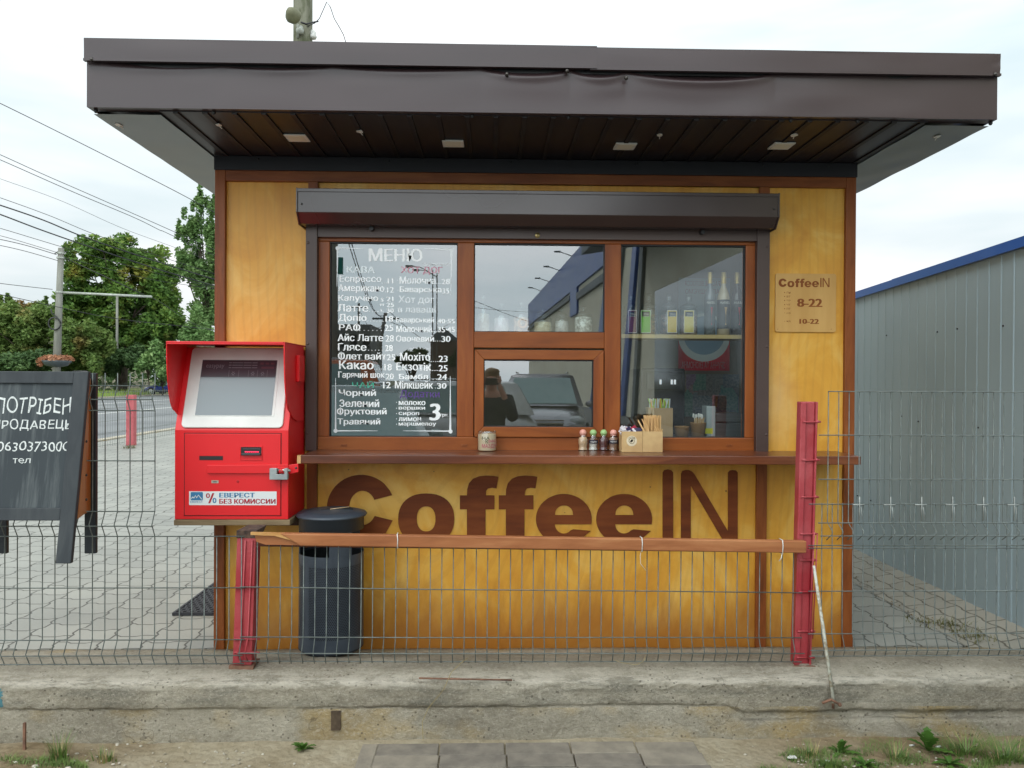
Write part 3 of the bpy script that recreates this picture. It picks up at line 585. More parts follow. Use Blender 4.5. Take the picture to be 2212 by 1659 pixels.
# front: one large earth sheet to the horizon, trodden dirt, slabs
def earth_mat():
    m = NM('trodden_earth'); v = m.coords(); a = m.noise(v, 1.7, 6, .65); c = m.noise(v, 30, 6, .75)
    base = m.ramp(a, [(.3, S(112, 94, 70)), (.48, S(140, 124, 98)), (.66, S(164, 152, 128))]); base = m.mix(m.math('MULTIPLY', c, .6), base, S(96, 80, 60))
    tc = m.n('ShaderNodeTexCoord'); sp = m.n('ShaderNodeSeparateXYZ'); m.l(tc.outputs['Object'], sp.inputs[0])   # worn cement film in the middle, bare soil at both ends
    tan = m.math('SUBTRACT', 1.0, m.math('MULTIPLY', m.math('SUBTRACT', m.math('ABSOLUTE', m.math('ADD', sp.outputs[0], m.math('MULTIPLY_ADD', a, 1.2, -.45))), 1.15), 2.2, clamp=True), clamp=True)
    base = m.mix(m.math('MULTIPLY', tan, .8), base, m.ramp(m.noise(v, 5, 7, .7), [(.3, S(134, 122, 98)), (.5, S(158, 148, 126)), (.7, S(176, 168, 148))]))
    vd = m.n('ShaderNodeTexVoronoi'); vd.inputs['Scale'].default_value = 34; vd.inputs['Randomness'].default_value = 1; m.l(v, vd.inputs['Vector']); base = m.mix(m.math('MULTIPLY', m.math('LESS_THAN', vd.outputs['Distance'], .10), .35), base, S(176, 166, 144))
    m.set(base=base, rough=.95, spec=.15); m.bump(m.math('ADD', c, m.math('MULTIPLY', vd.outputs['Distance'], -.6)), .9, .015); return m.m
M_earth = earth_mat()
b = MB(); b.box(-600, 600, -600, 900, -.6, -.26); struct('ground', b, PM('distant_ground', S(96, 104, 76), S(120, 118, 92), rough=.95, ns=.2))
def asphalt_mat():
    m = NM('asphalt'); v = m.coords(); a = m.noise(v, .35, 4); c = m.noise(v, 60, 4, .7); base = m.ramp(a, [(.35, S(112, 114, 116)), (.65, S(132, 134, 134))]); base = m.mix(m.math('MULTIPLY', c, .25), base, S(70, 72, 74)); m.set(base=base, rough=.8, spec=.3); m.bump(c, .2, .004); return m.m
M_asph = asphalt_mat()
b = MB(); b.box(-60, 60, -80, -2.6, -.25, GZ - .008); struct('car_park', b, M_asph)
def dirt(u, v):
    x = -4.6 + 10.8 * u; y = -2.7 + (KF + .02 + 2.7) * v
    flat = max(0, min(1, (abs(x - .12) - .62) * 5)) if y < KF - .06 else 1
    return (x, y, GZ + (.014 * mnoise.noise(Vector((x * 1.6, y * 1.6, 0))) + .006 * mnoise.noise(Vector((x * 9, y * 9, 3)))) * (.35 + .65 * flat) - .006 + .018 * v ** 8)
b = MB(); b.grid(dirt, 340, 60); struct('dirt_strip', b, M_earth)
M_slab = PM('concrete_slab', S(126, 119, 108), S(104, 98, 90), rough=.9, ns=14, bump=.35, bs=120, det=7)
M_slab2 = PM('worn_concrete_slab', S(140, 132, 118), S(118, 111, 100), rough=.9, ns=12, bump=.35, bs=120, det=7)
slabs = []
ys = G(1060, 1612, GZ).y
for r in range(4):
    for c in range(5):
        wx = .272; x0 = G(810, 1612, GZ).x + c * wx + (.006 * r); y1 = ys - r * .105
        if c == 4: wx *= .95
        q = MB(); dz = random.uniform(-.002, .003); q.box(x0 + .003, x0 + wx - .003, y1 - .102, y1, GZ - .04, GZ + .016 + dz)
        slabs.append(q)
pv = thing('slab_path', (G(1060, 1640, GZ).x, ys - .2, GZ), 'patch of grey concrete slabs laid in rows at the foot of the kerb', 'slab path')
for i, q in enumerate(slabs): part('slab', q, (M_slab, M_slab2)[(i * 7 // 3) % 2], pv, .004)
q = MB(); x0 = G(782, 1620, GZ).x; q.box(x0, x0 + .066, ys - .43, ys - .012, GZ - .04, GZ + .02); part('edging_slab', q, M_slab2, pv, .005)
# ------------------------------------------------------------------ corrugated metal wall on the right
WX = 2.96
def metal_wall():
    o = thing('metal_sheet_wall', (WX, 0, 0), 'tall grey-blue ribbed sheet metal wall with a bright blue top edge', 'wall')
    M = PM('grey_green_sheet_steel', S(140, 158, 166), S(150, 168, 174), rough=.36, ns=.8, spec=.5, coat=.25, coatr=.25)
    z0, z1 = -.2, 2.165; y = -3.2; i = 0; b = MB(); pr = []
    while y < 9.5:
        pr += [(WX, y), (WX, y + .078), (WX - .0045, y + .084), (WX - .0045, y + .098), (WX, y + .104)]; y += .112
    n = len(pr)
    b.add([(p[0], p[1], z0) for p in pr] + [(p[0], p[1], z1 + .0) for p in pr], [(k, k + 1, n + k + 1, n + k) for k in range(n - 1)])
    b.box(WX + .001, WX + .012, -3.2, 9.5, z0, z1)
    fall = lambda mb: setattr(mb, 'v', [(x, y, z - (.041 * (y - .23) if z > 1.5 else 0)) for x, y, z in mb.v])   # the top edge drops a little toward the back
    fall(b); part('steel_sheet', b, M, o)
    ed = MB(); sp = G(2090, 545, 0)
    ed.prism([(WX - .03, z1 - .005), (WX - .03, z1 + .05), (WX + .05, z1 + .06), (WX + .05, z1)], 'y', 1.55, 9.5); ed.prism([(WX - .034, z1 - .006), (WX - .034, z1 + .052), (WX + .052, z1 + .063), (WX + .052, z1)], 'y', -3.2, 1.55)
    fall(ed); part('top_capping', ed, PM('blue_painted_capping', S(28, 82, 158), S(34, 90, 166), rough=.4, ns=3, coat=.2), o)
    q = MB(); rnd = random.Random(3)
    for k in range(26): q.ball((WX - .002, -.6 + k * .112 * 2 + .04, rnd.choice([.5, 1.15, 1.2, 1.75]) + rnd.uniform(-.02, .02)), .006, 6, 4)
    part('screw_row', q, M_black, o)
    f = MB(); f.box(WX - .06, WX + .2, -3.2, 9.5, -.1, -.02); part('footing', f, M_slab, o)
metal_wall()
# blind-area strip of tiles next to the wall, dirt on it
M_strip = paver_mat('cracked_tile_strip', S(132, 130, 120), S(158, 154, 142), S(80, 74, 62), .2, .13, .006)
def strip(u, v):
    x = 2.55 + (WX - 2.55) * u; y = -.12 + 9.5 * v
    return (x, y, .0 + .05 * u + .006 * mnoise.noise(Vector((x * 6, y * 2, 1))))
b = MB(); b.grid(strip, 8, 160); struct('tile_strip', b, M_strip)
b = MB(); b.box(2.55, 12, .004, 30, -.2, -.012); struct('gravel_yard', b, M_earth)
# dark doormat of linked rubber rings left of the booth
mt_ = MB(); MY0 = G(373, 1323, .02).y; MX0 = G(373, 1323, .02).x; cell = .042
for r in range(22):
    for c in range(16):
        cx = MX0 + .022 + c * cell + (cell / 2 if r % 2 else 0); cy = MY0 + .02 + r * cell * .9; ri, ro = .0125, .0215
        a8 = [i * math.pi / 4 for i in range(8)]
        vs = [(cx + q_ * math.cos(a), cy + q_ * math.sin(a), zq) for q_, zq in ((ro, .002), (ro, .020), (ri, .020), (ri, .002)) for a in a8]
        mt_.add(vs, [(k * 8 + i, k * 8 + (i + 1) % 8, (k + 1) * 8 + (i + 1) % 8, (k + 1) * 8 + i) for k in range(3) for i in range(8)])
mt_.box(MX0 - .004, MX0 + .008, MY0, MY0 + .84, .002, .018); mt_.box(MX0, MX0 + .7, MY0 - .004, MY0 + .006, .002, .018)
solo('rubber_ring_mat', mt_, PM('black_rubber', S(34, 34, 40), S(44, 44, 50), rough=.6, ns=20), (MX0, MY0, .002), 'black perforated rubber doormat lying on the pavers beside the booth', 'doormat')
# ------------------------------------------------------------------ fences
FNY = -.70
M_wire = PM('galvanised_wire', S(112, 120, 116), S(88, 96, 94), rough=.5, metal=.35, ns=30)
M_red = PM('faded_red_paint', S(154, 40, 49), S(182, 88, 92), rough=.5, ns=4, bump=.5, bs=70, lo=.4, hi=.75, coat=.2)
def fold(z, folds, d=.03):
    for a, c in folds:        # a..c : fold comes toward the viewer in the middle
        m = (a + c) / 2
        if a <= z <= c: return -d * (1 - abs(z - m) / ((c - a) / 2))
    return 0
def wire_v(b, x, za, zb, folds, y=FNY, r=.0024, dx=0):
    zs = sorted({za, zb} | {t for a, c in folds for t in (a, (a + c) / 2, c) if za < t < zb})
    b.tube([(x + dx * (z - za), y + fold(z, folds), z) for z in zs], r, 5)
def zf(py): return ZV(py, FNY)
hl = {k: zf(k) for k in (837, 866, 890, 997, 1105, 1134, 1158, 1268, 1379, 1408, 1430)}
FL = [(hl[890], hl[837]), (hl[1158], hl[1105]), (zf(1432), hl[1379])]
pan = thing('wire_fence_panel', (-2.4, FNY, zf(1432)), 'left welded wire fence panel cut down to half height beside the terminal', 'wire fence', 'welded wire fence panels')
b = MB(); xr = XV(335, FNY); k = 0; x = xr
while x > -3.6: wire_v(b, x, zf(1433), zf(810), FL); x -= .0533
part('tall_wire_run', b, M_wire, pan)
b = MB(); x = xr + .0533
while x < XV(548, FNY): wire_v(b, x, zf(1433), hl[1158] - .004, FL[2:]); x += .0533
part('short_wire_run', b, M_wire, pan)
b = MB()
for py in (837, 866, 890, 997, 1105, 1134): b.tube([(-3.6, FNY + fold(hl[py], FL) - .004, hl[py]), (xr + .003, FNY + fold(hl[py], FL) - .004, hl[py])], .0026, 5)
for py in (1158, 1268, 1379, 1408, 1430): b.tube([(-3.6, FNY + fold(hl[py], FL[:0] + FL[2:]) - .004, hl[py]), (XV(530, FNY), FNY + fold(hl[py], FL[2:]) - .004, hl[py])], .0026, 5)
part('cross_wire', b, M_wire, pan)
pan2 = thing('wire_fence_panel', (.1, FNY, zf(1432)), 'middle welded wire fence panel below the wooden rail between the two red posts', 'wire fence', 'welded wire fence panels')
b = MB(); x = XV(556, FNY)
FM = [(zf(1432), hl[1379])]
while x < XV(1722, FNY): wire_v(b, x, zf(1431), zf(1163 + 12 * (x + 1.1) / 2.5), FM, r=.0023, dx=.004); x += .0501
part('upright_wire', b, M_wire, pan2)
b = MB()
for yl, yr in ((1267, 1280), (1375, 1377), (1405, 1406), (1427, 1429)):
    za, zb = W(555, yl, FNY).z, W(1722, yr, FNY).z
    zz_ = [(XV(520, FNY), za), (XV(900, FNY), za + (zb - za) * .32 - .002), (XV(1400, FNY), za + (zb - za) * .7), (XV(1735, FNY), zb)]
    b.tube([(x, FNY + (-.03 if yl == 1405 else 0) - .004, z) for x, z in zz_], .0026, 5)
part('cross_wire', b, M_wire, pan2)
hR = {k: zf(k) for k in (842, 937, 1033, 1088, 1128, 1156, 1165, 1178, 1278, 1371, 1402, 1417)}
pan3 = thing('wire_fence_panel', (2.6, FNY, zf(1418)), 'right-hand lower welded wire fence panel in front of the alley', 'wire fence', 'welded wire fence panels')
FR = [(zf(1433), hR[1371])]
b = MB(); x = XV(1778, FNY)
while x < 4.6: wire_v(b, x, zf(1419), zf(1086), FR, r=.0022, dx=-.003); x += .0463
part('upright_wire', b, M_wire, pan3)
b = MB()
for py in (1088, 1178, 1184, 1278, 1371, 1402, 1417): zq = zf(py); b.tube([(XV(1748, FNY), FNY + fold(zq, FR) - .004, zq), (4.6, FNY + fold(zq, FR) - .004, zq)], .0025, 5)
part('cross_wire', b, M_wire, pan3)
pan4 = thing('wire_fence_panel', (2.6, FNY - .012, zf(1166)), 'right-hand upper welded wire fence panel overlapping the one below it', 'wire fence', 'welded wire fence panels')
FU = [(zf(1166), hR[1128])]
b = MB(); x = XV(1787, FNY)
def w4(b, x): b.tube([(x, FNY - .012, zf(842)), (x, FNY - .012, hR[1128]), (x + .010, FNY - .04, zf(1144)), (x + .008, FNY - .044, zf(1150)), (x - .006, FNY - .016, zf(1165))], .0022, 5)
while x < 4.6: w4(b, x); x += .0463
part('upright_wire', b, M_wire, pan4)
b = MB()
for py in (842, 937, 1033, 1128, 1154): zq = zf(py); yy = FNY - .016 - (.024 if py == 1154 else 0); b.tube([(XV(1766 if py > 850 else 1786, FNY), yy, zq), (4.6, yy, zq)], .0025, 5)
part('cross_wire', b, M_wire, pan4)
M_weld = PM('white_weld_primer', S(168, 172, 168), S(140, 144, 140), rough=.7, ns=30)
x = XV(1787, FNY) + .0463 * 3
while x < 4.4:
    b = MB(); zq = hR[1088]; b.tube([(x - .03, FNY - .02, zq), (x + .022, FNY - .02, zq)], .0024, 5); b.tube([(x, FNY - .02, zq - .07), (x, FNY - .02, zq + .035)], .0022, 5); b.tube([(x + .012, FNY - .02, zq - .065), (x + .006, FNY - .022, zq - .01)], .0014, 5); x += .1389
    part('weld_mark', b, M_weld, pan4)
# posts
def post(name, pt, pbm, w_, lab, channel=False, dp=.06):
    A = W(*pt, FNY + .01); B = W(*pbm, FNY + .01); o = thing(name, (B.x, FNY + .02, B.z), lab, 'fence post', 'red fence posts')
    b = MB(); h = w_ / 2
    def sec(x0, x1, y0, y1):
        b.hexa([(B.x + x0, y0, B.z), (B.x + x1, y0, B.z), (B.x + x1, y1, B.z), (B.x + x0, y1, B.z), (A.x + x0, y0, A.z), (A.x + x1, y0, A.z), (A.x + x1, y1, A.z), (A.x + x0, y1, A.z)])
    y0 = FNY + .008
    if channel:
        sec(-h, -h + .026, y0, y0 + dp); sec(-h + .0265, h - .010, y0 + .012, y0 + dp); sec(h - .0095, h, y0, y0 + dp)
    else: sec(-h, h, y0, y0 + dp)
    part('shaft', b, M_red, o, .004)
    q = MB(); q.prism([(B.x - h - .02 + random.uniform(0, .02) * math.cos(t), y0 + dp / 2 + (dp * .9 if math.sin(t * .9) > 0 else -dp * .7)) for t in ()] or [(B.x - h - .012, y0 - .012), (B.x + h + .012, y0 - .016), (B.x + h + .012, y0 + dp + .01), (B.x - h - .01, y0 + dp + .01)], 'z', B.z - .03, B.z + .0015)
    part('base_plate', q, M_rust, o)
    return o, A, B, h, y0
o, A, B, h, y0 = post('fence_post', (533, 1152), (523, 1437), .083, 'short red post with a burnt rusty top under the payment terminal', dp=.075)
q = MB(); q.hexa([(A.x - h - .002, y0 - .002, A.z - .02), (A.x + h + .002, y0 - .002, A.z - .02), (A.x + h + .002, y0 + .08, A.z - .02), (A.x - h - .002, y0 + .08, A.z - .02), (A.x - h - .002, y0 - .002, A.z + .012), (A.x + h + .002, y0 - .002, A.z + .012), (A.x + h + .012, y0 + .12, A.z + .016), (A.x - h + .012, y0 + .12, A.z + .016)]); part('rusty_cap', q, PM('burnt_rust', S(48, 36, 32), S(92, 72, 60), rough=.95, ns=50, bump=.6, bs=120), o)
q = MB()
for dx in (-.004, .026): q.tube([(A.x + dx, y0 - .004, A.z - .03), (B.x + dx, y0 - .004, hl[1379]), (B.x + dx - .006, y0 - .03, hl[1408]), (B.x + dx, y0 - .006, B.z + .02)], .004, 6)
for py in (1268, 1379, 1408): q.tube([(A.x - .05, y0 - .005, zf(py)), (A.x + .06, y0 - .005, zf(py))], .004, 6)
part('painted_wire', q, M_red, o)
o, A, B, h, y0 = post('fence_post', (1749, 868), (1734, 1437), .078, 'tall leaning red channel post where the mesh changes height on the right', True, dp=.05)
q = MB()
for t in (.075, .22, .36, .5, .6, .72, .87, .97):
    z = A.z + (B.z - A.z) * t; x = A.x + (B.x - A.x) * t; q.tube([(x - .03, y0 - .004, z), (x - .005, y0 + .008, z - .003), (x + h + .012, y0 - .002, z)], .0045, 5); q.ball((x + h - .002, y0, z), (.008, .006, .008), 6, 4)
q.tube([(A.x + h - .016, y0 - .002, A.z + (B.z - A.z) * .5), (B.x + h - .016, y0 - .002, B.z + .03)], .004, 5); q.tube([(A.x + h - .004, y0 - .008, A.z + (B.z - A.z) * .5), (B.x + h + .002, y0 - .006, B.z + .12)], .003, 5)
part('weld_seam', q, M_red, o)
# background fence posts along the road and their mesh
bp = G(281, 962, 0); rf = thing('roadside_fence', (bp.x, bp.y, 0), 'low faded wire mesh fence running along the kerb beside the road', 'wire fence')
M_wire2 = PM('pale_wire', S(122, 128, 122), rough=.6)
b = MB(); y = 6.0
while y < 75: b.tube([(bp.x - .05, y, .05), (bp.x - .05, y, 1.14)], .0035, 3, False); y += .10 if y < 30 else .2
for z in (.08, .3, .32, .55, .8, 1.0, 1.12): b.tube([(bp.x - .05, 4, z), (bp.x - .05, 75, z)], .004, 3)
part('mesh', b, M_wire2, rf)
M_pink = PM('sun_bleached_red_paint', S(186, 96, 100), S(170, 80, 86), rough=.6, ns=5)
ph = (W(281, 853, bp.y).z)
for k, yy in enumerate((bp.y,)):
    q = MB(); q.box(bp.x - .06, bp.x + .10, yy - .06, yy + .08, 0, ph); solo('roadside_post', q, M_pink, (bp.x, yy, 0), 'faded pink-red post standing by the road kerb seen through the mesh', 'fence post', None, .006)
# wooden rail tied on top of the middle panel
rail = thing('wooden_rail', (0, FNY - .03, zf(1165)), 'long stained wooden rail tied over the fence, splintered at its left end', 'rail')
M_rail_w = wood('weathered_stained_rail', S(128, 76, 44), S(156, 98, 60), S(178, 122, 80), 'x', rough=.55, ns=6)
def rz(px): return W(px, 1150 + 18 * (px - 545) / 1190, FNY - .035).z
xa, xb, xc = XV(548, FNY), XV(665, FNY), XV(1736, FNY)
b = MB(); b.hexa([(xb - .02, FNY - .045, rz(660) - .053), (xc, FNY - .045, rz(1736) - .053), (xc, FNY - .012, rz(1736) - .053), (xb - .02, FNY - .012, rz(660) - .053), (xb - .11, FNY - .045, rz(640)), (xc, FNY - .045, rz(1736)), (xc, FNY - .012, rz(1736)), (xb - .11, FNY - .012, rz(640))]); part('board', b, M_rail_w, rail, .005)
b = MB(); b.prism([(xa, rz(548) + .001), (xb - .09, rz(640)), (xb - .012, rz(660) - .05), (xb - .06, rz(655) - .03), (xb - .13, rz(620) - .012), (xa, rz(548) - .01)], 'y', FNY - .040, FNY - .025); part('splinter', b, PM('fresh_split_wood', S(206, 164, 104), S(178, 128, 70), ns=30, st=(.2, 1, 1), bump=.5), rail)
b = MB(); b.prism([(xa + .012, rz(560) - .012), (xa + .02, rz(560) - .042), (xa + .06, rz(570) - .055), (xb - .015, rz(650) - .055), (xb - .01, rz(650) - .03), (xb - .1, rz(620) - .012)], 'y', FNY - .024, FNY - .006); part('split_board_end', b, M_rail_w, rail)
b = MB(); x0 = XV(540, FNY + .02); b.hexa([(x0, FNY + .012, rz(545) - .07), (xc, FNY + .012, rz(1736) - .064), (xc, FNY + .03, rz(1736) - .064), (x0, FNY + .03, rz(545) - .07), (x0, FNY + .012, rz(545) - .03), (xc, FNY + .012, rz(1736) - .02), (xc, FNY + .03, rz(1736) - .02), (x0, FNY + .03, rz(545) - .03)]); part('back_batten', b, wood('dark_batten', S(80, 40, 24), S(96, 50, 30), S(110, 60, 36), 'x'), rail)
for i, px in enumerate((862, 1384, 1684)):
    z = rz(px); x = XV(px, FNY); q = MB(); q.tube([(x - .001, FNY - .010, z + .003), (x, FNY - .047, z + .003), (x + .002, FNY - .048, z - .02), (x + .001, FNY - .047, z - .056), (x, FNY - .012, z - .057)], .0022, 6)
    if px == 1384: q.tube([(x, FNY - .03, z - .057), (x - .006, FNY - .04, z - .075), (x - .004, FNY - .04, z - .11), (x + .02, FNY - .035, z - .14)], .0011, 5)
    if px == 1684: q.tube([(x + .001, FNY - .04, z - .056), (x - .004, FNY - .045, z - .075), (x - .012, FNY - .04, z - .09)], .002, 5)
    part('cable_tie', q, M_white, rail)
# pale rod leaning on the right post
a_, c_ = W(1758, 1222, FNY - .05), W(1801, 1519, KF - .03)
rod = thing('leaning_rod', tuple(c_), 'thin pale peeling metal rod leaning from the right post down over the kerb', 'rod')
q = MB(); q.tube([a_, W(1780, 1370, FNY - .07), c_], [.006, .0075, .0075], 6); part('shaft', q, PM('peeling_white_paint', S(190, 192, 180), S(150, 140, 120), rough=.8, ns=50, lo=.45, hi=.6, det=8), rod)
q = MB(); q.tube([W(1776, 1519, KF - .03), W(1795, 1511, KF - .035), W(1814, 1522, KF - .04)], .006, 6); q.ball(tuple(W(1814, 1522, KF - .04)), .009, 8, 5); q.tube([W(1800, 1510, KF - .01), W(1800, 1530, KF - .01)], .006, 5); part('bent_foot', q, M_rust, rod)
# ------------------------------------------------------------------ payment terminal
D = lambda d: d + CAM_Y
TY = D(3.80)                                    # its front face
def tp(cx, cy, Y=TY): return W(345.6 + cx * .2604, 723.7 + cy * .2604, Y)
M_tr = PM('red_powder_coat', S(222, 18, 27), S(212, 16, 24), rough=.42, ns=2, spec=.5, coat=.1, bump=.03, bs=300, coatr=.3)
tx0, tx1 = tp(122, 1100).x, tp(1065, 1100).x; tz0, tzk = (tp(122, 1530).z + tp(1065, 1530).z) / 2, (tp(122, 790).z + tp(1065, 790).z) / 2
TB = D(4.13); ty_top = D(3.95); tz_top = tp(500, 58, D(3.72)).z - .006
term = thing('payment_terminal', ((tx0 + tx1) / 2, TY + .16, tz0), 'red self-service payment terminal with white-framed slanted screen on the booth corner', 'payment terminal')
b = MB(); b.prism([(TY, tz0), (TY, tzk), (ty_top, tz_top - .01), (TB, tz_top - .015), (TB, tz0)], 'x', tx0, tx1); part('cabinet', b, M_tr, term, .003)
# hood: top plate and two curved cheeks
hy0 = D(3.70); hxa, hxb = tp(50, 52, hy0).x, tp(1030, 60, hy0).x
b = MB(); b.box(hxa, hxb, hy0, TB - .002, tz_top, tz_top + .008); b.box(hxa + .003, hxb - .003, hy0 + .001, hy0 + .004, tz_top - .006, tz_top)
hood = part('hood', b, M_tr, term, .002)
zk2 = tp(145, 630, D(3.79)).z
def cheek(xx, t):
    pts = [(hy0, tz_top + .004)] + [(hy0 + (TY - .004 - hy0) * (1 - math.cos(t_ * math.pi / 2)) , tz_top + (zk2 - tz_top) * math.sin(t_ * math.pi / 2) ** .9) for t_ in [i / 8 for i in range(1, 9)]]
    pts += [(TY + .06, zk2 - .035), (TY + .14, zk2 - .055), (TB - .06, zk2 - .06), (TB - .06, tz_top + .004)]
    q = MB(); q.prism(pts, 'x', xx, xx + t); part('hood_cheek', q, M_tr, hood, .001)
cheek(hxa, .004); cheek(tx1 + .001, .006) 
q = MB(); q.prism([(hxb - .004, hy0), (tx1 + .007, hy0 + .0), (tx1 + .007, TB - .01), (hxb - .004, TB - .01)], 'z', tz_top + .001, tz_top + .0075); part('hood_lip', q, M_tr, hood)
# bezel on the slanted face
sl0 = Vector((0, TY, tzk)); sl1 = Vector((0, ty_top, tz_top - .01)); sd = (sl1 - sl0); slen = sd.length; sd.normalize(); sn = Vector((0, -sd.z, sd.y))
def sp_(u, v, h): # u metres from the left edge, v along the slope, h above the face
    p = sl0 + sd * v + sn * h; return (tx0 + u, p.y, p.z)
def slope_v(cy, cx=600):  # photo row -> distance up the slope
    r_ = ray(345.6 + cx * .2604, 723.7 + cy * .2604); o_ = Vector((0, CAM_Y, CAM_Z)); t = (sl0 - o_).dot(sn) / r_.dot(sn); return (o_ + r_ * t - sl0).dot(sd), (o_ + r_ * t).x - tx0
def rrect(x0, x1, y0, y1, r, n=5):
    pts = []
    for cx, cy, a0 in ((x1 - r, y0 + r, -90), (x1 - r, y1 - r, 0), (x0 + r, y1 - r, 90), (x0 + r, y0 + r, 180)):
        for i in range(n + 1): a = R(a0 + 90 * i / n); pts.append((cx + r * math.cos(a), cy + r * math.sin(a)))
    return pts
def slab_on(fnp, pts, h0, h1, mb):
    n = len(pts); mb.add([fnp(x, y, h0) for x, y in pts] + [fnp(x, y, h1) for x, y in pts], [tuple(range(n))[::-1], tuple(range(n, 2 * n))] + [(i, (i + 1) % n, n + (i + 1) % n, n + i) for i in range(n)]); return mb
bv0, bu0 = slope_v(772, 178); bv1, _ = slope_v(108, 275); _, bu1 = slope_v(772, 1020); bu1 = bu1; 
b = slab_on(sp_, rrect(bu0, bu1, bv0, bv1, .022), -.001, .010, MB()); bz = part('screen_bezel', b, M_white, term, .004)
sv0, su0 = slope_v(672, 297); sv1, _ = slope_v(213, 358); _, su1 = slope_v(675, 932)
b = slab_on(sp_, rrect(su0 - .012, su1 + .012, sv0 - .004, sv1 + .020, .01), .009, .0115, MB()); part('bezel_step', b, M_white, bz, .001)
M_scr = NM('dull_screen'); M_scr.set(base=S(104, 112, 116), rough=.12, spec=.8, coat=.6); M_scr = M_scr.m
b = slab_on(sp_, rrect(su0, su1, sv0, sv1, .002), .010, .0122, MB()); scr = part('screen', b, M_scr, bz)
hh = (sv1 - sv0) * .315
b = slab_on(sp_, [(su0 + .002, sv1 - hh), (su1 - .002, sv1 - hh), (su1 - .002, sv1 - .002), (su0 + .002, sv1 - .002)], .0122, .0125, MB()); part('screen_banner', b, PM('dim_banner', S(70, 58, 66), S(62, 52, 58), rough=.25, coat=.5), scr)
fn_s = lambda a, c, d, e: (lambda u, v: sp_(su0 + (su1 - su0) * (a + (c - a) * u), sv0 + (sv1 - sv0) * (d + (e - d) * v), .0129))
q = MB(); text(q, 'easypay', fn=fn_s(.06, .30, .83, .91)); 
for k in range(3):
    text(q, '— ———— ——— ——', fn=fn_s(.36, .74, .94 - k * .045, .955 - k * .045))
for x0 in (.37, .50, .63, .75, .88):
    v0, v1 = .70, .80
    q.add([sp_(su0 + (su1 - su0) * x, sv0 + (sv1 - sv0) * y, .0129) for x, y in ((x0, .69), (x0 + .004, .69), (x0 + .004, .815), (x0, .815))], [(0, 1, 2, 3)])
for cx_ in (.43, .69, .82):
    for k in range(6):
        a = k * 1.047; q.add([sp_(su0 + (su1 - su0) * (cx_ + .012 * math.cos(a) * r1 - .004 * math.sin(a) * s1), sv0 + (sv1 - sv0) * (.75 + .02 * math.sin(a) * r1 + .006 * math.cos(a) * s1), .0129) for r1, s1 in ((.7, -1), (2, -1), (2, 1), (.7, 1))], [(0, 1, 2, 3)])
part('screen_writing', q, PM('dim_writing', S(108, 98, 106), rough=.4), scr)
q = MB()
for cx_, w_, cy_ in ((.80, .05, .935), (.87, .05, .935), (.94, .05, .935), (.88, .17, .86)): slab_on(sp_, rrect(su0 + (su1 - su0) * (cx_ - w_ / 2), su0 + (su1 - su0) * (cx_ + w_ / 2), sv0 + (sv1 - sv0) * (cy_ - .018), sv0 + (sv1 - sv0) * (cy_ + .018), .003), .0124, .0129, q)
part('screen_buttons', q, PM('dim_crimson', S(86, 36, 48), rough=.4), scr)
# front door with slots
def fx(cx): return tp(cx, 1150).x
def fz(cy): return tp(600, cy).z
fp = lambda x, z, h: (x, TY - h, z)
M_dk = PM('shadow_gap_red', S(96, 6, 12), rough=.6)
q = MB(); g = .0035
X_, Z_ = (fx(200), fx(1008)), (fz(1502), fz(812))
for bx in ((X_[0], X_[0] + g, *Z_), (X_[1] - g, X_[1], *Z_), (*X_, Z_[1] - g, Z_[1]), (*X_, Z_[0], Z_[0] + g)): q.box(bx[0], bx[1], TY - .0008, TY + .001, bx[2], bx[3])
part('door_gap', q, M_dk, term)
q = MB(); q.box(X_[0] + .004, X_[1] - .004, TY - .0035, TY, Z_[0] + .004, Z_[1] - .004); door = part('door', q, M_tr, term, .0015)
DY = TY - .0036
q = MB(); q.box(fx(328), fx(525), DY - .001, DY, fz(1038), fz(1002)); s_ = part('card_slot', q, M_dk, door); q = MB(); q.box(fx(334), fx(519), DY - .0016, DY - .0009, fz(1034), fz(1007)); part('slot_mouth', q, M_black, s_)
q = MB()
for bx in ((fx(668), fx(674), fz(1035), fz(922)), (fx(845), fx(851), fz(1035), fz(922)), (fx(668), fx(851), fz(927), fz(921)), (fx(668), fx(851), fz(1036), fz(1029))): q.box(bx[0], bx[1], DY - .004, DY, bx[2], bx[3])
ba = part('bill_acceptor', q, M_tr, door, .001)
q = MB(); q.box(fx(675), fx(845), DY - .002, DY, fz(996), fz(930)); part('acceptor_mouth', q, M_black, ba)
q = MB(); q.box(fx(682), fx(840), DY - .014, DY - .001, fz(996), fz(978)); q.box(fx(690), fx(836), DY - .006, DY - .001, fz(950), fz(940)); part('acceptor_lip', q, PM('grey_black_plastic', S(60, 58, 62), rough=.4), ba, .002)
M_led = emis('pink_guide_lights', S(255, 50, 90), 1.3); q = MB()
for k in range(7): q.box(fx(708 + k * 17), fx(720 + k * 17), DY - .0055, DY - .002, fz(972), fz(963))
part('guide_light', q, M_led, ba)
q = MB(); q.prism([(fx(397), fz(1145)), (fx(397), fz(1078)), (fx(1070), fz(1070)), (fx(1070), fz(1145))], 'y', DY - .012, DY); q.box(fx(940), fx(1050), DY - .016, DY - .012, fz(1145), fz(1095)); lb = part('locking_bar', q, M_tr, term, .003)
q = MB(); q.prism([(fx(1050), fz(1158)), (fx(1050), fz(1078)), (fx(1150), fz(1064)), (fx(1152), fz(1135))], 'y', DY - .006, DY + .002); part('bar_bracket', q, M_tr, lb, .002)
q = MB(); q.ball((fx(1133), DY - .006, fz(1100)), (.006, .001, .006), 10, 4); part('bracket_hole', q, M_black, lb)
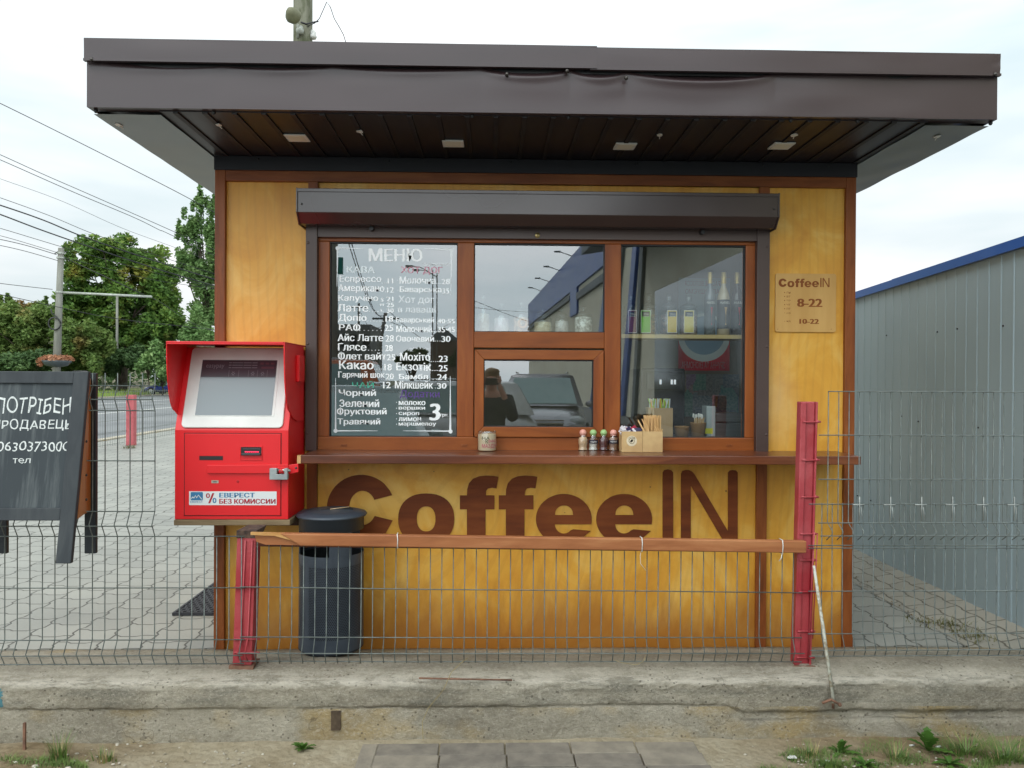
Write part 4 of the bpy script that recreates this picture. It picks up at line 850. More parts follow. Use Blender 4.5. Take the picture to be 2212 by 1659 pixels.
q = MB(); q.box(fx(430), fx(488), DY - .002, DY, fz(1228), fz(1205)); kl = part('key_plate', q, PM('brushed_steel', S(190, 186, 172), rough=.35, metal=.6), door); q = MB(); q.box(fx(440), fx(478), DY - .003, DY - .002, fz(1220), fz(1214)); q.ball((fx(459), DY - .003, fz(1216)), (.003, .001, .003), 8, 4); part('keyway', q, M_black, kl)
q = MB(); q.ball((fx(648), DY, fz(1215)), (.007, .001, .007), 14, 4); part('blank_plug', q, PM('darker_red', S(178, 14, 22), rough=.5), door)
# side box
q = MB(); sx_ = tx1 + .007; p0 = D(3.93); q.box(sx_, sx_ + .018, D(3.91), D(4.02), tp(1180, 388, D(3.95)).z, tp(1180, 170, D(3.95)).z); part('side_box', q, M_tr, term, .004)
# sticker
q = MB(); q.box(fx(245), fx(970), DY - .001, DY, fz(1410), fz(1296)); st_ = part('advert_sticker', q, PM('white_vinyl', S(224, 226, 226), S(214, 218, 220), rough=.35, coat=.3), door)
M_bl = PM('print_blue', S(60, 126, 172), rough=.4); M_rd = PM('print_red', S(176, 30, 52), rough=.4)
def tt(mb, s, x0, y0, x1, y1, bold=.03, dy=.0016):
    a, c = (fx(x0), fz(y0)), (fx(x1), fz(y1)); text(mb, s, bold=bold, fn=lambda u, v: (a[0] + (c[0] - a[0]) * u, DY - dy, c[1] + (a[1] - c[1]) * v))
q = MB(); tt(q, 'ЕВЕРЕСТ', 495, 1308, 790, 1346, .045); slab_on(lambda x, z, h: (x, DY - .001 - h, z), rrect(fx(258), fx(360), fz(1370), fz(1302), .005), 0, .0004, q); tt(q, 'ЕВЕРЕСТ', 256, 1374, 358, 1392, .02); tt(q, 'о', 440, 1350, 472, 1392, .04); part('blue_print', q, M_bl, st_)
q = MB(); tt(q, 'БЕЗ КОМИССИИ', 495, 1358, 962, 1398, .045); tt(q, 'о', 385, 1312, 418, 1350, .04); tt(q, '/', 402, 1310, 456, 1394, .02); part('red_print', q, M_rd, st_)
q = MB(); mt_pts = [(262, 1352), (276, 1338), (286, 1346), (298, 1326), (308, 1344), (322, 1322), (352, 1358)]
for (xa_, ya_), (xb_, yb_) in zip(mt_pts[:-1], mt_pts[1:]): q.add([(fx(xa_), DY - .0018, fz(ya_)), (fx(xb_), DY - .0018, fz(yb_)), (fx(xb_), DY - .0018, fz(yb_ + 9)), (fx(xa_), DY - .0018, fz(ya_ + 9))], [(0, 1, 2, 3)])
part('mountain_emblem', q, M_white, st_)
# padlock
pk = thing('padlock', (fx(1003), DY - .02, fz(1190)), 'square grey steel padlock hanging from the locking bar of the red terminal', 'padlock')
q = MB(); q.prism([(fx(930), fz(1190)), (fx(1078), fz(1190)), (fx(1078), fz(1097)), (fx(1050), fz(1097)), (fx(1050), fz(1146)), (fx(990), fz(1146)), (fx(990), fz(1097)), (fx(930), fz(1097))], 'y', DY - .042, DY - .018); part('body', q, PM('zinc_grey', S(160, 166, 166), S(144, 150, 152), rough=.45, metal=.3, ns=20), pk, .002)
q = MB(); q.tube([(fx(985), DY - .03, fz(1114)), (fx(1098), DY - .03, fz(1116))], .006, 10); part('shackle_pin', q, PM('shiny_steel', S(210, 210, 205), rough=.25, metal=.9), pk)
q = MB(); tt(q, 'BULAT', 955, 1158, 1050, 1182, .01, .0396); part('stamp', q, PM('zinc_shadow', S(128, 134, 136), rough=.6), pk)
q = MB(); q.lathe(0, 0, [(.004, 0), (.009, .001), (.009, .006), (.004, .006)], 16); cxp, czp = fx(1027), fz(1118); q.v = [(cxp + a, DY - .044 - c, czp + d) for a, d, c in q.v]; part('red_ring', q, M_tr, pk)
# timber shelf under it
q = MB(); z1 = tz0 - .001; q.box(fx(118), fx(1082), TY - .005, TB, z1 - .027, z1); sh_ = solo('timber_shelf', q, wood('grey_weathered_board', S(104, 86, 64), S(130, 112, 86), S(150, 130, 100), 'x', rough=.8, ns=6, coat=0), (fx(600), TY, z1 - .027), 'grey weathered plank shelf carrying the red payment terminal', 'shelf', None, .003)
q = MB(); q.box(fx(620), fx(1240), D(4.05), D(4.13), z1 - .075, z1 - .032); solo('support_beam', q, wood('dark_beam', S(52, 38, 30), S(70, 50, 38), S(84, 62, 46), 'x', rough=.7), (fx(900), D(4.09), z1 - .07), 'dark wooden beam fixed to the booth just below the terminal shelf', 'beam', None, .003)
# ------------------------------------------------------------------ litter bin
def bin_():
    d = 3.93; Y = D(d); cx = W(716, 1250, Y).x; r = (W(786, 1250, Y).x - W(648, 1250, Y).x) / 2; zb = ZV(1398, Y, 716); zt = ZV(1098, Y, 716)
    o = thing('litter_bin', (cx, Y, zb), 'dark slate round litter bin with perforated body and domed lid in front of the booth', 'litter bin')
    M = PM('slate_blue_powder_coat', S(50, 58, 68), S(60, 68, 78), rough=.45, ns=5, bump=.1, bs=200, coat=.1)
    def za(py): return ZV(py, Y - r * .7, 716)
    z_rim, z_open0, z_open1 = za(1190), za(1152), za(1200)
    # body sheet with a slot band and hexagonal holes drawn as real holes by the material's alpha
    m = NM('perforated_slate_sheet'); tc = m.n('ShaderNodeTexCoord'); sp = m.n('ShaderNodeSeparateXYZ'); m.l(tc.outputs['Object'], sp.inputs[0])
    ang = m.math('MULTIPLY', m.math('ARCTAN2', sp.outputs[1], sp.outputs[0]), r); per = .0092
    row = m.math('DIVIDE', sp.outputs[2], per * .866); ri = m.math('FLOOR', row); off = m.math('MULTIPLY', m.math('MODULO', ri, 2.0), .5)
    u = m.math('SUBTRACT', m.math('FRACT', m.math('ADD', m.math('DIVIDE', ang, per), m.math('ADD', off, 100.0))), .5); v = m.math('MULTIPLY', m.math('SUBTRACT', m.math('FRACT', row), .5), .866)
    dist = m.math('SQRT', m.math('ADD', m.math('MULTIPLY', u, u), m.math('MULTIPLY', v, v)))
    z0h, z1h = (za(1378) - zb), (za(1222) - zb)
    band = m.math('MULTIPLY', m.math('GREATER_THAN', sp.outputs[2], z0h), m.math('LESS_THAN', sp.outputs[2], z1h))
    th = m.math('MODULO', m.math('ADD', m.math('ARCTAN2', sp.outputs[1], sp.outputs[0]), 1.16 + 6.283 * 2), 2.094); seam = m.math('GREATER_THAN', m.math('ABSOLUTE', m.math('SUBTRACT', th, 1.047)), .16)
    hole = m.math('MULTIPLY', m.math('MULTIPLY', m.math('LESS_THAN', dist, .33), band), m.math('SUBTRACT', 1.0, m.math('LESS_THAN', m.math('ABSOLUTE', m.math('SUBTRACT', th, 1.047)), .10)))
    f = m.noise(m.coords(), 6, 6, .7); base = m.ramp(f, [(.35, S(48, 56, 66)), (.62, S(62, 70, 80)), (.8, S(110, 112, 112))]); m.set(base=base, rough=.45, alpha=m.math('SUBTRACT', 1.0, hole)); M2 = m.m
    b = MB(); seg = 72; b.lathe(cx, Y, [(r, zb + .01), (r, za(1200))], seg); part('perforated_body', b, M2, o)
    b = MB(); b.lathe(cx, Y, [(0, zb), (r - .012, zb), (r + .001, zb + .012), (r + .001, zb + .016)], 48); b.lathe(cx, Y, [(r - .006, zb + .01), (r - .008, za(1205))], 48); part('inner_liner', b, PM('bin_dark_inside', S(20, 24, 30), rough=.7), o)
    # upper ring with openings: three pillars between body and lid
    b = MB()
    for k in range(3):
        a0 = R(-90 + 28 + k * 120); n_ = 8; aw = .36
        vs = [(cx + rr * math.cos(a0 - aw + 2 * aw * i / n_), Y + rr * math.sin(a0 - aw + 2 * aw * i / n_), z) for z in (za(1203), za(1150)) for rr in (r - .0012, r - .006) for i in range(n_ + 1)]
        m_ = n_ + 1; b.add(vs, [(i, i + 1, 2 * m_ + i + 1, 2 * m_ + i) for i in range(n_)] + [(m_ + i, m_ + i + 1, 3 * m_ + i + 1, 3 * m_ + i) for i in range(n_)] + [(0, m_, 3 * m_, 2 * m_), (n_, m_ + n_, 3 * m_ + n_, 2 * m_ + n_)])
    part('pillar', b, M, o)
    zl = za(1122)
    b = MB(); b.lathe(cx, Y, [(r - .004, za(1150)), (r, za(1150)), (r, zl), (r + .012, zl + .001), (r + .016, zl + .008), (r + .010, zl + .016), (r * .75, zl + .028), (r * .72, zl + .027), (r * .3, zl + .034), (0, zl + .035)], 56); lid = part('lid', b, M, o)
    q = MB(); q.prism([(cx - .045, Y - .04), (cx + .105, Y + .0), (cx + .10, Y + .02), (cx - .02, Y - .008)], 'z', zl + .02, zl + .0345); q.v = [(a, c, z + .0018) for a, c, z in q.v]; part('ash_slot', q, M_black, lid)
    q = MB(); q.tube([(cx + .0, Y - .035, zl + .037), (cx + .085, Y + .005, zl + .042)], .0022, 5); part('wooden_stirrer', q, PM('light_birch', S(220, 190, 150), rough=.7), lid)
    b = MB(); b.box(cx - .05, cx + .05, Y + r - .01, -.003, zb + .25, zb + .32); b.box(cx - .05, cx + .05, Y + r - .01, -.003, zb + .5, zb + .54); part('wall_bracket', b, M_black, o)
    b = MB(); b.lathe(cx, Y + .02, [(0.07, -.0), (.07, zb + .004)], 20); part('foot', b, M_black, o)
bin_()
# ------------------------------------------------------------------ hours plaque
PYY = -.004
q = MB(); a, c = W(1674, 591, 0), W(1804, 718, 0); zc_ = (a.z + c.z) / 2
slab_on(lambda x, z, h: (x, -h, z), rrect(a.x, c.x, c.z, a.z, .012), .0003, .009, q)
plq = solo('opening_hours_plaque', q, PM('pale_birch_plywood', S(204, 160, 92), S(190, 144, 76), rough=.5, ns=5, st=(2, 1, .3), coat=.1, det=7), (a.x, 0, c.z), 'square birch plywood plaque with burnt opening hours beside the window', 'plaque', None, .001)
M_burn = wood('laser_burnt_brown', S(112, 58, 20), S(132, 70, 26), S(156, 92, 42), 'x', rough=.7, ns=10); q = MB()
QY = -.0094
def qp(cx, cy): return W(1652.5 + cx * .09767, 567 + cy * .09767, QY)
for l in LET:
    vs, f = fill(l, lambda x, y, z: tuple(qp(300 + (x - 567) * .3722, 355 + (y - 183) * .378)), 0); q.add(vs, f)
def qt(s, x0, y0, x1, y1, bold=0): a, c = qp(x0, y0), qp(x1, y1); text(q, s, bold=bold, fn=lambda u, v: (a.x + (c.x - a.x) * u, QY, c.z + (a.z - c.z) * v))
qt('8-22', 710, 800, 1270, 985, .05); qt('10-22', 760, 1248, 1195, 1358, .05)
for s, y in (('пн', 665), ('вт', 752), ('ср', 840), ('чт', 932), ('пт', 1023), ('сб', 1115), ('нд', 1300)):
    qt(s, 480, y - 19, 565, y + 22, .0); p = qp(435, y); rr = .0028 if y < 1100 else .0016; q.prism([(p.x + rr * math.cos(t * .785), p.z + rr * math.sin(t * .785)) for t in range(8)], 'y', QY, QY + .0003)
for x, y in ((280, 1475), (1465, 1475)):
    p = qp(x, y); q.prism([(p.x + .002 * math.cos(t * 1.05), p.z + .002 * math.sin(t * 1.05)) for t in range(6)], 'y', QY - .001, QY)
part('burnt_lettering', q, M_burn, plq)
# ------------------------------------------------------------------ chalkboard
def board():
    zt, zb_ = ZV(803, D(3.44), 198), ZV(1215, D(3.26), 145); yT, yB = D(3.40), D(3.26); xr = (W(191, 803, yT).x + W(165, 1171, yB).x) / 2; xl = -2.30
    o = thing('chalk_board', (xr - .25, FNY, zb_), 'black framed A-board with white chalk writing hung over the wire fence', 'chalkboard')
    M = wood('black_stained_wood', S(38, 42, 46), S(48, 53, 57), S(62, 66, 68), 'z', rough=.6, ns=5, coat=.05)
    M_ch = NM('chalky_blackboard'); n1 = M_ch.noise(M_ch.coords((7, 1, .55)), 3, 5, .7); n2 = M_ch.noise(M_ch.coords((1, 1, 1)), 3, 3)
    M_ch.set(base=M_ch.mix(M_ch.math('MULTIPLY', M_ch.math('SUBTRACT', n1, .5), 2.2, clamp=True), M_ch.mix(n2, S(40, 47, 52), S(54, 62, 66)), S(120, 126, 126)), rough=.75); M_ch = M_ch.m
    H_ = zt - zb_
    def fp_(x, z, h): t = (z - zb_) / H_; return (x, yB + (yT - yB) * t - h, z)
    def pl(x0, x1, z0, z1, h0, h1, mb): return slab_on(fp_, [(x0, z0), (x1, z0), (x1, z1), (x0, z1)], h0, h1, mb)
    sw = .062
    zr0, zr1 = ZV(1123, D(3.29), 60), ZV(1096, D(3.3), 60); zt1 = ZV(828, D(3.40), 80)
    part('front_stile', pl(xr - sw, xr, zb_, zt, 0, .022, MB()), M, o, .003); part('front_stile', pl(xl, xl + sw, zb_, zt, 0, .022, MB()), M, o, .003)
    part('top_rail', pl(xl + sw, xr - sw, zt1, zt, .001, .02, MB()), M, o, .003); part('bottom_rail', pl(xl + sw, xr - sw, zr0, zr1, .001, .02, MB()), M, o, .003)
    pn = part('writing_panel', pl(xl + sw, xr - sw, zr1, zt1, .004, .010, MB()), M_ch, o)
    # rear leaf, nearly upright on the far side of the mesh
    yr = D(3.52); xr2 = W(207, 1000, yr).x; zb2 = ZV(1196, yr, 195)
    b = MB(); b.box(xr2 - .05, xr2, yr, yr + .02, zb2, zt - .005); part('rear_stile', b, M, o, .003)
    x_ = W(14, 1196, yr).x; b = MB(); b.box(x_ - .05, x_, yr, yr + .02, zb2, zt - .005); part('rear_stile', b, M, o, .003)
    b = MB(); b.box(x_, xr2 - .05, yr + .004, yr + .016, ZV(1110, yr, 190), zt - .01); part('rear_panel', b, M_ch, o)
    b = MB(); za_ = ZV(1110, D(3.42), 190); b.hexa([(xr - .012, D(3.30), za_), (xr - .004, D(3.30), za_), (xr2 - .022, yr, za_), (xr2 - .03, yr, za_), (xr - .012, yT, zt - .03), (xr - .004, yT, zt - .03), (xr2 - .022, yr, zt - .03), (xr2 - .03, yr, zt - .03)])
    sd_ = part('side_gusset', b, wood('orange_plywood_side', S(140, 84, 34), S(160, 100, 44), S(172, 116, 60), 'z', rough=.6), o)
    q = MB()
    for py in (872, 954, 1027, 1080): p = W(186, py, D(3.36)); q.ball((xr - .004 + .0, D(3.37), p.z), (.004, .006, .006), 8, 4)
    part('screw', q, M_black, sd_)
    b = MB(); b.tube([(xr2 - .04, yT + .01, zt - .004), (xr2 - .04, yr, zt - .004)], .008, 8); part('hinge', b, M_black, o)
    # chalk text
    m = NM('white_chalk'); f = m.noise(m.coords(), 260, 3, .8); m.set(base=S(212, 216, 214), rough=.95, alpha=m.math('MULTIPLY', m.math('SUBTRACT', f, .30), 6, clamp=True)); M_c = m.m
    q = MB()
    def ct_(s, x0, y0, x1, y1, bold=.0):
        # crop points -> plane of the board
        def on(cx, cy):
            px, py = cx * .25, 756.1 + cy * .25; r_ = ray(px, py); o0 = Vector((0, CAM_Y, CAM_Z)); P0 = Vector(fp_(0, zb_, .0105)); P1 = Vector(fp_(0, zt, .0105)); nn = (P1 - P0).cross(Vector((1, 0, 0))); t = (P0 - o0).dot(nn) / r_.dot(nn); return o0 + r_ * t
        a, c = on(x0, y0), on(x1, y1); text(q, s, bold=bold, wob=.09, fn=lambda u, v: fp_(a.x + (c.x - a.x) * u, c.z + (a.z - c.z) * v, .0108))
    ct_('ПОТРІБЕН', -25, 400, 608, 560, .0); ct_('ПРОДАВЕЦЬ', -60, 595, 618, 700, .010); ct_('0630373000', -15, 785, 602, 880, -.004); ct_('тел', 112, 935, 262, 980, 0)
    part('chalk_writing', q, M_c, pn)
board()
# ------------------------------------------------------------------ things on the counter
CT = Zcounter
def cxy(px, py, z=None): return G(px, py, CT)
M_glassj = M_jar
def lat(name, px, py, prof, mats, label, cat, group=None, inner=None): pass
# tip jar
p = cxy(1052, 976); r = .0490
jar = thing('glass_jar', (p.x, p.y + r, CT), 'small glass jar with a handwritten paper note on the counter left of the shakers', 'jar')
cx, cy = p.x, p.y + r
q = MB(); q.lathe(cx, cy, [(0, CT + .002), (r, CT + .002), (r + .003, CT + .006), (r + .001, CT + .085), (r - .003, CT + .094), (r - .001, CT + .103), (r - .003, CT + .103), (r - .005, CT + .092)], 32); part('glass', q, M_jar, jar)
q = MB(); q.lathe(cx, cy, [(r - .003, CT + .006), (r - .003, CT + .088)], 32); q.lathe(cx, cy, [(0, CT + .004), (r - .004, CT + .004)], 32); part('paper_note', q, PM('cream_paper', S(196, 172, 140), S(210, 190, 160), rough=.8), jar)
def onj(px0, py0, px1, py1):
    a, c = W(px0, py0, cy - r), W(px1, py1, cy - r)
    def f(u, v):
        x = a.x + (c.x - a.x) * u; dx = max(-.99, min(.99, (x - cx) / (r + .0035))); return (x, cy - (r + .0035) * math.sqrt(1 - dx * dx) - .0005, c.z + (a.z - c.z) * v)
    return f
q = MB(); text(q, 'НА', fn=onj(1041, 943, 1058, 950)); text(q, 'К', fn=onj(1049, 950, 1055, 958)); part('green_writing', q, PM('dark_green_ink', S(50, 70, 40), rough=.7), jar)
q = MB(); text(q, 'рас', fn=onj(1056, 950, 1071, 957)); text(q, 'МАЗДУ', fn=onj(1041, 959, 1072, 969)); part('pink_writing', q, PM('magenta_ink', S(190, 50, 100), rough=.7), jar)
# shakers
sh_cols = [(S(214, 176, 138), 'beige spice', S(232, 168, 152), 'pink'), (S(214, 206, 196), 'white salt half full', S(160, 196, 130), 'green'), (S(92, 40, 40), 'dark red spice', S(160, 196, 130), 'green'), (S(150, 112, 90), 'brown spice', S(236, 160, 142), 'pink')]
for i, (px, (fc, fl, capc, cl_)) in enumerate(zip((1260, 1282.3, 1304.7, 1326), sh_cols)):
    p = cxy(px, 973.5 + (i == 3) * .5); cx, cy = p.x, p.y + .02; r = .0245
    lab = ['leftmost pink-capped shaker full of beige spice on the counter', 'green-capped shaker with dark label and white salt on the counter', 'green-capped shaker full of dark red spice on the counter', 'pink-capped shaker with dark label beside the kraft boxes on the counter'][i]
    o = thing('spice_shaker', (cx, cy, CT), lab, 'shaker', 'spice shakers in a row on the counter')
    pr = [(0, .001), (.0245, .001), (.0255, .005), (.021, .012), (.021, .022), (.0252, .040), (.0255, .052), (.022, .066), (.0165, .078), (.0145, .081)]
    q = MB(); q.lathe(cx, cy, [(a, CT + z) for a, z in pr], 24); part('glass_body', q, M_jar, o)
    top = .046 if i == 1 else .076
    q = MB(); q.lathe(cx, cy, [(max(0, a - .0015), CT + z + .001) for a, z in pr if z < top] + [(0, CT + top - .002)], 24); part('spice_filling', q, PM('spice_%d' % i, fc, rough=.9, ns=60, bump=.4, bs=400), o)
    mc = PM('cap_' + cl_, capc, tuple(x * .92 for x in capc[:3]) + (1,), rough=.45)
    q = MB(); q.lathe(cx, cy, [(.015, CT + .079), (.015, CT + .087), (.0178, CT + .0875), (.0185, CT + .0905), (.0168, CT + .0915), (.0185, CT + .093), (.0185, CT + .096), (.0168, CT + .0967), (.0172, CT + .099), (.013, CT + .106), (.006, CT + .1095), (0, CT + .11)], 24); part('cap', q, mc, o)
    if i in (1, 3):
        q = MB(); n_ = 10; a0, a1 = R(200), R(345)
        q.add([(cx + .0262 * math.cos(a0 + (a1 - a0) * k / n_), cy + .0262 * math.sin(a0 + (a1 - a0) * k / n_), CT + z) for z in (.038, .057) for k in range(n_ + 1)], [(k, k + 1, n_ + 2 + k, n_ + 1 + k) for k in range(n_)]); lb_ = part('dark_label', q, PM('chalk_label', S(38, 32, 46), rough=.6), o)
        q = MB(); w_ = .0165
        def fl_(u, v, cx=cx, cy=cy): 
            a = R(230 + 78 * u); return (cx + .0267 * math.cos(a), cy + .0267 * math.sin(a), CT + .043 + .009 * v)
        text(q, 'ваніль' if i == 1 else 'мускат', fn=fl_, bold=.02); part('label_writing', q, M_white, lb_)
# kraft boxes with sugar sachets and stirrers
def kbox(px0, px1, py0, py1, lab, d=.085):
    p0, p1 = cxy(px0, py1), cxy(px1, py1); y = p0.y; zt = W(px0, py0, y).z; o = thing('kraft_box', ((p0.x + p1.x) / 2, y + d / 2, CT), lab, 'box', 'kraft boxes on the counter')
    q = MB(); t = .002; x0, x1 = p0.x, p1.x
    q.box(x0, x1, y, y + t, CT + .001, zt); q.box(x0, x1, y + d - t, y + d, CT + .001, zt); q.box(x0, x0 + t, y + t, y + d - t, CT + .001, zt); q.box(x1 - t, x1, y + t, y + d - t, CT + .001, zt); q.box(x0 + t, x1 - t, y + t, y + d - t, CT + .001, CT + .004)
    part('carton', q, M_kraft, o); return o, x0, x1, y, zt
o, x0, x1, y, zt = kbox(1343, 1387, 932, 977, 'kraft box with round badge, filled with sugar sachets, beside the shakers')
q = MB(); cxb, czb = W(1364.5, 952.5, y).x, W(1364.5, 952.5, y).z
q.prism([(cxb + .027 * math.cos(t * .2618), czb + .027 * math.sin(t * .2618)) for t in range(24)], 'y', y - .0008, y); bd = part('round_badge', q, PM('cream_sticker', S(228, 214, 184), rough=.6), o)
q = MB()
for rr0, rr1, n_, a0, a1 in ((.0125, .0155, 20, 200, 480), (.0, .0045, 8, 0, 360)):
    pass
for k in range(24):
    a, c = k * .2618, (k + 1) * .2618
    q.add([(cxb + r_ * math.cos(t), y - .0012, czb + r_ * math.sin(t)) for r_, t in ((.013, a), (.0152, a), (.0152, c), (.013, c))], [(0, 1, 2, 3)])
for k in range(9):
    a = k * .7; q.prism([(cxb + .009 * math.cos(a) * .5 + .004 * math.cos(t), czb + .010 * math.sin(a * 1.3) * .5 + .0045 * math.sin(t)) for t in (0, 1.5, 3, 4.6)], 'y', y - .0013, y - .0008)
def ringtxt(s, a0, a1, rad, hgt):
    for i_, ch in enumerate(s):
        a = R(a0 + (a1 - a0) * (i_ + .5) / len(s)); ux, uz = math.sin(a), math.cos(a)
        text(q, ch, fn=lambda u, v: (cxb + ux * (rad + hgt * v) + uz * (u - .5) * hgt * .8, y - .0012, czb + uz * (rad + hgt * v) - ux * (u - .5) * hgt * .8))
ringtxt('CoffeeIN', -65, 65, .0175, .006); part('badge_print', q, PM('brown_black_ink', S(50, 36, 26), rough=.6), bd)
rnd = random.Random(5)
for nm, col, n_ in (('sugar_sachets', S(232, 226, 230), 16), ('crimson_sachets', S(176, 24, 60), 5), ('navy_sachets', S(50, 40, 80), 4)):
    q = MB()
    for k in range(n_):
        c_ = Vector((rnd.uniform(x0 + .012, x1 - .012), rnd.uniform(y + .015, y + .07), zt + rnd.uniform(-.012, .010) + (.008 if nm[0] != 's' else 0) * rnd.random())); m3 = Matrix.Rotation(rnd.uniform(-1, 1), 3, 'Y') @ Matrix.Rotation(rnd.uniform(-.9, .9), 3, 'X'); 
        vs = [c_ + m3 @ Vector((a * .019, dd, c2 * .012)) for dd in (-.0022, .0022) for a, c2 in ((-1, -1), (1, -1), (1, 1), (-1, 1))]; q.add(vs, [(0, 1, 2, 3), (4, 7, 6, 5), (0, 4, 5, 1), (1, 5, 6, 2), (2, 6, 7, 3), (3, 7, 4, 0)])
    s_o = part(nm, q, PM(nm, col, rough=.5), o)
o, x0, x1, y, zt = kbox(1387.6, 1431, 932, 977, 'plain kraft box crammed with wooden coffee stirrers on the counter')
q = MB(); M_st = PM('birch_stirrer', S(222, 184, 130), S(200, 158, 102), rough=.7, ns=40, st=(1, 1, .1))
ztop = W(1400, 897, y + .04).z
for k in range(95):
    f = rnd.random(); bx = x0 + .018 + (x1 - x0 - .024) * f; by = y + .02 + .055 * rnd.random(); tx = bx + .0; tz = ztop - rnd.random() ** 2 * .022; q.tube([(bx, by, zt - .05), (tx + rnd.uniform(-.003, .003), by, tz)], .0024, 4)
for dx, dz, b0 in ((-.034, -.004, .012), (-.022, .0, .020), (-.030, -.010, .008), (-.018, -.006, .026), (-.012, .002, .028)): q.tube([(x0 + b0 + .012, y + .008, zt - .02), (x0 + b0 + dx, y + .006, ztop - .008 + dz - .010)], .0031, 4)
for k in range(5): q.tube([(x0 + .05 + k * .008, y + .006, zt - .03), (x0 + .068 + k * .009, y + .004, zt + .024 - .003 * k)], .0030, 4)
part('stirrers', q, M_st, o)
# ------------------------------------------------------------------ road and background on the left
rd = MB()
def quad(b, pts): b.add(pts, [(0, 1, 2, 3)])
VX = -28.0
b = MB(); b.box(VX, PXL - .25, -40, 260, -.25, -.06); struct('road', b, M_asph)
b = MB(); b.box(PXL - .25, PXL, -.5, 140, -.24, .03); struct('road_kerb', b, M_conc)
M_line = PM('road_paint', S(214, 214, 208), S(196, 196, 190), rough=.8, ns=2)
b = MB(); b.box(-21.6, -21.45, 8, 240, -.058, -.054); b.box(-15.9, -15.75, 8, 240, -.058, -.054); struct('lane_marking', b, M_line)
M_grass = PM('verge_turf', S(92, 108, 52), S(120, 122, 76), rough=1, ns=1.2, bump=.4, bs=20, det=8)
b = MB(); b.box(-260, VX, -40, 260, -.25, -.02); b.box(-260, 200, 140, 420, -.25, -.03); struct('verge', b, M_grass)
b = MB(); b.box(VX, VX + .25, -40, 260, -.2, .02); struct('far_kerb', b, M_conc)
def leaf_mat(name, dark, mid, light, warm=None):
    m = NM(name); v = m.coords(); a = m.noise(v, .55, 3); c = m.noise(v, 3.3, 4, .7); f = m.math('ADD', m.math('MULTIPLY', a, .5), m.math('MULTIPLY', c, .5))
    base = m.ramp(f, [(.34, dark), (.5, mid), (.64, light)])
    if warm: base = m.mix(m.math('MULTIPLY', m.math('SUBTRACT', m.noise(m.coords((1, 1, 1), (4, 2, 7)), .5, 4), .56), 3.5, clamp=True), base, warm)
    m.set(base=base, rough=.6, spec=.25); t = m.t
    tl = m.n('ShaderNodeBsdfTranslucent'); m.l(base, tl.inputs[0]); ms = m.n('ShaderNodeMixShader'); ms.inputs[0].default_value = .22; m.l(m.b.outputs[0], ms.inputs[1]); m.l(tl.outputs[0], ms.inputs[2]); m.l(ms.outputs[0], m.o.inputs[0]); return m.m
M_bark = PM('grey_bark', S(84, 74, 62), S(60, 52, 44), rough=.95, ns=3, st=(3, 3, .5), bump=.6, bs=12)
def leaves(clumps, n, size, rnd):
    """clumps: list of (centre, radii); leaf quads scattered in the outer shell of every clump"""
    b = MB(); tot = sum(r[0] * r[2] for c, r in clumps)
    for c, r in clumps:
        for k in range(int(n * r[0] * r[2] / tot)):
            d = Vector((rnd.gauss(0, 1), rnd.gauss(0, 1), rnd.gauss(0, 1))).normalized(); q = rnd.random() ** .45
            p = Vector((c[0] + d.x * r[0] * q, c[1] + d.y * r[1] * q, c[2] + d.z * r[2] * q)); s = size * rnd.uniform(.6, 1.4)
            a = Vector((rnd.gauss(0, 1), rnd.gauss(0, 1), rnd.gauss(0, .6))).normalized(); e = a.cross(Vector((rnd.gauss(0, 1), rnd.gauss(0, 1), rnd.gauss(0, 1)))).normalized()
            i = len(b.v); b.v += [tuple(p - a * s), tuple(p + e * s * .45), tuple(p + a * s), tuple(p - e * s * .45)]; b.f.append((i, i + 1, i + 2, i + 3)); b.mi.append(0); b.sm.append(False)
    return b
def tree(name, base, h, spread, clumps, n, size, mat, lab, grp, seed, trunk_r=.25, fork=.3):
    rnd = random.Random(seed); o = thing(name, base, lab, 'tree', grp); bx, by, bz_ = base
    t = MB(); t.tube([(bx, by, bz_ - .2), (bx + .1, by, bz_ + h * fork * .5), (bx - .05, by + .1, bz_ + h * fork), (bx + .1, by, bz_ + h * .8)], [trunk_r, trunk_r * .8, trunk_r * .65, trunk_r * .15], 8)
    for c, r in clumps[::max(1, len(clumps) // 14)]:
        s0 = Vector((bx, by, bz_ + h * fork * rnd.uniform(.8, 1.3))); e0 = Vector(c); md = (s0 + e0) / 2 + Vector((0, 0, rnd.uniform(-.3, .3))); t.tube([s0, md, e0], [trunk_r * .3, trunk_r * .18, trunk_r * .05], 5)
    part('trunk', t, M_bark, o); part('crown', leaves(clumps, n, size, rnd), mat, o); return o
def crown_from_px(Y, blobs, seed, sub=6):
    """blobs: (px, py, rpx, rpy) measured at distance Y; each becomes a cluster of smaller clumps with real depth"""
    rnd = random.Random(seed); out = []; s = (Y - CAM_Y) / 1700
    for px, py, rx, rz in blobs:
        c = W(px, py, Y); 
        for k in range(sub):
            a = rnd.random() * 6.283; q = rnd.uniform(.0, .92); out.append(((c.x + math.cos(a) * rx * s * q, Y + rnd.uniform(-.9, .9) * rx * s, c.z + math.sin(a) * rz * s * q), (rx * s * rnd.uniform(.24, .42), rx * s * .4, rz * s * rnd.uniform(.3, .5))))
    return out
ML1 = leaf_mat('walnut_leaf', S(52, 82, 36), S(86, 118, 52), S(128, 150, 68), S(166, 140, 60))
ML2 = leaf_mat('poplar_leaf', S(62, 90, 50), S(102, 134, 76), S(148, 172, 112))
ML3 = leaf_mat('bush_leaf', S(64, 86, 44), S(100, 124, 62), S(136, 152, 88), S(150, 104, 66))
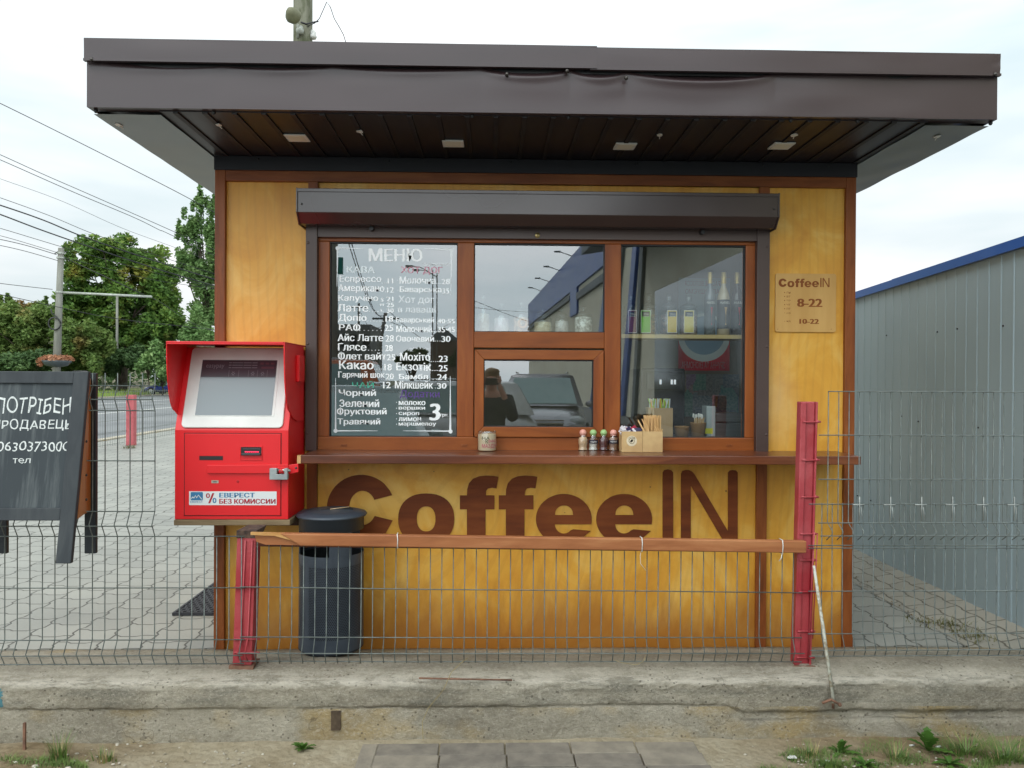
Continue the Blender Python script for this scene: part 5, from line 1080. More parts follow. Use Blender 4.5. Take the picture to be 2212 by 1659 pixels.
ML4 = leaf_mat('dark_bush_leaf', S(44, 66, 38), S(74, 100, 58), S(108, 132, 82))
TYD = 66.0
b1 = [(250, 545, 75, 40), (180, 580, 60, 45), (320, 570, 60, 45), (150, 650, 45, 40), (210, 640, 70, 55), (290, 640, 75, 60), (360, 640, 50, 55), (180, 700, 40, 40), (250, 720, 60, 45), (330, 710, 60, 50), (380, 700, 35, 45), (120, 668, 18, 12)]
p = G(262, 868, 0); tree('walnut_tree', (W(265, 800, TYD).x, TYD, 0), W(265, 495, TYD).z, 1, crown_from_px(TYD, b1, 11, 16), 42000, .21, ML1, 'big round walnut tree turning yellow at the top, behind the tall lamp pole', 'trees across the road', 11, .42)
b2 = [(432, 440, 18, 40), (455, 500, 30, 60), (415, 500, 22, 45), (388, 500, 12, 22), (400, 560, 35, 45), (445, 590, 40, 60), (430, 680, 40, 50), (470, 640, 30, 60), (500, 560, 40, 90), (470, 420, 20, 40)]
TY2 = 78.0
tree('poplar_tree', (W(450, 800, TY2).x, TY2, 0), W(440, 400, TY2).z, 1, crown_from_px(TY2, b2, 12, 14), 24000, .2, ML2, 'tall narrow poplar with upswept branches half hidden by the kiosk', 'trees across the road', 12, .4)
b3 = [(30, 690, 55, 45), (90, 700, 60, 45), (150, 720, 55, 50), (60, 750, 70, 45), (190, 740, 40, 45), (10, 740, 40, 50), (215, 760, 40, 45)]
TY3 = 58.0
tree('broad_tree', (W(70, 800, TY3).x, TY3, 0), W(70, 650, TY3).z, 1, crown_from_px(TY3, b3, 13, 16), 32000, .17, ML3, 'wide bushy tree with reddish tips at the far left beyond the road', 'trees across the road', 13, .3)
tree('young_tree', (W(18, 800, 72).x, 72, 0), W(14, 630, 72).z, 1, crown_from_px(72, [(14, 665, 12, 30), (45, 672, 12, 16), (95, 655, 8, 14)], 14, 5), 1500, .2, ML3, 'thin young tree poking above the bushes at the far left edge', 'trees across the road', 14, .12)
for i, (px, py, rx, rz, Y, lab, mt_) in enumerate(((262, 780, 45, 34, 62, 'dark green roadside bush right of the flower-basket pole', ML4), (350, 785, 55, 40, 60, 'mid-green bush behind the roadside fence next to the red terminal', ML2), (430, 740, 40, 60, 64, 'pale green bush growing against the poplar foot', ML2), (180, 790, 45, 30, 60, 'low bush with yellowish leaves behind the chalkboard', ML3), (320, 730, 50, 45, 74, 'shaded dark undergrowth bush under the walnut crown', ML4), (60, 790, 80, 34, 56, 'wide dark hedge-like bush behind the chalkboard', ML4), (395, 800, 40, 26, 57, 'small bright bush beside the blue car', ML2))):
    tree('roadside_bush', (W(px, 820, Y).x, Y, 0), W(px, py - rz, Y).z, 1, crown_from_px(Y, [(px, py, rx, rz)], 20 + i, 22), 5000, .17, mt_, lab, 'bushes along the far side of the road', 20 + i, .08, .2)
# far-off tree belt so the horizon is closed
rnd = random.Random(4); cl = [((-190 + i * 6.2 + rnd.uniform(-3, 3), 175 + rnd.uniform(-8, 8), 3 + rnd.uniform(0, 2)), (5, 4, rnd.uniform(3, 6))) for i in range(60)]
struct('distant_woods', leaves(cl, 16000, .7, rnd), ML4, 'stuff')['label'] = 'continuous dark belt of distant trees beyond the road'
rnd = random.Random(8); cl = [((-110 + i * 3.2, 86 + rnd.uniform(-5, 5), 1.6 + rnd.uniform(0, 1.4)), (3, 3, rnd.uniform(1.6, 2.8))) for i in range(28)]
struct('hedge_belt', leaves(cl, 12000, .3, rnd), ML4, 'stuff')['label'] = 'dense green hedgerow mass behind the roadside trees'
# tall grass on the verge
rnd = random.Random(9); b = MB()
for k in range(2600):
    x = rnd.uniform(-34, VX - .3); y = rnd.uniform(46, 62); h = rnd.uniform(.15, .55); l = rnd.uniform(-.1, .1); i = len(b.v); b.v += [(x, y, -.02), (x + .05, y, -.02), (x + l, y + .02, h)]; b.f.append((i, i + 1, i + 2)); b.mi.append(0); b.sm.append(False)
struct('verge_grass', b, PM('bright_grass', S(104, 132, 52), S(134, 150, 72), rough=.9), 'stuff')['label'] = 'strip of bright uncut grass on the far verge'
# low dark railings beyond the verge
q = MB(); x_ = VX - 3.4
for k in range(150):
    y = 44 + k * .25; q.tube([(x_, y, 0), (x_, y, 1.0)], .02, 3, False)
q.tube([(x_, 44, .9), (x_, 81, .9)], .02, 3); q.tube([(x_, 44, .15), (x_, 81, .15)], .02, 3)
solo('garden_railing', q, PM('dull_green_railing', S(72, 78, 72), rough=.7), (x_, 60, 0), 'low dark picket railing on the far verge in front of the bushes', 'railing')
# far building behind the bushes
q = MB(); A_ = W(60, 648, 96); gx, gz = A_.x, A_.z; q.box(gx - 16, gx + 10, 96, 108, 0, gz - 1.6); hb = thing('distant_house', (gx, 96, 0), 'grey-roofed long house showing above the bushes at the far left', 'house'); part('wall', q, PM('beige_render', S(176, 168, 150), rough=.9), hb)
q = MB(); q.prism([(95, gz - 1.6), (102, gz + .1), (109, gz - 1.6)], 'x', gx - 17, gx + 11); part('roof', q, PM('grey_slate_roof', S(132, 128, 124), S(112, 108, 104), rough=.9, ns=1.5), hb)
q = MB(); 
for k in range(6): q = MB(); q.box(gx - 13 + k * 3.6, gx - 11.6 + k * 3.6, 95.95, 96.1, .9, 2.3); part('house_window', q, M_black, hb)
# poles
M_pole = PM('grey_concrete_pole', S(134, 134, 126), S(112, 112, 104), rough=.9, ns=1.5, st=(3, 3, .4), bump=.2, bs=20)
PYD = 46.0
pb_, ptp = W(122, 800, PYD), W(132, 536, PYD)
pole = thing('lamp_pole', (pb_.x, PYD, 0), 'tall grey concrete pole with a bracket arm and a flower basket across the road', 'pole')
lean = (ptp.x - pb_.x)
def pc_(z): return (pb_.x + lean * (z - pb_.z) / (ptp.z - pb_.z), PYD, z)
q = MB(); q.tube([pc_(-.1), pc_(ptp.z)], [.26, .17], 12); part('shaft', q, M_pole, pole)
def PZ(py): return W(130, py, PYD).z
M_gs = PM('galvanised_arm', S(176, 180, 172), S(150, 154, 146), rough=.5, metal=.2)
q = MB(); a_ = W(136, 632, PYD); c_ = W(328, 641, PYD); q.tube([a_, c_], .075, 8); arm = part('bracket_arm', q, M_gs, pole)
q = MB(); q.tube([pc_(PZ(553)), W(318, 640, PYD)], .03, 5); part('stay_wire', q, M_black, pole)
for py in (631, 557, 547):
    q = MB(); z = PZ(py); x = pc_(z)[0]; q.lathe(x, PYD, [(.24, z - .05), (.24, z + .05)], 12); part('clamp_band', q, M_gs, pole)
q = MB(); z = PZ(547); x = pc_(z)[0]; q.tube([(x - .4, PYD, z - .05), (x - .2, PYD, z + .1), (x + .2, PYD, z + .05), (x + .4, PYD, z + .12)], .03, 5); part('hook', q, M_black, pole)
q = MB(); cz, cx = PZ(700), pc_(PZ(700))[0]; q.tube([(cx - .06 + .38 * math.cos(t * .4), PYD - .3, cz + .38 * math.sin(t * .4)) for t in range(17)], .05, 6); q.tube([(cx - .3, PYD - .3, PZ(668)), (cx - .22, PYD - .3, PZ(678)), (cx + .05, PYD - .3, PZ(685)), (cx + .3, PYD - .3, PZ(697))], .04, 6); part('cable_coil', q, M_black, pole)
bz_ = PZ(783); bxk = pc_(bz_)[0]
bas = thing('flower_basket', (bxk, PYD, bz_), 'grey bowl basket of orange-pink flowers fixed round the concrete pole', 'flower basket')
q = MB(); q.lathe(bxk, PYD, [(.28, bz_ - .28), (.62, bz_ - .2), (.82, bz_ + .02), (.84, bz_ + .12), (.7, bz_ + .1), (.28, bz_ + .02)], 20); part('bowl', q, PM('grey_bowl', S(76, 84, 88), rough=.6), bas)
rnd = random.Random(2); part('flowers', leaves([((bxk + .55 * math.cos(a), PYD + .55 * math.sin(a), bz_ + .22), (.45, .4, .26)) for a in [i * .8 for i in range(8)]] + [((bxk - 1.0, PYD, bz_ + .05), (.3, .3, .3))], 1500, .09, rnd), leaf_mat('basket_flower', S(128, 92, 60), S(176, 120, 92), S(196, 150, 120), S(110, 116, 60)), bas)
for (px, y0, Yp, w0, lab) in ((253, 640, 62, 5, 'thin pale lamp pole standing under the walnut tree'), (213, 690, 74, 4.5, 'short leaning wooden pole left of the thin pale pole')):
    a_ = W(px, y0, Yp); r_ = w0 * (Yp + 4.1) / 1700 / 2; q = MB(); q.tube([(a_.x + (.0 if px > 230 else .5), Yp, 0), (a_.x, Yp, a_.z)], [r_ * 1.2, r_], 8); solo('roadside_pole', q, M_pole, (a_.x, Yp, 0), lab, 'pole')
# pole rising behind the kiosk with its street light
KY = 7.6; a_ = W(654, 20, KY)
kp = thing('street_light_pole', (a_.x, KY, 0), 'mossy concrete pole with a round street light rising behind the kiosk roof', 'pole')
r_ = 17 * (KY + 4.146) / 1700
q = MB(); zt = a_.z + 1.6; q.prism([(a_.x + r_ * cx, KY + r_ * cy) for cx, cy in ((-1, -.7), (-.3, -1), (.7, -1), (1, -.6), (1, 1), (-1, 1))], 'z', 0, zt); part('shaft', q, PM('mossy_concrete', S(120, 120, 104), S(84, 88, 66), rough=.95, ns=9, st=(1, 1, .4), bump=.5, bs=30, lo=.42, hi=.6, det=8), kp)
lp = W(638, 42, KY - .35)
q = MB(); q.lathe(0, 0, [(0, 0), (.09, .01), (.115, .05), (.11, .09), (.07, .16), (.03, .2), (0, .2)], 20); m3 = Matrix.Rotation(R(70), 3, 'X') @ Matrix.Rotation(R(-12), 3, 'Y'); q.v = [tuple(Vector((lp.x, lp.y, lp.z)) + m3 @ Vector(v)) for v in q.v]; hd = part('lamp_head', q, PM('olive_grey_cast', S(112, 112, 84), S(92, 92, 70), rough=.6), kp)
q = MB(); q.ball((0, 0, -.002), (.085, .085, .02), 16, 6); q.v = [tuple(Vector((lp.x, lp.y, lp.z)) + m3 @ Vector(v)) for v in q.v]; part('lamp_glass', q, PM('frosted_glass', S(190, 192, 178), rough=.3), hd)
q = MB(); q.tube([(lp.x, lp.y + .15, lp.z), (a_.x - .04, KY - r_, lp.z - .16)], .022, 6); c0 = W(648, 66, KY - r_ - .03); q.lathe(c0.x, c0.y, [(0, c0.z - .05), (.05, c0.z - .05), (.06, c0.z), (.04, c0.z + .06), (0, c0.z + .06)], 14); part('bracket', q, M_gs, kp)
for px, py in ((679, 75),):
    c0 = W(px - 3, py, KY); q = MB(); q.lathe(c0.x, c0.y, [(0, c0.z - .06), (.045, c0.z - .06), (.06, c0.z - .03), (.045, c0.z), (.05, c0.z + .03), (.025, c0.z + .07), (0, c0.z + .07)], 12); part('insulator', q, M_white, kp)
M_cbl = PM('black_cable', S(44, 44, 50), rough=.6)
q = MB(); q.tube([W(px, py, KY - .1) for px, py in ((660, 62), (668, 55), (680, 50), (690, 40), (706, 4), (714, 16), (722, 40), (735, 62), (742, 75), (750, 101), (753, 125))], .006, 5); q.tube([W(px, py, KY - .12) for px, py in ((650, 48), (662, 52), (674, 49), (688, 46))], .012, 5); part('drooping_wire', q, M_cbl, kp)
# ---- overhead wires along the road
def cable(pts, y0, y1, r, lab):
    n_ = len(pts); ys = [y0 + (y1 - y0) * (i / (n_ - 1)) for i in range(n_)]; 
    ps = [W(px, py, yy) for (px, py), yy in zip(pts, ys)]; q = MB()
    fine = []
    for i in range(n_ - 1):
        p0 = ps[max(i - 1, 0)]; p1 = ps[i]; p2 = ps[i + 1]; p3 = ps[min(i + 2, n_ - 1)]
        for k in range(8):
            t = k / 8; fine.append(.5 * ((2 * p1) + (p2 - p0) * t + (2 * p0 - 5 * p1 + 4 * p2 - p3) * t * t + (3 * p1 - p0 - 3 * p2 + p3) * t ** 3))
    fine.append(ps[-1]); rr = [r * (.45 + .55 * (p.y - CAM_Y) / 40) for p in fine]
    q.tube(fine, rr, 5); solo('overhead_wire', q, M_cbl, tuple(ps[0]), lab, 'wire', 'overhead wires along the road')
cable([(-60, 197), (0, 223), (180, 312), (377, 412), (470, 462), (540, 496)], 26, 60, .020, 'topmost overhead wire crossing the left sky down to the kiosk edge')
cable([(-60, 310), (0, 334), (97, 378), (182, 415), (330, 480), (465, 540), (540, 570)], 26, 60, .017, 'upper of two close wires above the walnut tree')
cable([(-60, 322), (0, 345), (159, 415), (290, 470), (345, 497), (360, 503), (465, 553), (540, 588)], 26, 60, .017, 'lower of two close wires above the walnut tree, with a kinked splice')
cable([(-60, 364), (0, 386), (135, 435), (267, 494), (400, 543), (540, 600)], 26, 60, .010, 'very thin wire passing just above the walnut crown')
cable([(-60, 408), (0, 427), (110, 467), (207, 507), (340, 552), (465, 592), (540, 615)], 26, 60, .015, 'thin wire just above the two thick black cables')
cable([(-60, 425), (0, 443), (95, 476), (190, 515), (330, 562), (465, 604), (540, 628)], 26, 60, .034, 'upper thick black cable sloping across the walnut tree')
cable([(-60, 444), (0, 463), (90, 497), (185, 530), (330, 578), (465, 618), (540, 640)], 26, 60, .034, 'lower thick black cable sloping across the walnut tree')
cable([(-60, 479), (0, 493), (150, 538), (300, 580), (465, 622), (540, 642)], 26, 60, .015, 'thin wire below the two thick black cables')
cable([(-60, 497), (0, 509), (60, 526), (125, 546)], 30, 45.6, .014, 'upper thin wire ending at the top hook of the concrete pole')
cable([(-60, 507), (0, 517), (60, 531), (122, 550)], 30, 45.8, .019, 'middle thin wire ending at the concrete pole')
cable([(-60, 520), (0, 530), (60, 544), (125, 563)], 30, 45.8, .017, 'lowest thin wire ending at the concrete pole')
cable([(-60, 603), (0, 612), (50, 618), (113, 625)], 30, 45.8, .017, 'nearly level wire reaching the pole at its bracket arm')
cable([(-60, 630), (0, 636), (120, 662), (250, 688), (405, 706), (540, 722)], 28, 60, .018, 'lowest wire crossing in front of the trees under the bracket arm')
cable([(140, 556), (250, 585), (340, 606), (465, 624), (540, 634)], 46.2, 70, .014, 'thin wire running right from the hook of the concrete pole')
cable([(330, 644), (350, 655), (390, 682), (420, 700), (470, 715)], 46, 60, .014, 'thin wire running from the tip of the bracket arm')
# parked blue car glimpsed beyond the verge and litter near kiosk is built below
# ------------------------------------------------------------------ inside the booth
def ijar(px, pb, pt, hw, Y, lab, fill_c, grp, label_c=None, knob=True, fill_top=.75, scale_f=60, rows=None, nm='candy'):
    c = W(px, pb, Y); cx, cy, z0 = c.x, Y, c.z; k = (Y - CAM_Y) / 1700; r = hw * k; H_ = (pb - pt) * k; body = H_ * (.66 if knob else .8)
    o = thing('storage_jar', (cx, cy, z0), lab, 'jar', grp)
    pr = [(0, .001), (r * .92, .001), (r, .008), (r, body * .92), (r * .8, body)]
    q = MB(); q.lathe(cx, cy, [(a, z0 + z) for a, z in pr], 24); part('glass_body', q, M_jar, o)
    q = MB(); q.lathe(cx, cy, [(r * .8, z0 + body), (r * .95, z0 + body + .002), (r * .95, z0 + body + .010), (r * .5, z0 + body + .024), (.006, z0 + body + .028), (.006, z0 + body + .034), (.016, z0 + body + .045), (.015, z0 + H_), (0, z0 + H_)], 20); part('glass_lid', q, M_jar, o)
    q = MB(); top = body * fill_top; q.lathe(cx, cy, [(0, z0 + .003), (r * .9, z0 + .003), (r * .94, z0 + .01), (r * .94, z0 + top - .005), (r * .8, z0 + top), (0, z0 + top + .004)], 20); part('contents', q, PM(nm, fill_c[0], fill_c[1], rough=.8, ns=scale_f, bump=.8, bs=scale_f * 1.2, lo=.42, hi=.58), o)
    if label_c:
        lx0, lx1, ly0, ly1 = label_c[1]
        a, b_ = W(lx0, ly0, Y - r - .001), W(lx1, ly1, Y - r - .001)
        q = MB(); q.box(a.x, b_.x, Y - r - .002, Y - r - .001, b_.z, a.z); lb = part('paper_label', q, M_white, o)
        q = MB(); m_ = .0022; q.box(a.x + m_, b_.x - m_, Y - r - .0026, Y - r - .002, b_.z + m_, a.z - m_); part('label_field', q, PM('label_' + nm, label_c[0], rough=.6), lb)
        q = MB(); q.box(a.x + .006, b_.x - .006, Y - r - .0031, Y - r - .0026, a.z - .034, a.z - .007); part('label_badge', q, M_black, lb)
        q = MB()
        for t_, u0, u1, v0, v1 in (('Миша', .32, .82, .80, .87), ('Аромат', .28, .86, .70, .77)): text(q, t_, fn=lambda u, v: (a.x + (b_.x - a.x) * (u0 + (u1 - u0) * u), Y - r - .0034, b_.z + (a.z - b_.z) * (v0 + (v1 - v0) * v)))
        part('label_writing', q, M_white, lb)
    return o
M_shelf = wood('pale_chipboard_shelf', S(170, 146, 96), S(196, 172, 120), S(208, 186, 138), 'x', rough=.7)
sY0, sY1 = .075, .30
zs_ = ZV(722.6, sY0, 1470); zs0 = ZV(731, sY0, 1470)
q = MB(); q.box(XV(1334, sY0), XV(1618, sY0), sY0, sY1, zs0, zs_); solo('inner_shelf', q, M_shelf, (XV(1470), sY0, zs_), 'pale chipboard shelf inside the right pane holding jars and bottles', 'shelf')
zm_ = ZV(718.5, .08, 1160); q = MB(); q.box(XV(1000, .08), XV(1326, .08), .07, .30, zm_ - .02, zm_); solo('inner_shelf', q, M_shelf, (XV(1160), .07, zm_), 'pale shelf inside the upper middle pane holding sweet jars', 'shelf')
G1, G2 = 'labelled tea jars on the right shelf', 'sweet jars on the middle shelf'
lbl = lambda c, x0, x1: (c, (1307 + x0 * .166, 1307 + x1 * .166, 670, 719))
JY = .13
def on_shelf(py, Y): return py
zpy = lambda z, Y, px: 819 + 0 * px
def jar_on(px, pt, hw, lab, fc, grp, lc, nm, z, **k):
    # bottom row found so that the jar stands on the shelf
    lo_, hi_ = 600.0, 760.0
    for _ in range(30):
        mid = (lo_ + hi_) / 2
        if W(px, mid, JY).z > z: lo_ = mid
        else: hi_ = mid
    return ijar(px, mid, pt, hw, JY, lab, fc, grp, lc, nm=nm, **k)
jar_on(1361.8, 636, 17, 'glass jar with a crimson and black label, leftmost on the right shelf', (S(60, 44, 50), S(110, 84, 84)), G1, lbl(S(112, 40, 70), 300, 412), 'berry_tea', zs_)
jar_on(1401.5, 636, 18, 'glass jar with a bright green label on the right shelf', (S(54, 44, 34), S(134, 104, 70)), G1, lbl(S(110, 190, 50), 467, 592), 'green_tea', zs_)
jar_on(1444.7, 636, 20, 'glass jar with a yellow label full of dark brown tea on the right shelf', (S(52, 30, 22), S(120, 84, 62)), G1, lbl(S(220, 184, 20), 810, 935), 'brown_tea', zs_)
jar_on(1487, 636, 19, 'glass jar with a pale cream-yellow label next to the bottles', (S(120, 96, 92), S(170, 150, 140)), G1, lbl(S(226, 206, 110), 1027, 1157), 'fruit_tea', zs_)
jar_on(1043, 636, 15, 'leftmost sweet jar with pale biscuits on the middle shelf', (S(176, 146, 120), S(206, 190, 176)), G2, None, 'biscuit', zm_, scale_f=25)
jar_on(1083, 655, 17, 'sweet jar filled with pale pink marshmallow sticks', (S(196, 176, 184), S(214, 204, 208)), G2, None, 'pink_sweet', zm_, scale_f=22)
jar_on(1126, 652, 18, 'sweet jar filled with ring biscuits and a dark tag', (S(206, 160, 122), S(150, 110, 86)), G2, None, 'ring_biscuit', zm_, scale_f=26)
jar_on(1172, 668, 20, 'low sweet jar half full of cream-coloured grains', (S(222, 206, 170), S(206, 188, 150)), G2, None, 'cream_grain', zm_, scale_f=70, fill_top=.7)
jar_on(1213, 668, 15, 'narrow pale jar between the cream grains and the marshmallows', (S(190, 184, 186), S(206, 200, 200)), G2, None, 'pale_powder', zm_)
jar_on(1260, 664, 20, 'sweet jar full of small white marshmallows on the middle shelf', (S(242, 240, 236), S(160, 156, 150)), G2, None, 'white_marshmallow', zm_, scale_f=55, fill_top=.95)
# ring biscuits leaning in the jar
q = MB(); c0 = W(1129, 699, JY - .05); q.tube([(c0.x + .022 * math.cos(t * .524), JY - .048 + .004 * math.sin(t * .5), c0.z + .022 * math.sin(t * .524)) for t in range(13)], .0075, 8)
solo('ring_biscuit', q, PM('baked_dough', S(214, 168, 128), S(190, 140, 100), rough=.8, ns=20), tuple(c0), 'round ring-shaped biscuit standing against the glass of its jar', 'biscuit')
# syrup bottles
for i, (px, hw, bc, acc, lab) in enumerate(((1533, 11.5, S(104, 116, 124), S(176, 60, 76), 'syrup bottle with faint grey label nearest the tea jars'), (1562.5, 13.5, S(204, 188, 156), S(198, 160, 110), 'syrup bottle with black band over cream liquid, middle of three'), (1592, 12.5, S(44, 34, 36), S(206, 60, 78), 'dark syrup bottle with red cocktail drawing, rightmost of three'))):
    Y = .13; k = (Y - CAM_Y) / 1700; cx = W(px, 700, Y).x; r = hw * k; H_ = 137 * k; z0 = zs_
    o = thing('syrup_bottle', (cx, Y, z0), lab, 'bottle', 'syrup bottles on the right shelf')
    q = MB(); q.lathe(cx, Y, [(0, z0), (r, z0 + .003), (r, z0 + H_ * .60), (r * .8, z0 + H_ * .68), (r * .38, z0 + H_ * .78), (r * .34, z0 + H_ * .84)], 24); part('body', q, PM('syrup_%d' % i, bc, tuple(x * .8 for x in bc[:3]) + (1,), rough=.15, coat=.8, ns=3), o)
    q = MB(); q.lathe(cx, Y, [(r * .44, z0 + H_ * .82), (r * .46, z0 + H_ * .95), (r * .42, z0 + H_ * .955), (r * .42, z0 + H_ * .99), (r * .36, z0 + H_), (0, z0 + H_)], 18); part('gold_cap', q, PM('gold_foil', S(206, 182, 110), S(180, 150, 80), rough=.35, metal=.5, ns=20), o)
    q = MB(); q.lathe(cx, Y, [(r + .0008, z0 + H_ * .10), (r + .0008, z0 + H_ * .56)], 24); lb = part('label_band', q, PM('black_label' if i else 'grey_label', S(26, 28, 34) if i else S(70, 80, 88), rough=.5), o)
    q = MB()
    def cyl(u, v, a0, a1, v0, v1, cx=cx, r=r, z0=z0, H_=H_): a = R(a0 + (a1 - a0) * u); return (cx + (r + .0016) * math.cos(a), .13 + (r + .0016) * math.sin(a), z0 + H_ * (v0 + (v1 - v0) * v))
    text(q, 'MARIBELL', fn=lambda u, v: cyl(u, v, 225, 330, .49, .53)); part('label_name', q, M_white, lb)
    q = MB()
    gl = [(-.5, 1), (.5, 1), (.06, .55), (.05, .12), (.25, 0), (-.25, 0), (-.05, .12), (-.06, .55)]
    q.add([cyl((x * .5 + .5), y, 250, 300, .16, .44) for x, y in gl], [tuple(range(8))]); part('label_glass_drawing', q, PM('print_%d' % i, acc, rough=.5), lb)
# things on the inner sill
SYi = .10; zsill = ZV(946, FY + .06, 1470)
q = MB(); q.box(XV(1336, .07), XV(1612, .07), .057, .34, zsill - .02, zsill); solo('inner_sill', q, PM('dark_worktop', S(60, 56, 54), rough=.4), (XV(1470), .1, zsill), 'dark worktop inside the right pane under the straws and cups', 'worktop')
def onw(px, Y=SYi): return W(px, 900, Y).x
k_ = (SYi - CAM_Y) / 1700
# straw box
x0, x1 = onw(1409), onw(1453.4); zt = ZV(881.6, SYi, 1430)
o = thing('straw_box', ((x0 + x1) / 2, SYi, zsill), 'tall plain plywood box filled with white and green drinking straws behind the glass', 'box')
q = MB(); t = .004
q.box(x0, x1, SYi, SYi + t, zsill, zt); q.box(x0 - .018, x0, SYi + .02, SYi + .09, zsill, zt + .002); q.box(x0, x1, SYi + .08, SYi + .084, zsill, zt); q.box(x1 - t, x1, SYi + t, SYi + .08, zsill, zt); part('box_body', q, PM('birch_box', S(190, 160, 120), S(174, 142, 102), rough=.6, ns=6), o)
rnd = random.Random(6); sc_ = [S(224, 230, 228), S(150, 206, 20), S(236, 168, 24), S(228, 232, 230), S(190, 204, 30)]
for i in range(5):
    q = MB()
    for k in range(7):
        f = (k * 5 + i) / 35; xx = x0 - .006 + (x1 - x0) * f; lean = rnd.uniform(-.012, .012) + (.5 - f) * -.012; q.tube([(xx + .002 - lean, SYi + .02 + rnd.random() * .05, zt - .05), (xx + lean * .6, SYi + .015 + rnd.random() * .05, zt + .052 - rnd.random() * .006)], .0032, 6)
    part('straws', q, PM('straw_%d' % i, sc_[i], rough=.4), o)
def cup(px, hw, pt, lab, bottom=945.5):
    cx = onw(px, SYi + .03); r = hw * (SYi + .03 - CAM_Y) / 1700; zt = ZV(pt, SYi + .03 - r, px); o = thing('paper_cup', (cx, SYi + .03, zsill), lab, 'cup', 'kraft paper cups inside the window')
    q = MB(); q.lathe(cx, SYi + .03, [(0, zsill), (r * .82, zsill), (r, zt - .002), (r + .002, zt), (r - .001, zt + .001), (r * .8, zsill + .004)], 24); part('cup_wall', q, PM('kraft_cup', S(176, 138, 94), S(162, 124, 82), rough=.7, ns=8), o); return o, cx, r, zt
cup(1473, 16.3, 922, 'short empty kraft paper cup inside the window beside the straw box')
o, cx, r, zt = cup(1508, 17, 914, 'taller kraft paper cup holding white spoons and stirrers')
q = MB()
for dx, h, tl in ((-.022, .052, -.006), (-.014, .048, 0), (.0, .054, .0), (.008, .05, .003), (.014, .046, .004)):
    q.tube([(cx + dx * .6, SYi + .03, zt - .03), (cx + dx, SYi + .02, zt + h * .6)], .0018, 5); q.ball((cx + dx + tl, SYi + .018, zt + h * .75), (.0065, .002, .013), 10, 6)
part('white_spoon', q, M_white, o)
q = MB()
for k in range(9): dx = -.02 + k * .005; q.tube([(cx + dx, SYi + .02, zt - .03), (cx + dx * 1.35 + .003, SYi + .015, zt + .022 + .004 * (k % 3))], .0022, 4)
part('wood_stirrer', q, M_st, o)
# white dispenser with a yellow label, steel containers
q = MB(); X0_, X1_ = onw(1522, .2), onw(1541.5, .2); q.box(X0_, X1_, .16, .26, zsill, ZV(877.5, .16, 1530)); di = solo('napkin_dispenser', q, PM('light_grey_plastic', S(176, 186, 188), S(160, 170, 174), rough=.4), (X0_, .16, zsill), 'upright light grey dispenser with a small yellow label behind the glass', 'dispenser', None, .003)
q = MB(); q.box(onw(1522.5, .158), onw(1540, .158), .1575, .159, ZV(937, .158, 1530), ZV(925, .158, 1530)); part('yellow_label', q, PM('yellow_vinyl', S(214, 210, 40), rough=.5), di)
M_steel = PM('brushed_stainless', S(150, 158, 160), S(110, 118, 122), rough=.3, metal=.85, ns=4, st=(.2, 1, 4))
for za, zb, lab in ((893, 911, 'upper stainless steel tray stack at the right inside the window'), (914, 944, 'lower stainless steel container at the right inside the window')):
    q = MB(); q.box(onw(1544, .22), onw(1606, .22), .2, .4, ZV(zb, .2, 1570), ZV(za, .2, 1570)); q.box(onw(1543, .22), onw(1607, .22), .195, .405, ZV(za + 3, .2, 1570), ZV(za + .5, .2, 1570)); solo('steel_container', q, M_steel, (onw(1575, .2), .2, ZV(zb, .2)), lab, 'container', None, .004)
# poster seen from behind on the far side of the room, photo strip under it
PW = 1.765
def pw(px, py, Y=PW): return W(px, py, Y)
def thin_print(name, col):      # paper stuck on the rear window: daylight shines through it
    m = NM(name); m.set(base=col, rough=.6); tl = m.n('ShaderNodeBsdfTranslucent'); tl.inputs[0].default_value = col; ms = m.n('ShaderNodeMixShader'); ms.inputs[0].default_value = .6
    m.l(m.b.outputs[0], ms.inputs[1]); m.l(tl.outputs[0], ms.inputs[2]); m.l(ms.outputs[0], m.o.inputs[0]); return m.m
a, c = pw(1466, 600), pw(1576, 801)
wz = pw(1521, 729).z; xm = (a.x + c.x) / 2; rr = (c.x - a.x) * .495; NA = 30
def fan(mb, y, outer): mb.add([(x, y, z) for x, z in outer], [tuple(range(len(outer)))])
def strip_arc(mb, y, sgn, ro, rect_z):      # field between the half circle and the sheet edge, as quads
    pts = [(xm + ro * math.cos(math.pi * t / NA), wz + sgn * ro * .94 * math.sin(math.pi * t / NA)) for t in range(NA + 1)]
    for (xa_, za_), (xb_, zb_) in zip(pts[:-1], pts[1:]): mb.add([(xa_, y, za_), (xb_, y, zb_), (xb_, y, rect_z), (xa_, y, rect_z)], [(0, 1, 2, 3)])
    mb.add([(a.x, y, wz), (xm - ro, y, wz), (xm - ro, y, rect_z), (a.x, y, rect_z), (xm + ro, y, wz), (c.x, y, wz), (c.x, y, rect_z), (xm + ro, y, rect_z)], [(0, 1, 2, 3), (4, 5, 6, 7)])
q = MB(); strip_arc(q, PW, 1, rr, a.z); po = solo('window_poster', q, thin_print('grey_blue_print', S(150, 164, 172)), (a.x, PW, c.z), 'large red and grey poster seen from behind inside the booth, writing mirrored', 'poster')
q = MB(); strip_arc(q, PW, -1, rr, c.z); part('red_field', q, thin_print('poster_red', S(214, 24, 46)), po)
q = MB()
for t in range(2 * NA):
    t0, t1 = math.pi * t / NA, math.pi * (t + 1) / NA; q.add([(xm + k * math.cos(u), PW, wz + (.0 if k == rr else .015) + k * .94 * math.sin(u)) for k, u in ((rr, t0), (rr, t1), (rr * .8, t1), (rr * .8, t0))], [(0, 1, 2, 3)])
part('round_dish', q, thin_print('poster_white', S(226, 232, 236)), po)
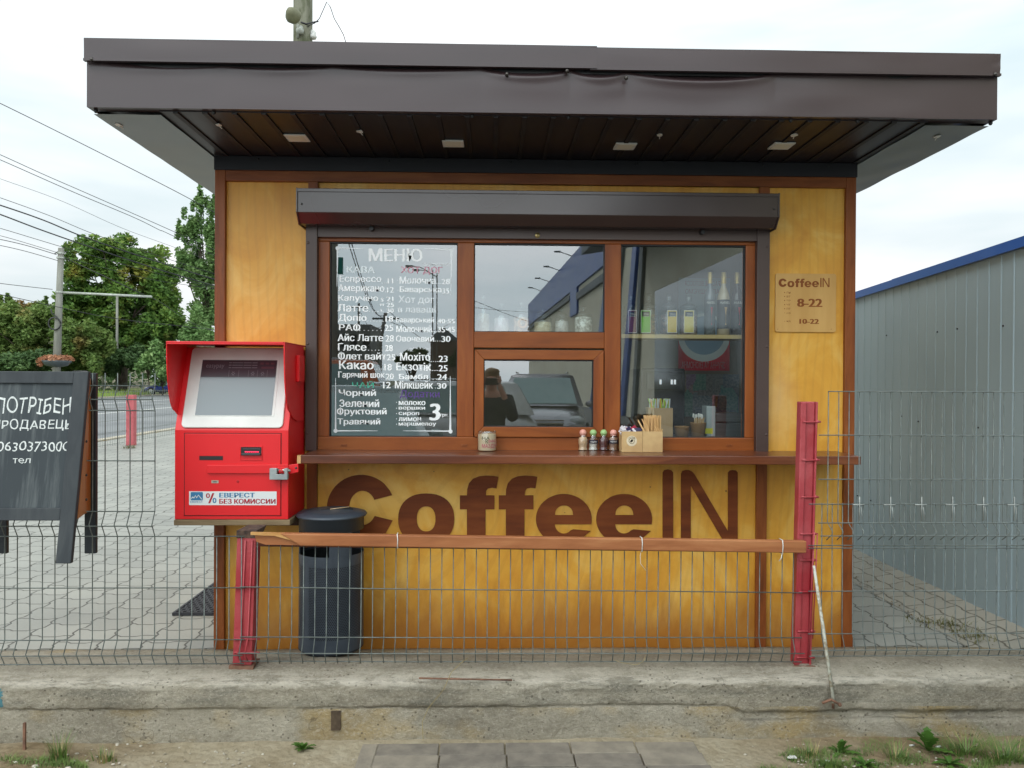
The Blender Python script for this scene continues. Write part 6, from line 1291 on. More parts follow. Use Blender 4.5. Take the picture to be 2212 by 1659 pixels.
q = MB(); fan(q, PW, [(xm + rr * .8 * math.cos(math.pi * t / NA), wz + .015 + rr * .8 * .94 * math.sin(math.pi * t / NA)) for t in range(2 * NA)]); part('inner_dish', q, thin_print('poster_blue_grey', S(150, 174, 198)), po)
q = MB(); b0, b1 = pw(1472, 781), pw(1565, 796); text(q, 'ЗРУЧНА ТА ЕКОНОМНА', fn=lambda u, v: (b0.x + (b1.x - b0.x) * u, PW - .0082, b1.z + (b0.z - b1.z) * v), mirror=True); part('mirrored_writing', q, PM('poster_pale', S(236, 214, 218), rough=.6), po)
q = MB()
for y0, y1, t_ in ((607, 618, 'КРАСИВЕ ВОЛОССЯ'), (624, 635, 'ЗАПРОШУЄМО')): b2, b3 = pw(1480, y0), pw(1560, y1); text(q, t_, fn=lambda u, v: (b2.x + (b3.x - b2.x) * u, PW - .004, b3.z + (b2.z - b3.z) * v), mirror=True)
part('mirrored_heading', q, PM('poster_dull_red', S(150, 70, 84), rough=.6), po)
m = NM('magazine_strip'); vv = m.n('ShaderNodeTexVoronoi', distance='CHEBYCHEV'); vv.inputs['Scale'].default_value = 9; m.l(m.coords((1, 1, .6)), vv.inputs['Vector']); nn_ = m.noise(m.coords(), 60, 3)
m.set(base=m.mix(.72, vv.outputs['Color'], m.ramp(nn_, [(.4, S(110, 112, 120)), (.6, S(170, 170, 172))])), rough=.5)
a, c = pw(1443, 808), pw(1596, 900); q = MB(); q.box(a.x, c.x, PW - .02, PW - .012, c.z, a.z); solo('photo_strip', q, m.m, (a.x, PW - .02, c.z), 'row of faded small prints in clear sleeves hanging under the red poster', 'prints')
# coffee machine silhouette in the gloom
q = MB(); cm = pw(1425, 850, .9); q.box(cm.x - .14, cm.x + .14, .8, 1.2, .78, cm.z + .16); q.box(cm.x - .12, cm.x + .12, .72, .8, cm.z + .02, cm.z + .14); o = solo('coffee_machine', q, PM('black_gloss_plastic', S(34, 36, 38), rough=.2, coat=.5), (cm.x, .9, .78), 'black coffee machine standing in the gloom inside the booth', 'coffee machine', None, .01)
q = MB(); q.box(cm.x - .35, cm.x + 1.0, .7, 1.25, .70, .78); solo('inner_counter', q, M_shelf, (cm.x, .7, .7), 'pale worktop running along the back of the booth', 'worktop')
q = MB()
for dx in (-.04, .03, .05): q.box(cm.x + dx, cm.x + dx + .012, .716, .72, cm.z + .06, cm.z + .09)
part('button', q, emis('white_buttons', S(230, 235, 240), .9), o)
for i, (px, hw, h_, col, cat, lab) in enumerate(((1402, 9, .22, S(176, 138, 96), 'cup', 'tall stack of kraft cups on the worktop at the back of the booth'), (1424, 8, .17, S(196, 160, 118), 'cup', 'shorter stack of kraft cups beside the tall one at the back'), (1452, 7, .20, S(60, 84, 80), 'canister', 'dark green canister on the back worktop'), (1372, 7, .24, S(40, 80, 150), 'bottle', 'blue plastic bottle on the back worktop'), (1604, 6, .22, S(210, 206, 190), 'canister', 'white canister at the right end of the back worktop'))):
    Yb = .95; cx_ = W(px, 850, Yb).x; r_ = hw * (Yb - CAM_Y) / 1700; z_ = .781; q = MB(); pr_ = [(0, z_), (r_ * .8, z_)]
    for k in range(5): pr_ += [(r_ * (.86 + .02 * k), z_ + h_ * (k + .85) / 5), (r_ * 1.04, z_ + h_ * (k + .9) / 5), (r_ * .9, z_ + h_ * (k + 1) / 5)]
    q.lathe(cx_, Yb, pr_ + [(0, z_ + h_)], 20); solo('cup_stack' if cat == 'cup' else cat, q, PM('back_item_%d' % i, col, rough=.5), (cx_, Yb, z_), lab, cat)
q = MB(); a_, c_ = W(1385, 800, 1.0), W(1432, 835, 1.0); q.ball(((a_.x + c_.x) / 2, 1.0, (a_.z + c_.z) / 2 - .02), ((c_.x - a_.x) / 2, .08, .05), 14, 8); q.v = [(x, y + .01 * mnoise.noise(Vector((x * 30, y * 30, z * 30))), z + .015 * mnoise.noise(Vector((x * 25, z * 25, 2)))) for x, y, z in q.v]; solo('plastic_bag', q, M_white, (a_.x, 1.0, a_.z), 'crumpled white plastic bag lying on the coffee machine in the booth', 'bag')
# ------------------------------------------------------------------ what stands behind the photographer and shows in the glass
def Mi(px, py, d): v = W(px, py, d + CAM_Y); return Vector((v.x, -v.y, v.z))
M_cream = PM('cream_cladding', S(242, 238, 214), S(234, 228, 204), rough=.7, ns=.6)
M_blue = PM('blue_cladding', S(30, 78, 160), S(36, 88, 172), rough=.5, ns=.6, coat=.2)
shop = thing('blue_cream_shop', (7.4, -30, GZ), 'long cream shop building with a deep blue roof band, seen only mirrored in the panes', 'building')
def sx(y): return 3.9 + 2.45 * (y + 78) / 66.0   # the front runs slightly aslant
q = MB(); P_ = lambda y, x_off, z: (sx(y) + x_off, y, z)
def swall(y0, y1, z0, z1, off, th=.3):
    b = MB(); b.hexa([P_(y0, off, z0), P_(y0, off + th, z0), P_(y1, off + th, z0), P_(y1, off, z0), P_(y0, off, z1), P_(y0, off + th, z1), P_(y1, off + th, z1), P_(y1, off, z1)]); return b
part('wall', swall(-78, -4.5, GZ, 8.9, 0, 9), M_cream, shop)
part('blue_band', swall(-78, -32, 7.0, 9.2, -.12), M_blue, shop)
part('blue_band', swall(-46, -43, 5.4, 7.0, -.12), M_blue, shop)
M_gf = PM('grey_frame', S(120, 128, 130), rough=.6)
part('grey_frame', swall(-78, -46, 6.5, 6.8, -.16), M_gf, shop); part('grey_frame', swall(-43, -32, 6.2, 6.6, -.16), M_gf, shop)
def slant(y0, y1, w_, z0, z1, mat):
    b = MB(); b.hexa([P_(y0, -.14, z0), P_(y0, 0, z0), P_(y0 + w_, 0, z0), P_(y0 + w_, -.14, z0), P_(y1, -.14, z1), P_(y1, 0, z1), P_(y1 + w_, 0, z1), P_(y1 + w_, -.14, z1)]); part('slanted_column', b, mat, shop)
slant(-38, -31.5, 2.2, GZ, 9.2, M_blue); slant(-34, -29.2, .9, GZ, 9.2, M_gf); slant(-30, -26.5, .8, GZ, 9.2, M_blue); slant(-27.5, -25.4, .5, GZ, 9.2, M_gf)
b = MB(); b.hexa([P_(-26, -2.4, 6.2), P_(-26, 0, 6.6), P_(-13, 0, 6.6), P_(-13, -2.4, 6.2), P_(-26, -2.4, 6.6), P_(-26, 0, 7.1), P_(-13, 0, 7.1), P_(-13, -2.4, 6.6)]); part('entrance_canopy', b, M_gf, shop)
b = swall(-24, -14, GZ, 4.6, -.05); part('shop_window', b, PM('dark_shop_glass', S(30, 36, 40), rough=.1, coat=.8), shop)
for k in range(4):
    y = -45 - k * 6.5; b = MB(); b.tube([P_(y, 0, 9.1), P_(y, -.9, 9.4)], .03, 5); b.box(sx(y) - 1.25, sx(y) - .85, y - .06, y + .06, 9.36, 9.46); part('floodlight', b, M_gf, shop)
# poles, wires and trees on the left of the mirrored view
def mpole(px, pt, d, wpx, lab, lean=0, extra=None):
    a = Mi(px, pt, d); r = wpx * d / 3400; o = thing('street_pole', (a.x, a.y, GZ), lab, 'pole', 'poles behind the photographer'); q = MB(); q.tube([(a.x + lean, a.y, GZ), (a.x, a.y, a.z)], [r * 1.3, r], 10); part('shaft', q, M_pole, o)
    if extra == 'sign': q = MB(); s_ = Mi(736, 556, d); q.box(a.x + .1, a.x + .24, a.y - .05, a.y + .05, Mi(736, 592, d).z, s_.z); part('teal_sign', q, PM('teal_panel', S(20, 140, 130), rough=.5), o)
    if extra == 'lamp': q = MB(); q.tube([(a.x, a.y, a.z - .3), (a.x - .9, a.y, a.z + .2), (a.x - 1.5, a.y, a.z + .25)], .035, 6); q.box(a.x - 1.9, a.x - 1.4, a.y - .15, a.y + .15, a.z + .15, a.z + .3); part('lamp_arm', q, M_gs, o)
    if extra == 'arm': q = MB(); q.box(a.x - .7, a.x + .7, a.y - .05, a.y + .05, a.z - .35, a.z - .25); part('cross_arm', q, M_gf, o)
    return a
mpole(722, 470, 22, 15, 'thick dark near pole with a teal sign, mirrored at the left of the menu', 0, 'sign'); p2 = mpole(833, 676, 42, 8, 'leaning dark wooden pole mirrored in the middle of the menu', -.9, 'arm')
mpole(935, 583, 55, 2.6, 'slim street lamp pole with an arm mirrored right of the menu', 0, 'lamp'); mpole(944, 590, 62, 2.6, 'second slim street lamp pole mirrored at the menu edge', 0, 'lamp'); mpole(775, 655, 60, 5, 'distant thin pole mirrored left of the leaning pole', 0, 'arm')
for i, (x0_, y0_, d0, x1_, y1_, d1) in enumerate(((745, 500, 20, 832, 680, 42), (752, 500, 20, 834, 683, 42), (832, 690, 42, 985, 690, 62), (840, 672, 42, 985, 740, 62), (700, 730, 22, 832, 700, 42), (832, 700, 42, 775, 665, 60), (985, 660, 40, 1340, 640, 70), (1026, 650, 40, 1290, 700, 70))):
    a, c = Mi(x0_, y0_, d0), Mi(x1_, y1_, d1); q = MB(); q.tube([a + (c - a) * (k / 8) - Vector((0, 0, math.sin(k / 8 * math.pi) * .8)) for k in range(9)], .014, 4)
    solo('street_wire', q, M_cbl, tuple(a), ('steep wire from the near pole', 'second steep wire beside it', 'level wire right of the leaning pole', 'falling wire right of the leaning pole', 'low wire left of the leaning pole', 'short wire to the distant pole', 'long upper wire across the middle pane', 'long lower wire across the middle pane')[i] + ' mirrored in the glass', 'wire', 'wires behind the photographer')
rndm = 31
def mtree(px, py, rx, rz, d, lab, seed):
    c = Mi(px, py, d); s = d / 1700; rn = random.Random(seed); cl = []
    for k in range(14):
        a = rn.random() * 6.283; q_ = rn.uniform(.2, .85); cl.append(((c.x + math.cos(a) * rx * s * q_, c.y + rn.uniform(-.6, .6) * rx * s, c.z + math.sin(a) * rz * s * q_), (rx * s * .4, rx * s * .4, rz * s * .4)))
    tree('street_tree', (c.x, c.y, GZ), c.z + rz * s, 1, cl, 2600, .28, ML4, lab, 'trees behind the photographer', seed, .2)
mtree(890, 772, 34, 18, 60, 'dark round tree mirrored behind the right half of the menu', 41); mtree(990, 775, 26, 22, 66, 'dark tree mirrored at the right edge of the menu', 42); mtree(735, 792, 26, 22, 55, 'dark tree mirrored behind the lower left of the menu', 43)
q = MB(); a, c = Mi(690, 700, 75), Mi(800, 800, 75); q.box(a.x, c.x, a.y - 8, a.y, GZ, a.z); fl = thing('grey_block', (a.x, a.y, GZ), 'grey block of flats mirrored behind the left of the menu', 'building'); part('wall', q, PM('grey_render', S(124, 126, 122), S(140, 140, 134), rough=.9, ns=.5), fl)
for k in range(8): q = MB(); wx_ = a.x + .5 + (k % 4) * 1.2; q.box(wx_, wx_ + .6, a.y, a.y + .06, 2 + (k // 4) * 2.4, 3.2 + (k // 4) * 2.4); part('flat_window', q, M_black, fl)
q = MB(); a, c = Mi(930, 735, 70), Mi(985, 812, 70); q.box(a.x, c.x, a.y - 6, a.y, GZ, a.z); br_ = thing('brown_house', (a.x, a.y, GZ), 'plain brown house mirrored at the right edge of the menu', 'house'); part('wall', q, PM('brown_render', S(120, 98, 84), rough=.9), br_)
q = MB(); q.prism([(a.x - .3, a.z), ((a.x + c.x) / 2, a.z + 1.2), (c.x + .3, a.z)], 'y', a.y - 6.2, a.y + .2); part('roof', q, M_gf, br_)
# ---- cars
M_tyre = PM('tyre_rubber', S(30, 30, 32), rough=.9); M_carglass = PM('car_window_glass', S(112, 142, 142), S(130, 160, 158), rough=.08, coat=1, ns=1); M_chrome = PM('chrome', S(200, 204, 206), rough=.12, metal=1); M_lampc = PM('headlight_lens', S(206, 212, 216), S(150, 156, 160), rough=.1, coat=1, ns=12)
def car(x, y, rz, paint, lab, L=4.4, Wd=1.78, Ht=1.62, van=False):
    o = thing('parked_car', (x, y, GZ), lab, 'car', 'cars parked behind the photographer', rz)   # nose points to local +y
    h = Ht; st = [(-.5, .55, .0, .86), (-.49, .80, .62, .92), (-.44, .98, .60, .97), (-.36, 1.0, .60, .99), (-.1, 1.0, .58, 1), (.12, 1.0, .56, 1), (.30, .92, .55, .99), (.40, .88, .52, .95), (.47, .78, .5, .88), (.5, .60, .45, .80)]
    b = MB(); secs = []
    for s, zb, zw, wf in st:
        w2 = Wd / 2 * wf; zt = h * .62 * zb; secs.append([(-w2 * .94, .24), (-w2, .42), (-w2, zt * .75), (-w2 * .93, zt), (0, zt * 1.02), (w2 * .93, zt), (w2, zt * .75), (w2, .42), (w2 * .94, .24)])
    n = 9
    for (s, *_), se in zip(st, secs): b.v += [(p[0], s * L, p[1]) for p in se]
    for i in range(len(st) - 1):
        for j in range(n): b.f.append((i * n + j, i * n + (j + 1) % n, (i + 1) * n + (j + 1) % n, (i + 1) * n + j)); b.mi.append(0); b.sm.append(True)
    b.f.append(tuple(range(n))); b.f.append(tuple(range((len(st) - 1) * n, len(st) * n))[::-1]); b.mi += [0, 0]; b.sm += [False] * 2
    body = part('body', b, paint, o); sd = body.modifiers.new('s', 'SUBSURF'); sd.levels = sd.render_levels = 1
    # greenhouse
    zb = h * .60; g0 = -.47 if not van else -.49; gb = [(-Wd * .45, g0 * L), (Wd * .45, g0 * L), (Wd * .45, .30 * L), (-Wd * .45, .30 * L)]; gt = [(-Wd * .36, (g0 + .07) * L), (Wd * .36, (g0 + .07) * L), (Wd * .36, .10 * L), (-Wd * .36, .10 * L)]
    b = MB(); b.add([(p[0], p[1], zb) for p in gb] + [(p[0] * .99, p[1], h - .04) for p in gt] + [(p[0] * .8, p[1] * .94, h) for p in gt], [(0, 1, 5, 4), (1, 2, 6, 5), (2, 3, 7, 6), (3, 0, 4, 7), (4, 5, 9, 8), (5, 6, 10, 9), (6, 7, 11, 10), (7, 4, 8, 11), (8, 9, 10, 11)], True); part('roof', b, paint, o)
    def inset(i, j, k_, l, nm, f0=.07, f1=.10):
        A, B, Cc, Dd = [Vector((*p, zz)) for p, zz in ((gb[i], zb), (gb[j], zb), (gt[j], h - .04), (gt[i], h - .04))]
        nn = (B - A).cross(Dd - A).normalized(); ce = (A + B + Cc + Dd) / 4
        if nn.dot(ce - Vector((0, -.1 * L, zb + .2))) < 0: nn = -nn
        q = MB(); q.add([tuple(A + (B - A) * u + ((Dd + (Cc - Dd) * u) - (A + (B - A) * u)) * v + nn * .012) for u, v in ((f0, .06), (1 - f0, .06), (1 - f0, .92), (f0, .92))], [(0, 1, 2, 3)]); part(nm, q, M_carglass, o)
    inset(2, 3, 0, 0, 'windscreen'); inset(0, 1, 0, 0, 'rear_window'); inset(1, 2, 0, 0, 'side_window', .12); inset(3, 0, 0, 0, 'side_window', .12)
    for sx_ in (-1, 1):
        q = MB(); q.ball((sx_ * Wd * .36, .455 * L, h * .44), (.17, .12, .09), 14, 8); part('headlight', q, M_lampc, o)
        q = MB(); q.ball((sx_ * Wd * .53, .2 * L, h * .62), (.09, .06, .07), 10, 6); part('wing_mirror', q, paint, o)
        q = MB(); q.tube([(sx_ * Wd * .30, -.33 * L, h + .03), (sx_ * Wd * .30, .02 * L, h + .035)], .018, 6); part('roof_rail', q, M_chrome, o)
        for yy in (-.30, .31):
            q = MB(); q.tube([(sx_ * Wd * .40, yy * L, .33), (sx_ * Wd * .505, yy * L, .33)], .33, 24); wh = part('wheel', q, M_tyre, o); q = MB(); q.tube([(sx_ * Wd * .50, yy * L, .33), (sx_ * Wd * .512, yy * L, .33)], .21, 18); part('rim', q, M_chrome, wh)
    q = MB()
    for k in range(4): q.box(-.42, .42, .485 * L, .5 * L + .02, h * .33 + k * .06, h * .33 + k * .06 + .022)
    part('grille', q, M_chrome, o); q = MB(); q.box(-Wd * .44, Wd * .44, .44 * L, .5 * L, .28, .36); part('lower_bumper', q, M_black, o)
    q = MB(); q.box(-.26, .26, .5 * L + .01, .5 * L + .025, .42, .53); pl = part('number_plate', q, M_white, o)
    return o
m_silver = PM('silver_car_paint', S(150, 150, 158), S(166, 166, 172), rough=.25, metal=.5, coat=.8, ns=.8); m_wcar = PM('white_car_paint', S(214, 216, 216), rough=.25, coat=.8); m_grey = PM('pale_green_car_paint', S(150, 168, 168), rough=.2, metal=.4, coat=.8); m_or = PM('orange_van_paint', S(206, 100, 30), rough=.3, coat=.6); m_bluec = PM('blue_car_paint', S(24, 50, 120), rough=.3, coat=.8)
c_ = Mi(1186, 880, 15.4); car(c_.x, c_.y - 2.2, 0.06, m_silver, 'silver estate car facing the booth, mirrored in the small hatch pane', Ht=1.66, Wd=1.9)
c_ = Mi(905, 860, 14); car(c_.x, c_.y - 1, R(90), m_wcar, 'white estate car side-on, mirrored low in the menu pane', Ht=1.5)
c_ = Mi(760, 900, 8); car(c_.x - .4, c_.y - 1.6, R(-18), m_grey, 'pale green-grey car close behind the photographer at the left', Ht=1.45)
c_ = Mi(735, 830, 20); car(c_.x - 1, c_.y, R(90), m_or, 'orange van mirrored at the far left of the menu pane', Ht=2.0, van=True)
p_ = W(370, 842, 66); car(p_.x, 66, R(80), m_bluec, 'small dark blue car parked on the verge beside the red terminal hood', Ht=1.4)
# ---- the photographer, standing behind the lens
def skin_chain(name, verts, edges, radii, mat, parent, sub=2, root=0):
    import bmesh
    bm = bmesh.new(); lay = bm.verts.layers.skin.verify(); vs = [bm.verts.new(v) for v in verts]
    for a, c in edges: bm.edges.new((vs[a], vs[c]))
    for i, v in enumerate(vs):
        r = radii[i]; v[lay].radius = r if isinstance(r, tuple) else (r, r); v[lay].use_root = (i == root)
    me = bpy.data.meshes.new(name); bm.to_mesh(me); bm.free(); me.materials.append(mat)
    o = bpy.data.objects.new(name, me); sc.collection.objects.link(o); o.parent = parent; ORG[o.name] = (0, 0, 0)
    m = o.modifiers.new('skin', 'SKIN'); m.use_smooth_shade = True; s = o.modifiers.new('sub', 'SUBSURF'); s.levels = s.render_levels = sub; return o
py0 = CAM_Y - .26; ph = thing('person', (0, py0, GZ), 'person in a dark jacket holding up a phone, mirrored in the small hatch pane', 'person'); ORG[ph.name] = (0, 0, 0)
zz0 = GZ
M_skin = PM('skin', S(214, 160, 136), S(198, 142, 120), rough=.55, ns=8); M_jack = PM('black_jacket', S(28, 28, 36), S(38, 38, 46), rough=.85, ns=10); M_jean = PM('dark_trousers', S(34, 38, 52), rough=.9); M_hair = PM('light_brown_hair', S(120, 90, 56), S(160, 126, 84), rough=.6, ns=40, st=(1, 1, .2))
def L_(x, y, z): return (x, y, z - zz0 + GZ - GZ)      # local to the person: x, y forward, z above ground
V = [(0, -.03, .92), (0, -.02, 1.08), (0, -.03, 1.24), (0, -.02, 1.36), (0, 0, 1.45), (0, .02, 1.52), (0, .03, 1.58), (0, .02, 1.64), (-.18, -.02, 1.34), (-.24, .10, 1.12), (-.15, .20, 1.34), (-.075, .235, 1.52), (.18, -.02, 1.34), (.24, .10, 1.12), (.15, .20, 1.34), (.075, .235, 1.52), (-.09, -.03, .86), (-.10, -.01, .48), (-.10, -.05, .08), (-.11, .08, .03), (.09, -.03, .86), (.10, -.01, .48), (.10, -.05, .08), (.11, .08, .03)]
Ed = [(0, 1), (1, 2), (2, 3), (3, 4), (4, 5), (5, 6), (6, 7), (3, 8), (8, 9), (9, 10), (10, 11), (3, 12), (12, 13), (13, 14), (14, 15), (0, 16), (16, 17), (17, 18), (18, 19), (0, 20), (20, 21), (21, 22), (22, 23)]
Rr = [(.15, .11), (.14, .10), (.16, .11), (.10, .09), .055, (.068, .08), (.075, .095), (.055, .07), .062, .045, .036, .026, .062, .045, .036, .026, .09, .06, .04, .035, .09, .06, .04, .035]
sc_h = .985
V = [(x, y, z * sc_h) for x, y, z in V]
body = skin_chain('body', V, Ed, Rr, M_skin, ph)
iv = [0, 1, 2, 3, 8, 9, 10, 12, 13, 14]; mp_ = {k: i for i, k in enumerate(iv)}
skin_chain('jacket', [V[k] if k not in (10, 14) else tuple(Vector(V[k]) * .8 + Vector(V[k + 1]) * .2) for k in iv], [(mp_[a], mp_[c]) for a, c in Ed if a in mp_ and c in mp_], [((r[0] + .022, r[1] + .022) if isinstance(r, tuple) else r + .02) for r in (Rr[k] for k in iv)], M_jack, ph)
iv = [0, 16, 17, 18, 20, 21, 22]; mp_ = {k: i for i, k in enumerate(iv)}
skin_chain('trousers', [V[k] for k in iv], [(mp_[a], mp_[c]) for a, c in Ed if a in mp_ and c in mp_], [((r[0] + .012, r[1] + .012) if isinstance(r, tuple) else r + .016) for r in (Rr[k] for k in iv)], M_jean, ph)
hz = 1.575 * sc_h
q = MB(); q.ball((0, .0, hz + .035), (.088, .105, .082), 18, 10); q.ball((.02, .075, hz + .075), (.07, .045, .035), 12, 6); part('hair', q, M_hair, ph)
q = MB(); q.ball((0, .125, hz - .03), (.013, .02, .024), 10, 6); part('nose', q, M_skin, ph)
q = MB(); q.ball((0, .112, hz - .075), (.026, .006, .007), 10, 5); part('mouth', q, PM('lips', S(176, 98, 92), rough=.5), ph)
for s_ in (-1, 1):
    q = MB(); q.ball((s_ * .033, .108, hz - .002), (.013, .008, .008), 10, 6); part('eye', q, M_white, ph); q = MB(); q.ball((s_ * .033, .115, hz - .002), (.005, .003, .005), 8, 5); part('pupil', q, M_black, ph)
    q = MB(); q.ball((s_ * .088, .01, hz - .02), (.008, .02, .03), 10, 6); part('ear', q, M_skin, ph)
    q = MB(); q.ball((s_ * .10, .05, .035), (.05, .13, .045), 12, 8); part('shoe', q, M_black, ph)
    # hand: palm and five fingers curled on the phone's short edge
    zc2 = CAM_Z - GZ; wx = s_ * .078
    q = MB(); q.ball((wx + s_ * .012, .236, zc2 - .012), (.016, .030, .038), 12, 8); part('palm', q, M_skin, ph)
    for k in range(4):
        zf_ = zc2 + .026 - k * .019; ln = (.9, 1, .95, .75)[k]
        skin_chain('finger', [(wx + s_ * .014, .236, zf_ - .004), (wx + s_ * .016, .262, zf_), (wx - s_ * .002, .272, zf_ + .001), (wx - s_ * (.002 + .020 * ln), .268, zf_ + .001)], [(0, 1), (1, 2), (2, 3)], [.009, .0085, .008, .007], M_skin, ph, 1)
    skin_chain('thumb', [(wx + s_ * .010, .226, zc2 - .03), (wx - s_ * .008, .226, zc2 - .028), (wx - s_ * .026, .236, zc2 - .022)], [(0, 1), (1, 2)], [.011, .010, .0085], M_skin, ph, 1)
phn = MB(); phn.box(-.074, .074, CAM_Y - .012, CAM_Y - .003, CAM_Z - .062, CAM_Z + .012)
solo('phone', phn, PM('black_phone', S(26, 26, 30), rough=.3, coat=.5), (0, CAM_Y, CAM_Z), 'dark phone held sideways in both hands of the photographer', 'phone', None, .003)
# ------------------------------------------------------------------ weeds and litter at the foot of the kerb
M_blade = PM('fresh_grass', S(66, 98, 36), S(108, 132, 62), rough=.6, ns=14); M_dry = PM('dry_grass', S(176, 160, 112), S(140, 124, 84), rough=.9, ns=14); M_herb = leaf_mat('herb_leaf', S(50, 82, 32), S(78, 114, 46), S(116, 146, 70))
def blade(b, x, y, z, h, ang, bend, wd, seg=4):
    dx, dy = math.cos(ang), math.sin(ang); L = []; Rr_ = []
    for i in range(seg + 1):
        t = i / seg; px_, py_ = x + dx * bend * t * t, y + dy * bend * t * t; pz_ = z + h * (t - .25 * t * t * min(1, bend / h)); w2 = wd * (1 - t) * .5
        L.append((px_ - dy * w2, py_ + dx * w2, pz_)); Rr_.append((px_ + dy * w2, py_ - dx * w2, pz_))
    o = len(b.v); b.v += L + Rr_; n_ = seg + 1
    for i in range(seg): b.f.append((o + i, o + i + 1, o + n_ + i + 1, o + n_ + i)); b.mi.append(0); b.sm.append(True)
def tuft(px, py, n, h, spread, lab, seed, mat=None, bend=.6, dry=0, zup=0):
    rn = random.Random(seed); p = G(px, py, GZ + .005); o = thing('grass_tuft', (p.x, p.y, GZ), lab, 'weed', 'weeds along the kerb')
    for nm, mt_, cnt in (('blades', mat or M_blade, n), ('dry_blades', M_dry, dry)):
        if not cnt: continue
        b = MB()
        for k in range(cnt):
            a = rn.random() * 6.283; r = rn.random() ** .7 * spread; hh_ = h * rn.uniform(.4, 1.1); blade(b, p.x + math.cos(a) * r, p.y + math.sin(a) * r * .5, GZ - .004 + zup, hh_, a + rn.uniform(-.8, .8), hh_ * bend * rn.uniform(.3, 1.3), rn.uniform(.0025, .0055))
        part(nm, b, mt_, o)
tuft(130, 1640, 95, .13, .035, 'dense bright green grass clump at the foot of the kerb on the left', 1, bend=.45, dry=14)
tuft(228, 1640, 45, .06, .05, 'small loose weed of thin stems right of the left grass clump', 2, dry=26)
tuft(1750, 1630, 40, .07, .05, 'brownish tangled weed where the bare soil begins right of the slab path', 3, dry=34)
tuft(1790, 1655, 80, .07, .06, 'short dark green grass tuft under the leaning rod', 4)
tuft(1935, 1638, 70, .09, .05, 'wiry weed in front of the lower concrete course on the right', 5, dry=20, bend=.9)
tuft(2085, 1628, 110, .12, .07, 'arching long-bladed grass tuft near the right edge', 6, bend=1.3, dry=12)
tuft(2170, 1640, 150, .12, .09, 'thick grass clump in the lower right corner', 7, bend=1.2, dry=12)
def herb(px, py, n, L, lab, seed, up=.5, zb=0, yoff=None):
    rn = random.Random(seed); p = G(px, py, GZ + .005); 
    if yoff is not None: p = W(px, py, yoff)
    z0 = p.z if yoff is not None else GZ; b = MB(); o = thing('leafy_weed', (p.x, p.y, z0), lab, 'weed', 'weeds along the kerb')
    for k in range(n):
        a = k * 2.4 + rn.uniform(-.4, .4); el = rn.uniform(.2, 1.1) * up * 2; l = L * rn.uniform(.7, 1.15); d = Vector((math.cos(a) * math.cos(el), math.sin(a) * math.cos(el) - .1, math.sin(el))); s_ = d.cross(Vector((0, 0, 1))).normalized(); o_ = Vector((p.x, p.y, z0 + .004)); oi = len(b.v); seg = 9
        for i in range(seg + 1):
            t = i / seg; w2 = l * .15 * math.sin(math.pi * min(1, t * .93 + .05)) * (1.25 if i % 2 else .6); c_ = o_ + d * l * t + Vector((0, 0, -.35 * l * t * t)); b.v += [tuple(c_ - s_ * w2), tuple(c_ + Vector((0, 0, -.003))), tuple(c_ + s_ * w2)]
        for i in range(seg):
            q_ = oi + i * 3; b.f += [(q_, q_ + 1, q_ + 4, q_ + 3), (q_ + 1, q_ + 2, q_ + 5, q_ + 4)]; b.mi += [0, 0]; b.sm += [True, True]
    part('leaves', b, M_herb, o)
herb(655, 1618, 16, .065, 'low bright green leafy rosette at the kerb foot right of the drain hole', 11)
herb(1815, 1625, 14, .085, 'upright broad-leaved green weed just right of the rod foot', 12, up=.8)
herb(2005, 1620, 8, .14, 'single tall dandelion leaf standing in front of the kerb on the right', 13, up=1.0)
herb(2050, 1650, 14, .07, 'dark green leafy weed cluster below the dandelion leaf', 14)
herb(1868, 1652, 14, .06, 'round grey-green leafy weed between two cigarette ends', 15)
# ragged turf in both lower corners: uncountable
rn = random.Random(21); b = MB()
for k in range(15000):
    if rn.random() < .30: px, py = rn.uniform(-40, 190), rn.uniform(1612, 1664); 
    else: px, py = rn.uniform(1640, 2260), rn.uniform(1604, 1664)
    if px < 300 and py < 1618 + px * .17: continue
    if px > 1600 and py < 1596 + max(0, (1760 - px) * .45) : continue
    if mnoise.noise(Vector((px * .013, py * .05, 2))) < -.06 + .3 * rn.random() : continue
    p = G(px, py, GZ); hh_ = rn.uniform(.01, .03) * (1.8 if rn.random() < .1 else 1); blade(b, p.x, p.y, GZ - .004, hh_, rn.random() * 6.28, hh_ * .8, rn.uniform(.002, .004), 2)
struct('short_turf', b, M_blade, 'stuff')['label'] = 'thin patchy grass growing in the dirt in both lower corners'
b = MB()
for k in range(420):
    px, py = rn.uniform(-30, 2240), rn.uniform(1600, 1664)
    if 640 < px < 1700 and rn.random() < .8: continue
    p = G(px, py, GZ); s = rn.uniform(.002, .007) * (1.8 if rn.random() < .06 else 1); b.ball((p.x, p.y, GZ + .002), (s * rn.uniform(.8, 1.6), s, s * .6), 6, 4)
struct('gravel_crumbs', b, PM('pale_gravel', S(188, 182, 168), S(140, 130, 112), rough=.95, ns=8), 'stuff')['label'] = 'scattered pale crumbs of concrete and gravel on the dirt'
for i, (px, py, a, lab) in enumerate(((2027, 1615, .2, 'white cigarette end lying under the dandelion leaf'), (1788, 1646, -.7, 'white cigarette end lying left of the round weed'), (1970, 1612, .1, 'short cigarette end by the lower concrete course'))):
    p = G(px, py, GZ + .004); q = MB(); q.tube([(p.x - .011 * math.cos(a), p.y - .011 * math.sin(a), GZ + .008), (p.x + .011 * math.cos(a), p.y + .011 * math.sin(a), GZ + .008)], .0038, 8); solo('cigarette_end', q, M_white, (p.x, p.y, GZ + .004), lab, 'cigarette end', 'cigarette ends on the dirt')
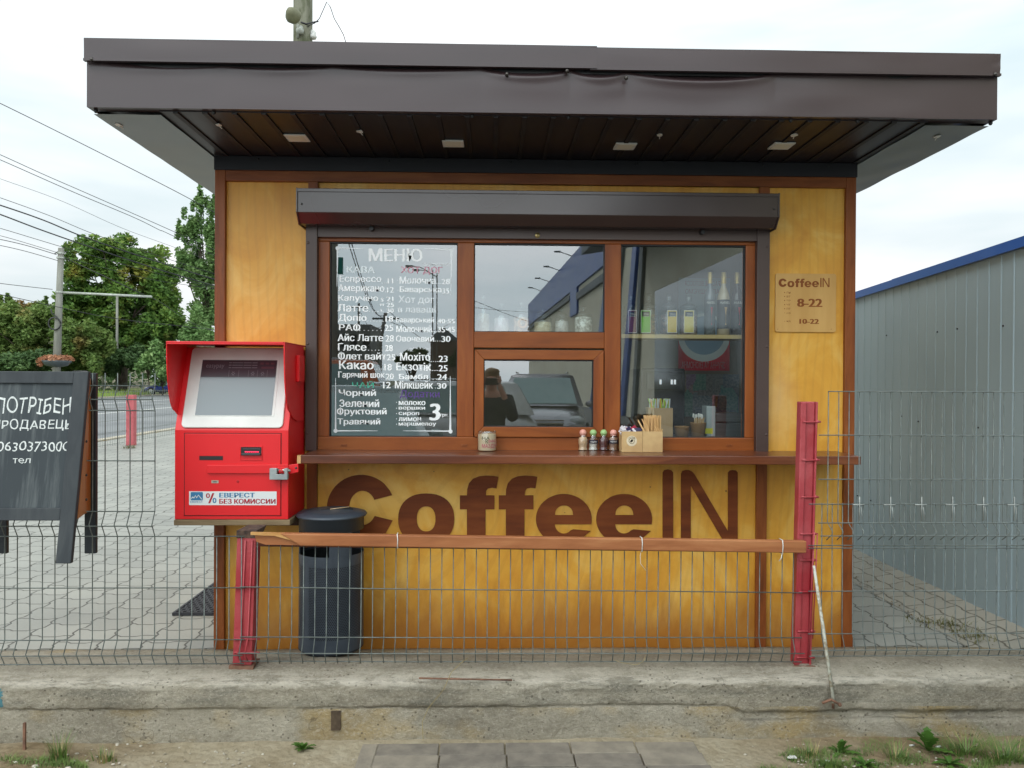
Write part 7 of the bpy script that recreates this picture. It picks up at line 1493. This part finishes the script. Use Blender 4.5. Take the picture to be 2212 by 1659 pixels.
p = G(1712, 1640, GZ); q = MB(); rn = random.Random(3); q.prism([(p.x + .02 * math.cos(t) * rn.uniform(.5, 1.2), p.y + .012 * math.sin(t) * rn.uniform(.5, 1.2)) for t in [i * .7 for i in range(9)]], 'z', GZ + .006, GZ + .012); solo('paper_scrap', q, M_white, (p.x, p.y, GZ), 'crumpled white paper scrap on the soil left of the leaning rod', 'paper scrap')
# rubble and weeds in the alley by the metal wall
rn = random.Random(17); b = MB()
for k in range(160):
    y = rn.uniform(.3, 6.0); x = 2.55 + rn.uniform(-.04, .12) + (.1 if y > 3 else 0); s = rn.uniform(.003, .007); b.ball((x, y, .012), (s, s, s * .6), 5, 3)
struct('alley_rubble', b, M_earth, 'stuff')['label'] = 'crumbled dirt along the edge of the tile strip in the alley'
def alley(px, py, n, h, lab, seed, mt_):
    rn = random.Random(seed); p = G(px, py, .03); b = MB(); o = thing('alley_weed', (p.x, p.y, .02), lab, 'weed', 'weeds in the alley')
    for k in range(n): a = rn.random() * 6.28; r = rn.random() * .13; blade(b, p.x + math.cos(a) * r, p.y + math.sin(a) * r, .01, h * rn.uniform(.4, 1), rn.random() * 6.28, h * .8, .006)
    part('stems', b, mt_, o)
M_moss = PM('mossy_green', S(84, 88, 48), S(110, 108, 66), rough=.9); M_litter = PM('leaf_litter', S(98, 66, 44), S(70, 50, 36), rough=.95)
alley(1905, 1222, 160, .07, 'clump of weed and moss at the far foot of the metal wall', 1, M_moss); alley(1945, 1232, 200, .05, 'heap of brown leaf litter against the metal wall', 2, M_litter); alley(2060, 1345, 120, .05, 'low mossy weed in the cracked strip of the alley', 3, M_moss); alley(2110, 1370, 110, .05, 'low mossy weed nearest to the fence in the alley', 4, M_moss); alley(2000, 1338, 70, .04, 'thin line of moss between the alley pavers', 5, M_moss)
# weeds by the roadside post
alley(278, 966, 120, .12, 'dry tuft of weed at the foot of the faded roadside post', 6, M_moss)
# nylon string and dry straw hanging over the kerb
q = MB(); q.tube([W(px, py, yy) for px, py, yy in ((1010, 1421, -.735), (995, 1433, -.76), (975, 1452, KF - .01), (958, 1490, KF - .015), (925, 1530, KF - .012), (912, 1560, KF - .02), (914, 1600, KF - .06))], .0013, 5); solo('dry_stalk', q, M_dry, tuple(W(960, 1490, KF)), 'long thin dry stalk hanging down over the face of the kerb', 'stalk')
q = MB(); q.tube([W(px, py, -.74) for px, py in ((1330, 1427), (1345, 1432), (1375, 1436), (1390, 1428), (1394, 1418))], .0011, 5); solo('loose_string', q, M_dry, tuple(W(1360, 1430, -.74)), 'short loop of pale string lying along the fence foot', 'string')
q = MB(); q.box(W(52, 1600, KF - .05).x, W(57, 1600, KF - .05).x, KF - .06, KF - .05, GZ - .01, W(55, 1560, KF - .05).z); solo('wooden_stake', q, M_rust, tuple(W(55, 1600, KF - .05)), 'small brown stake stuck in the dirt before the kerb at the far left', 'stake')
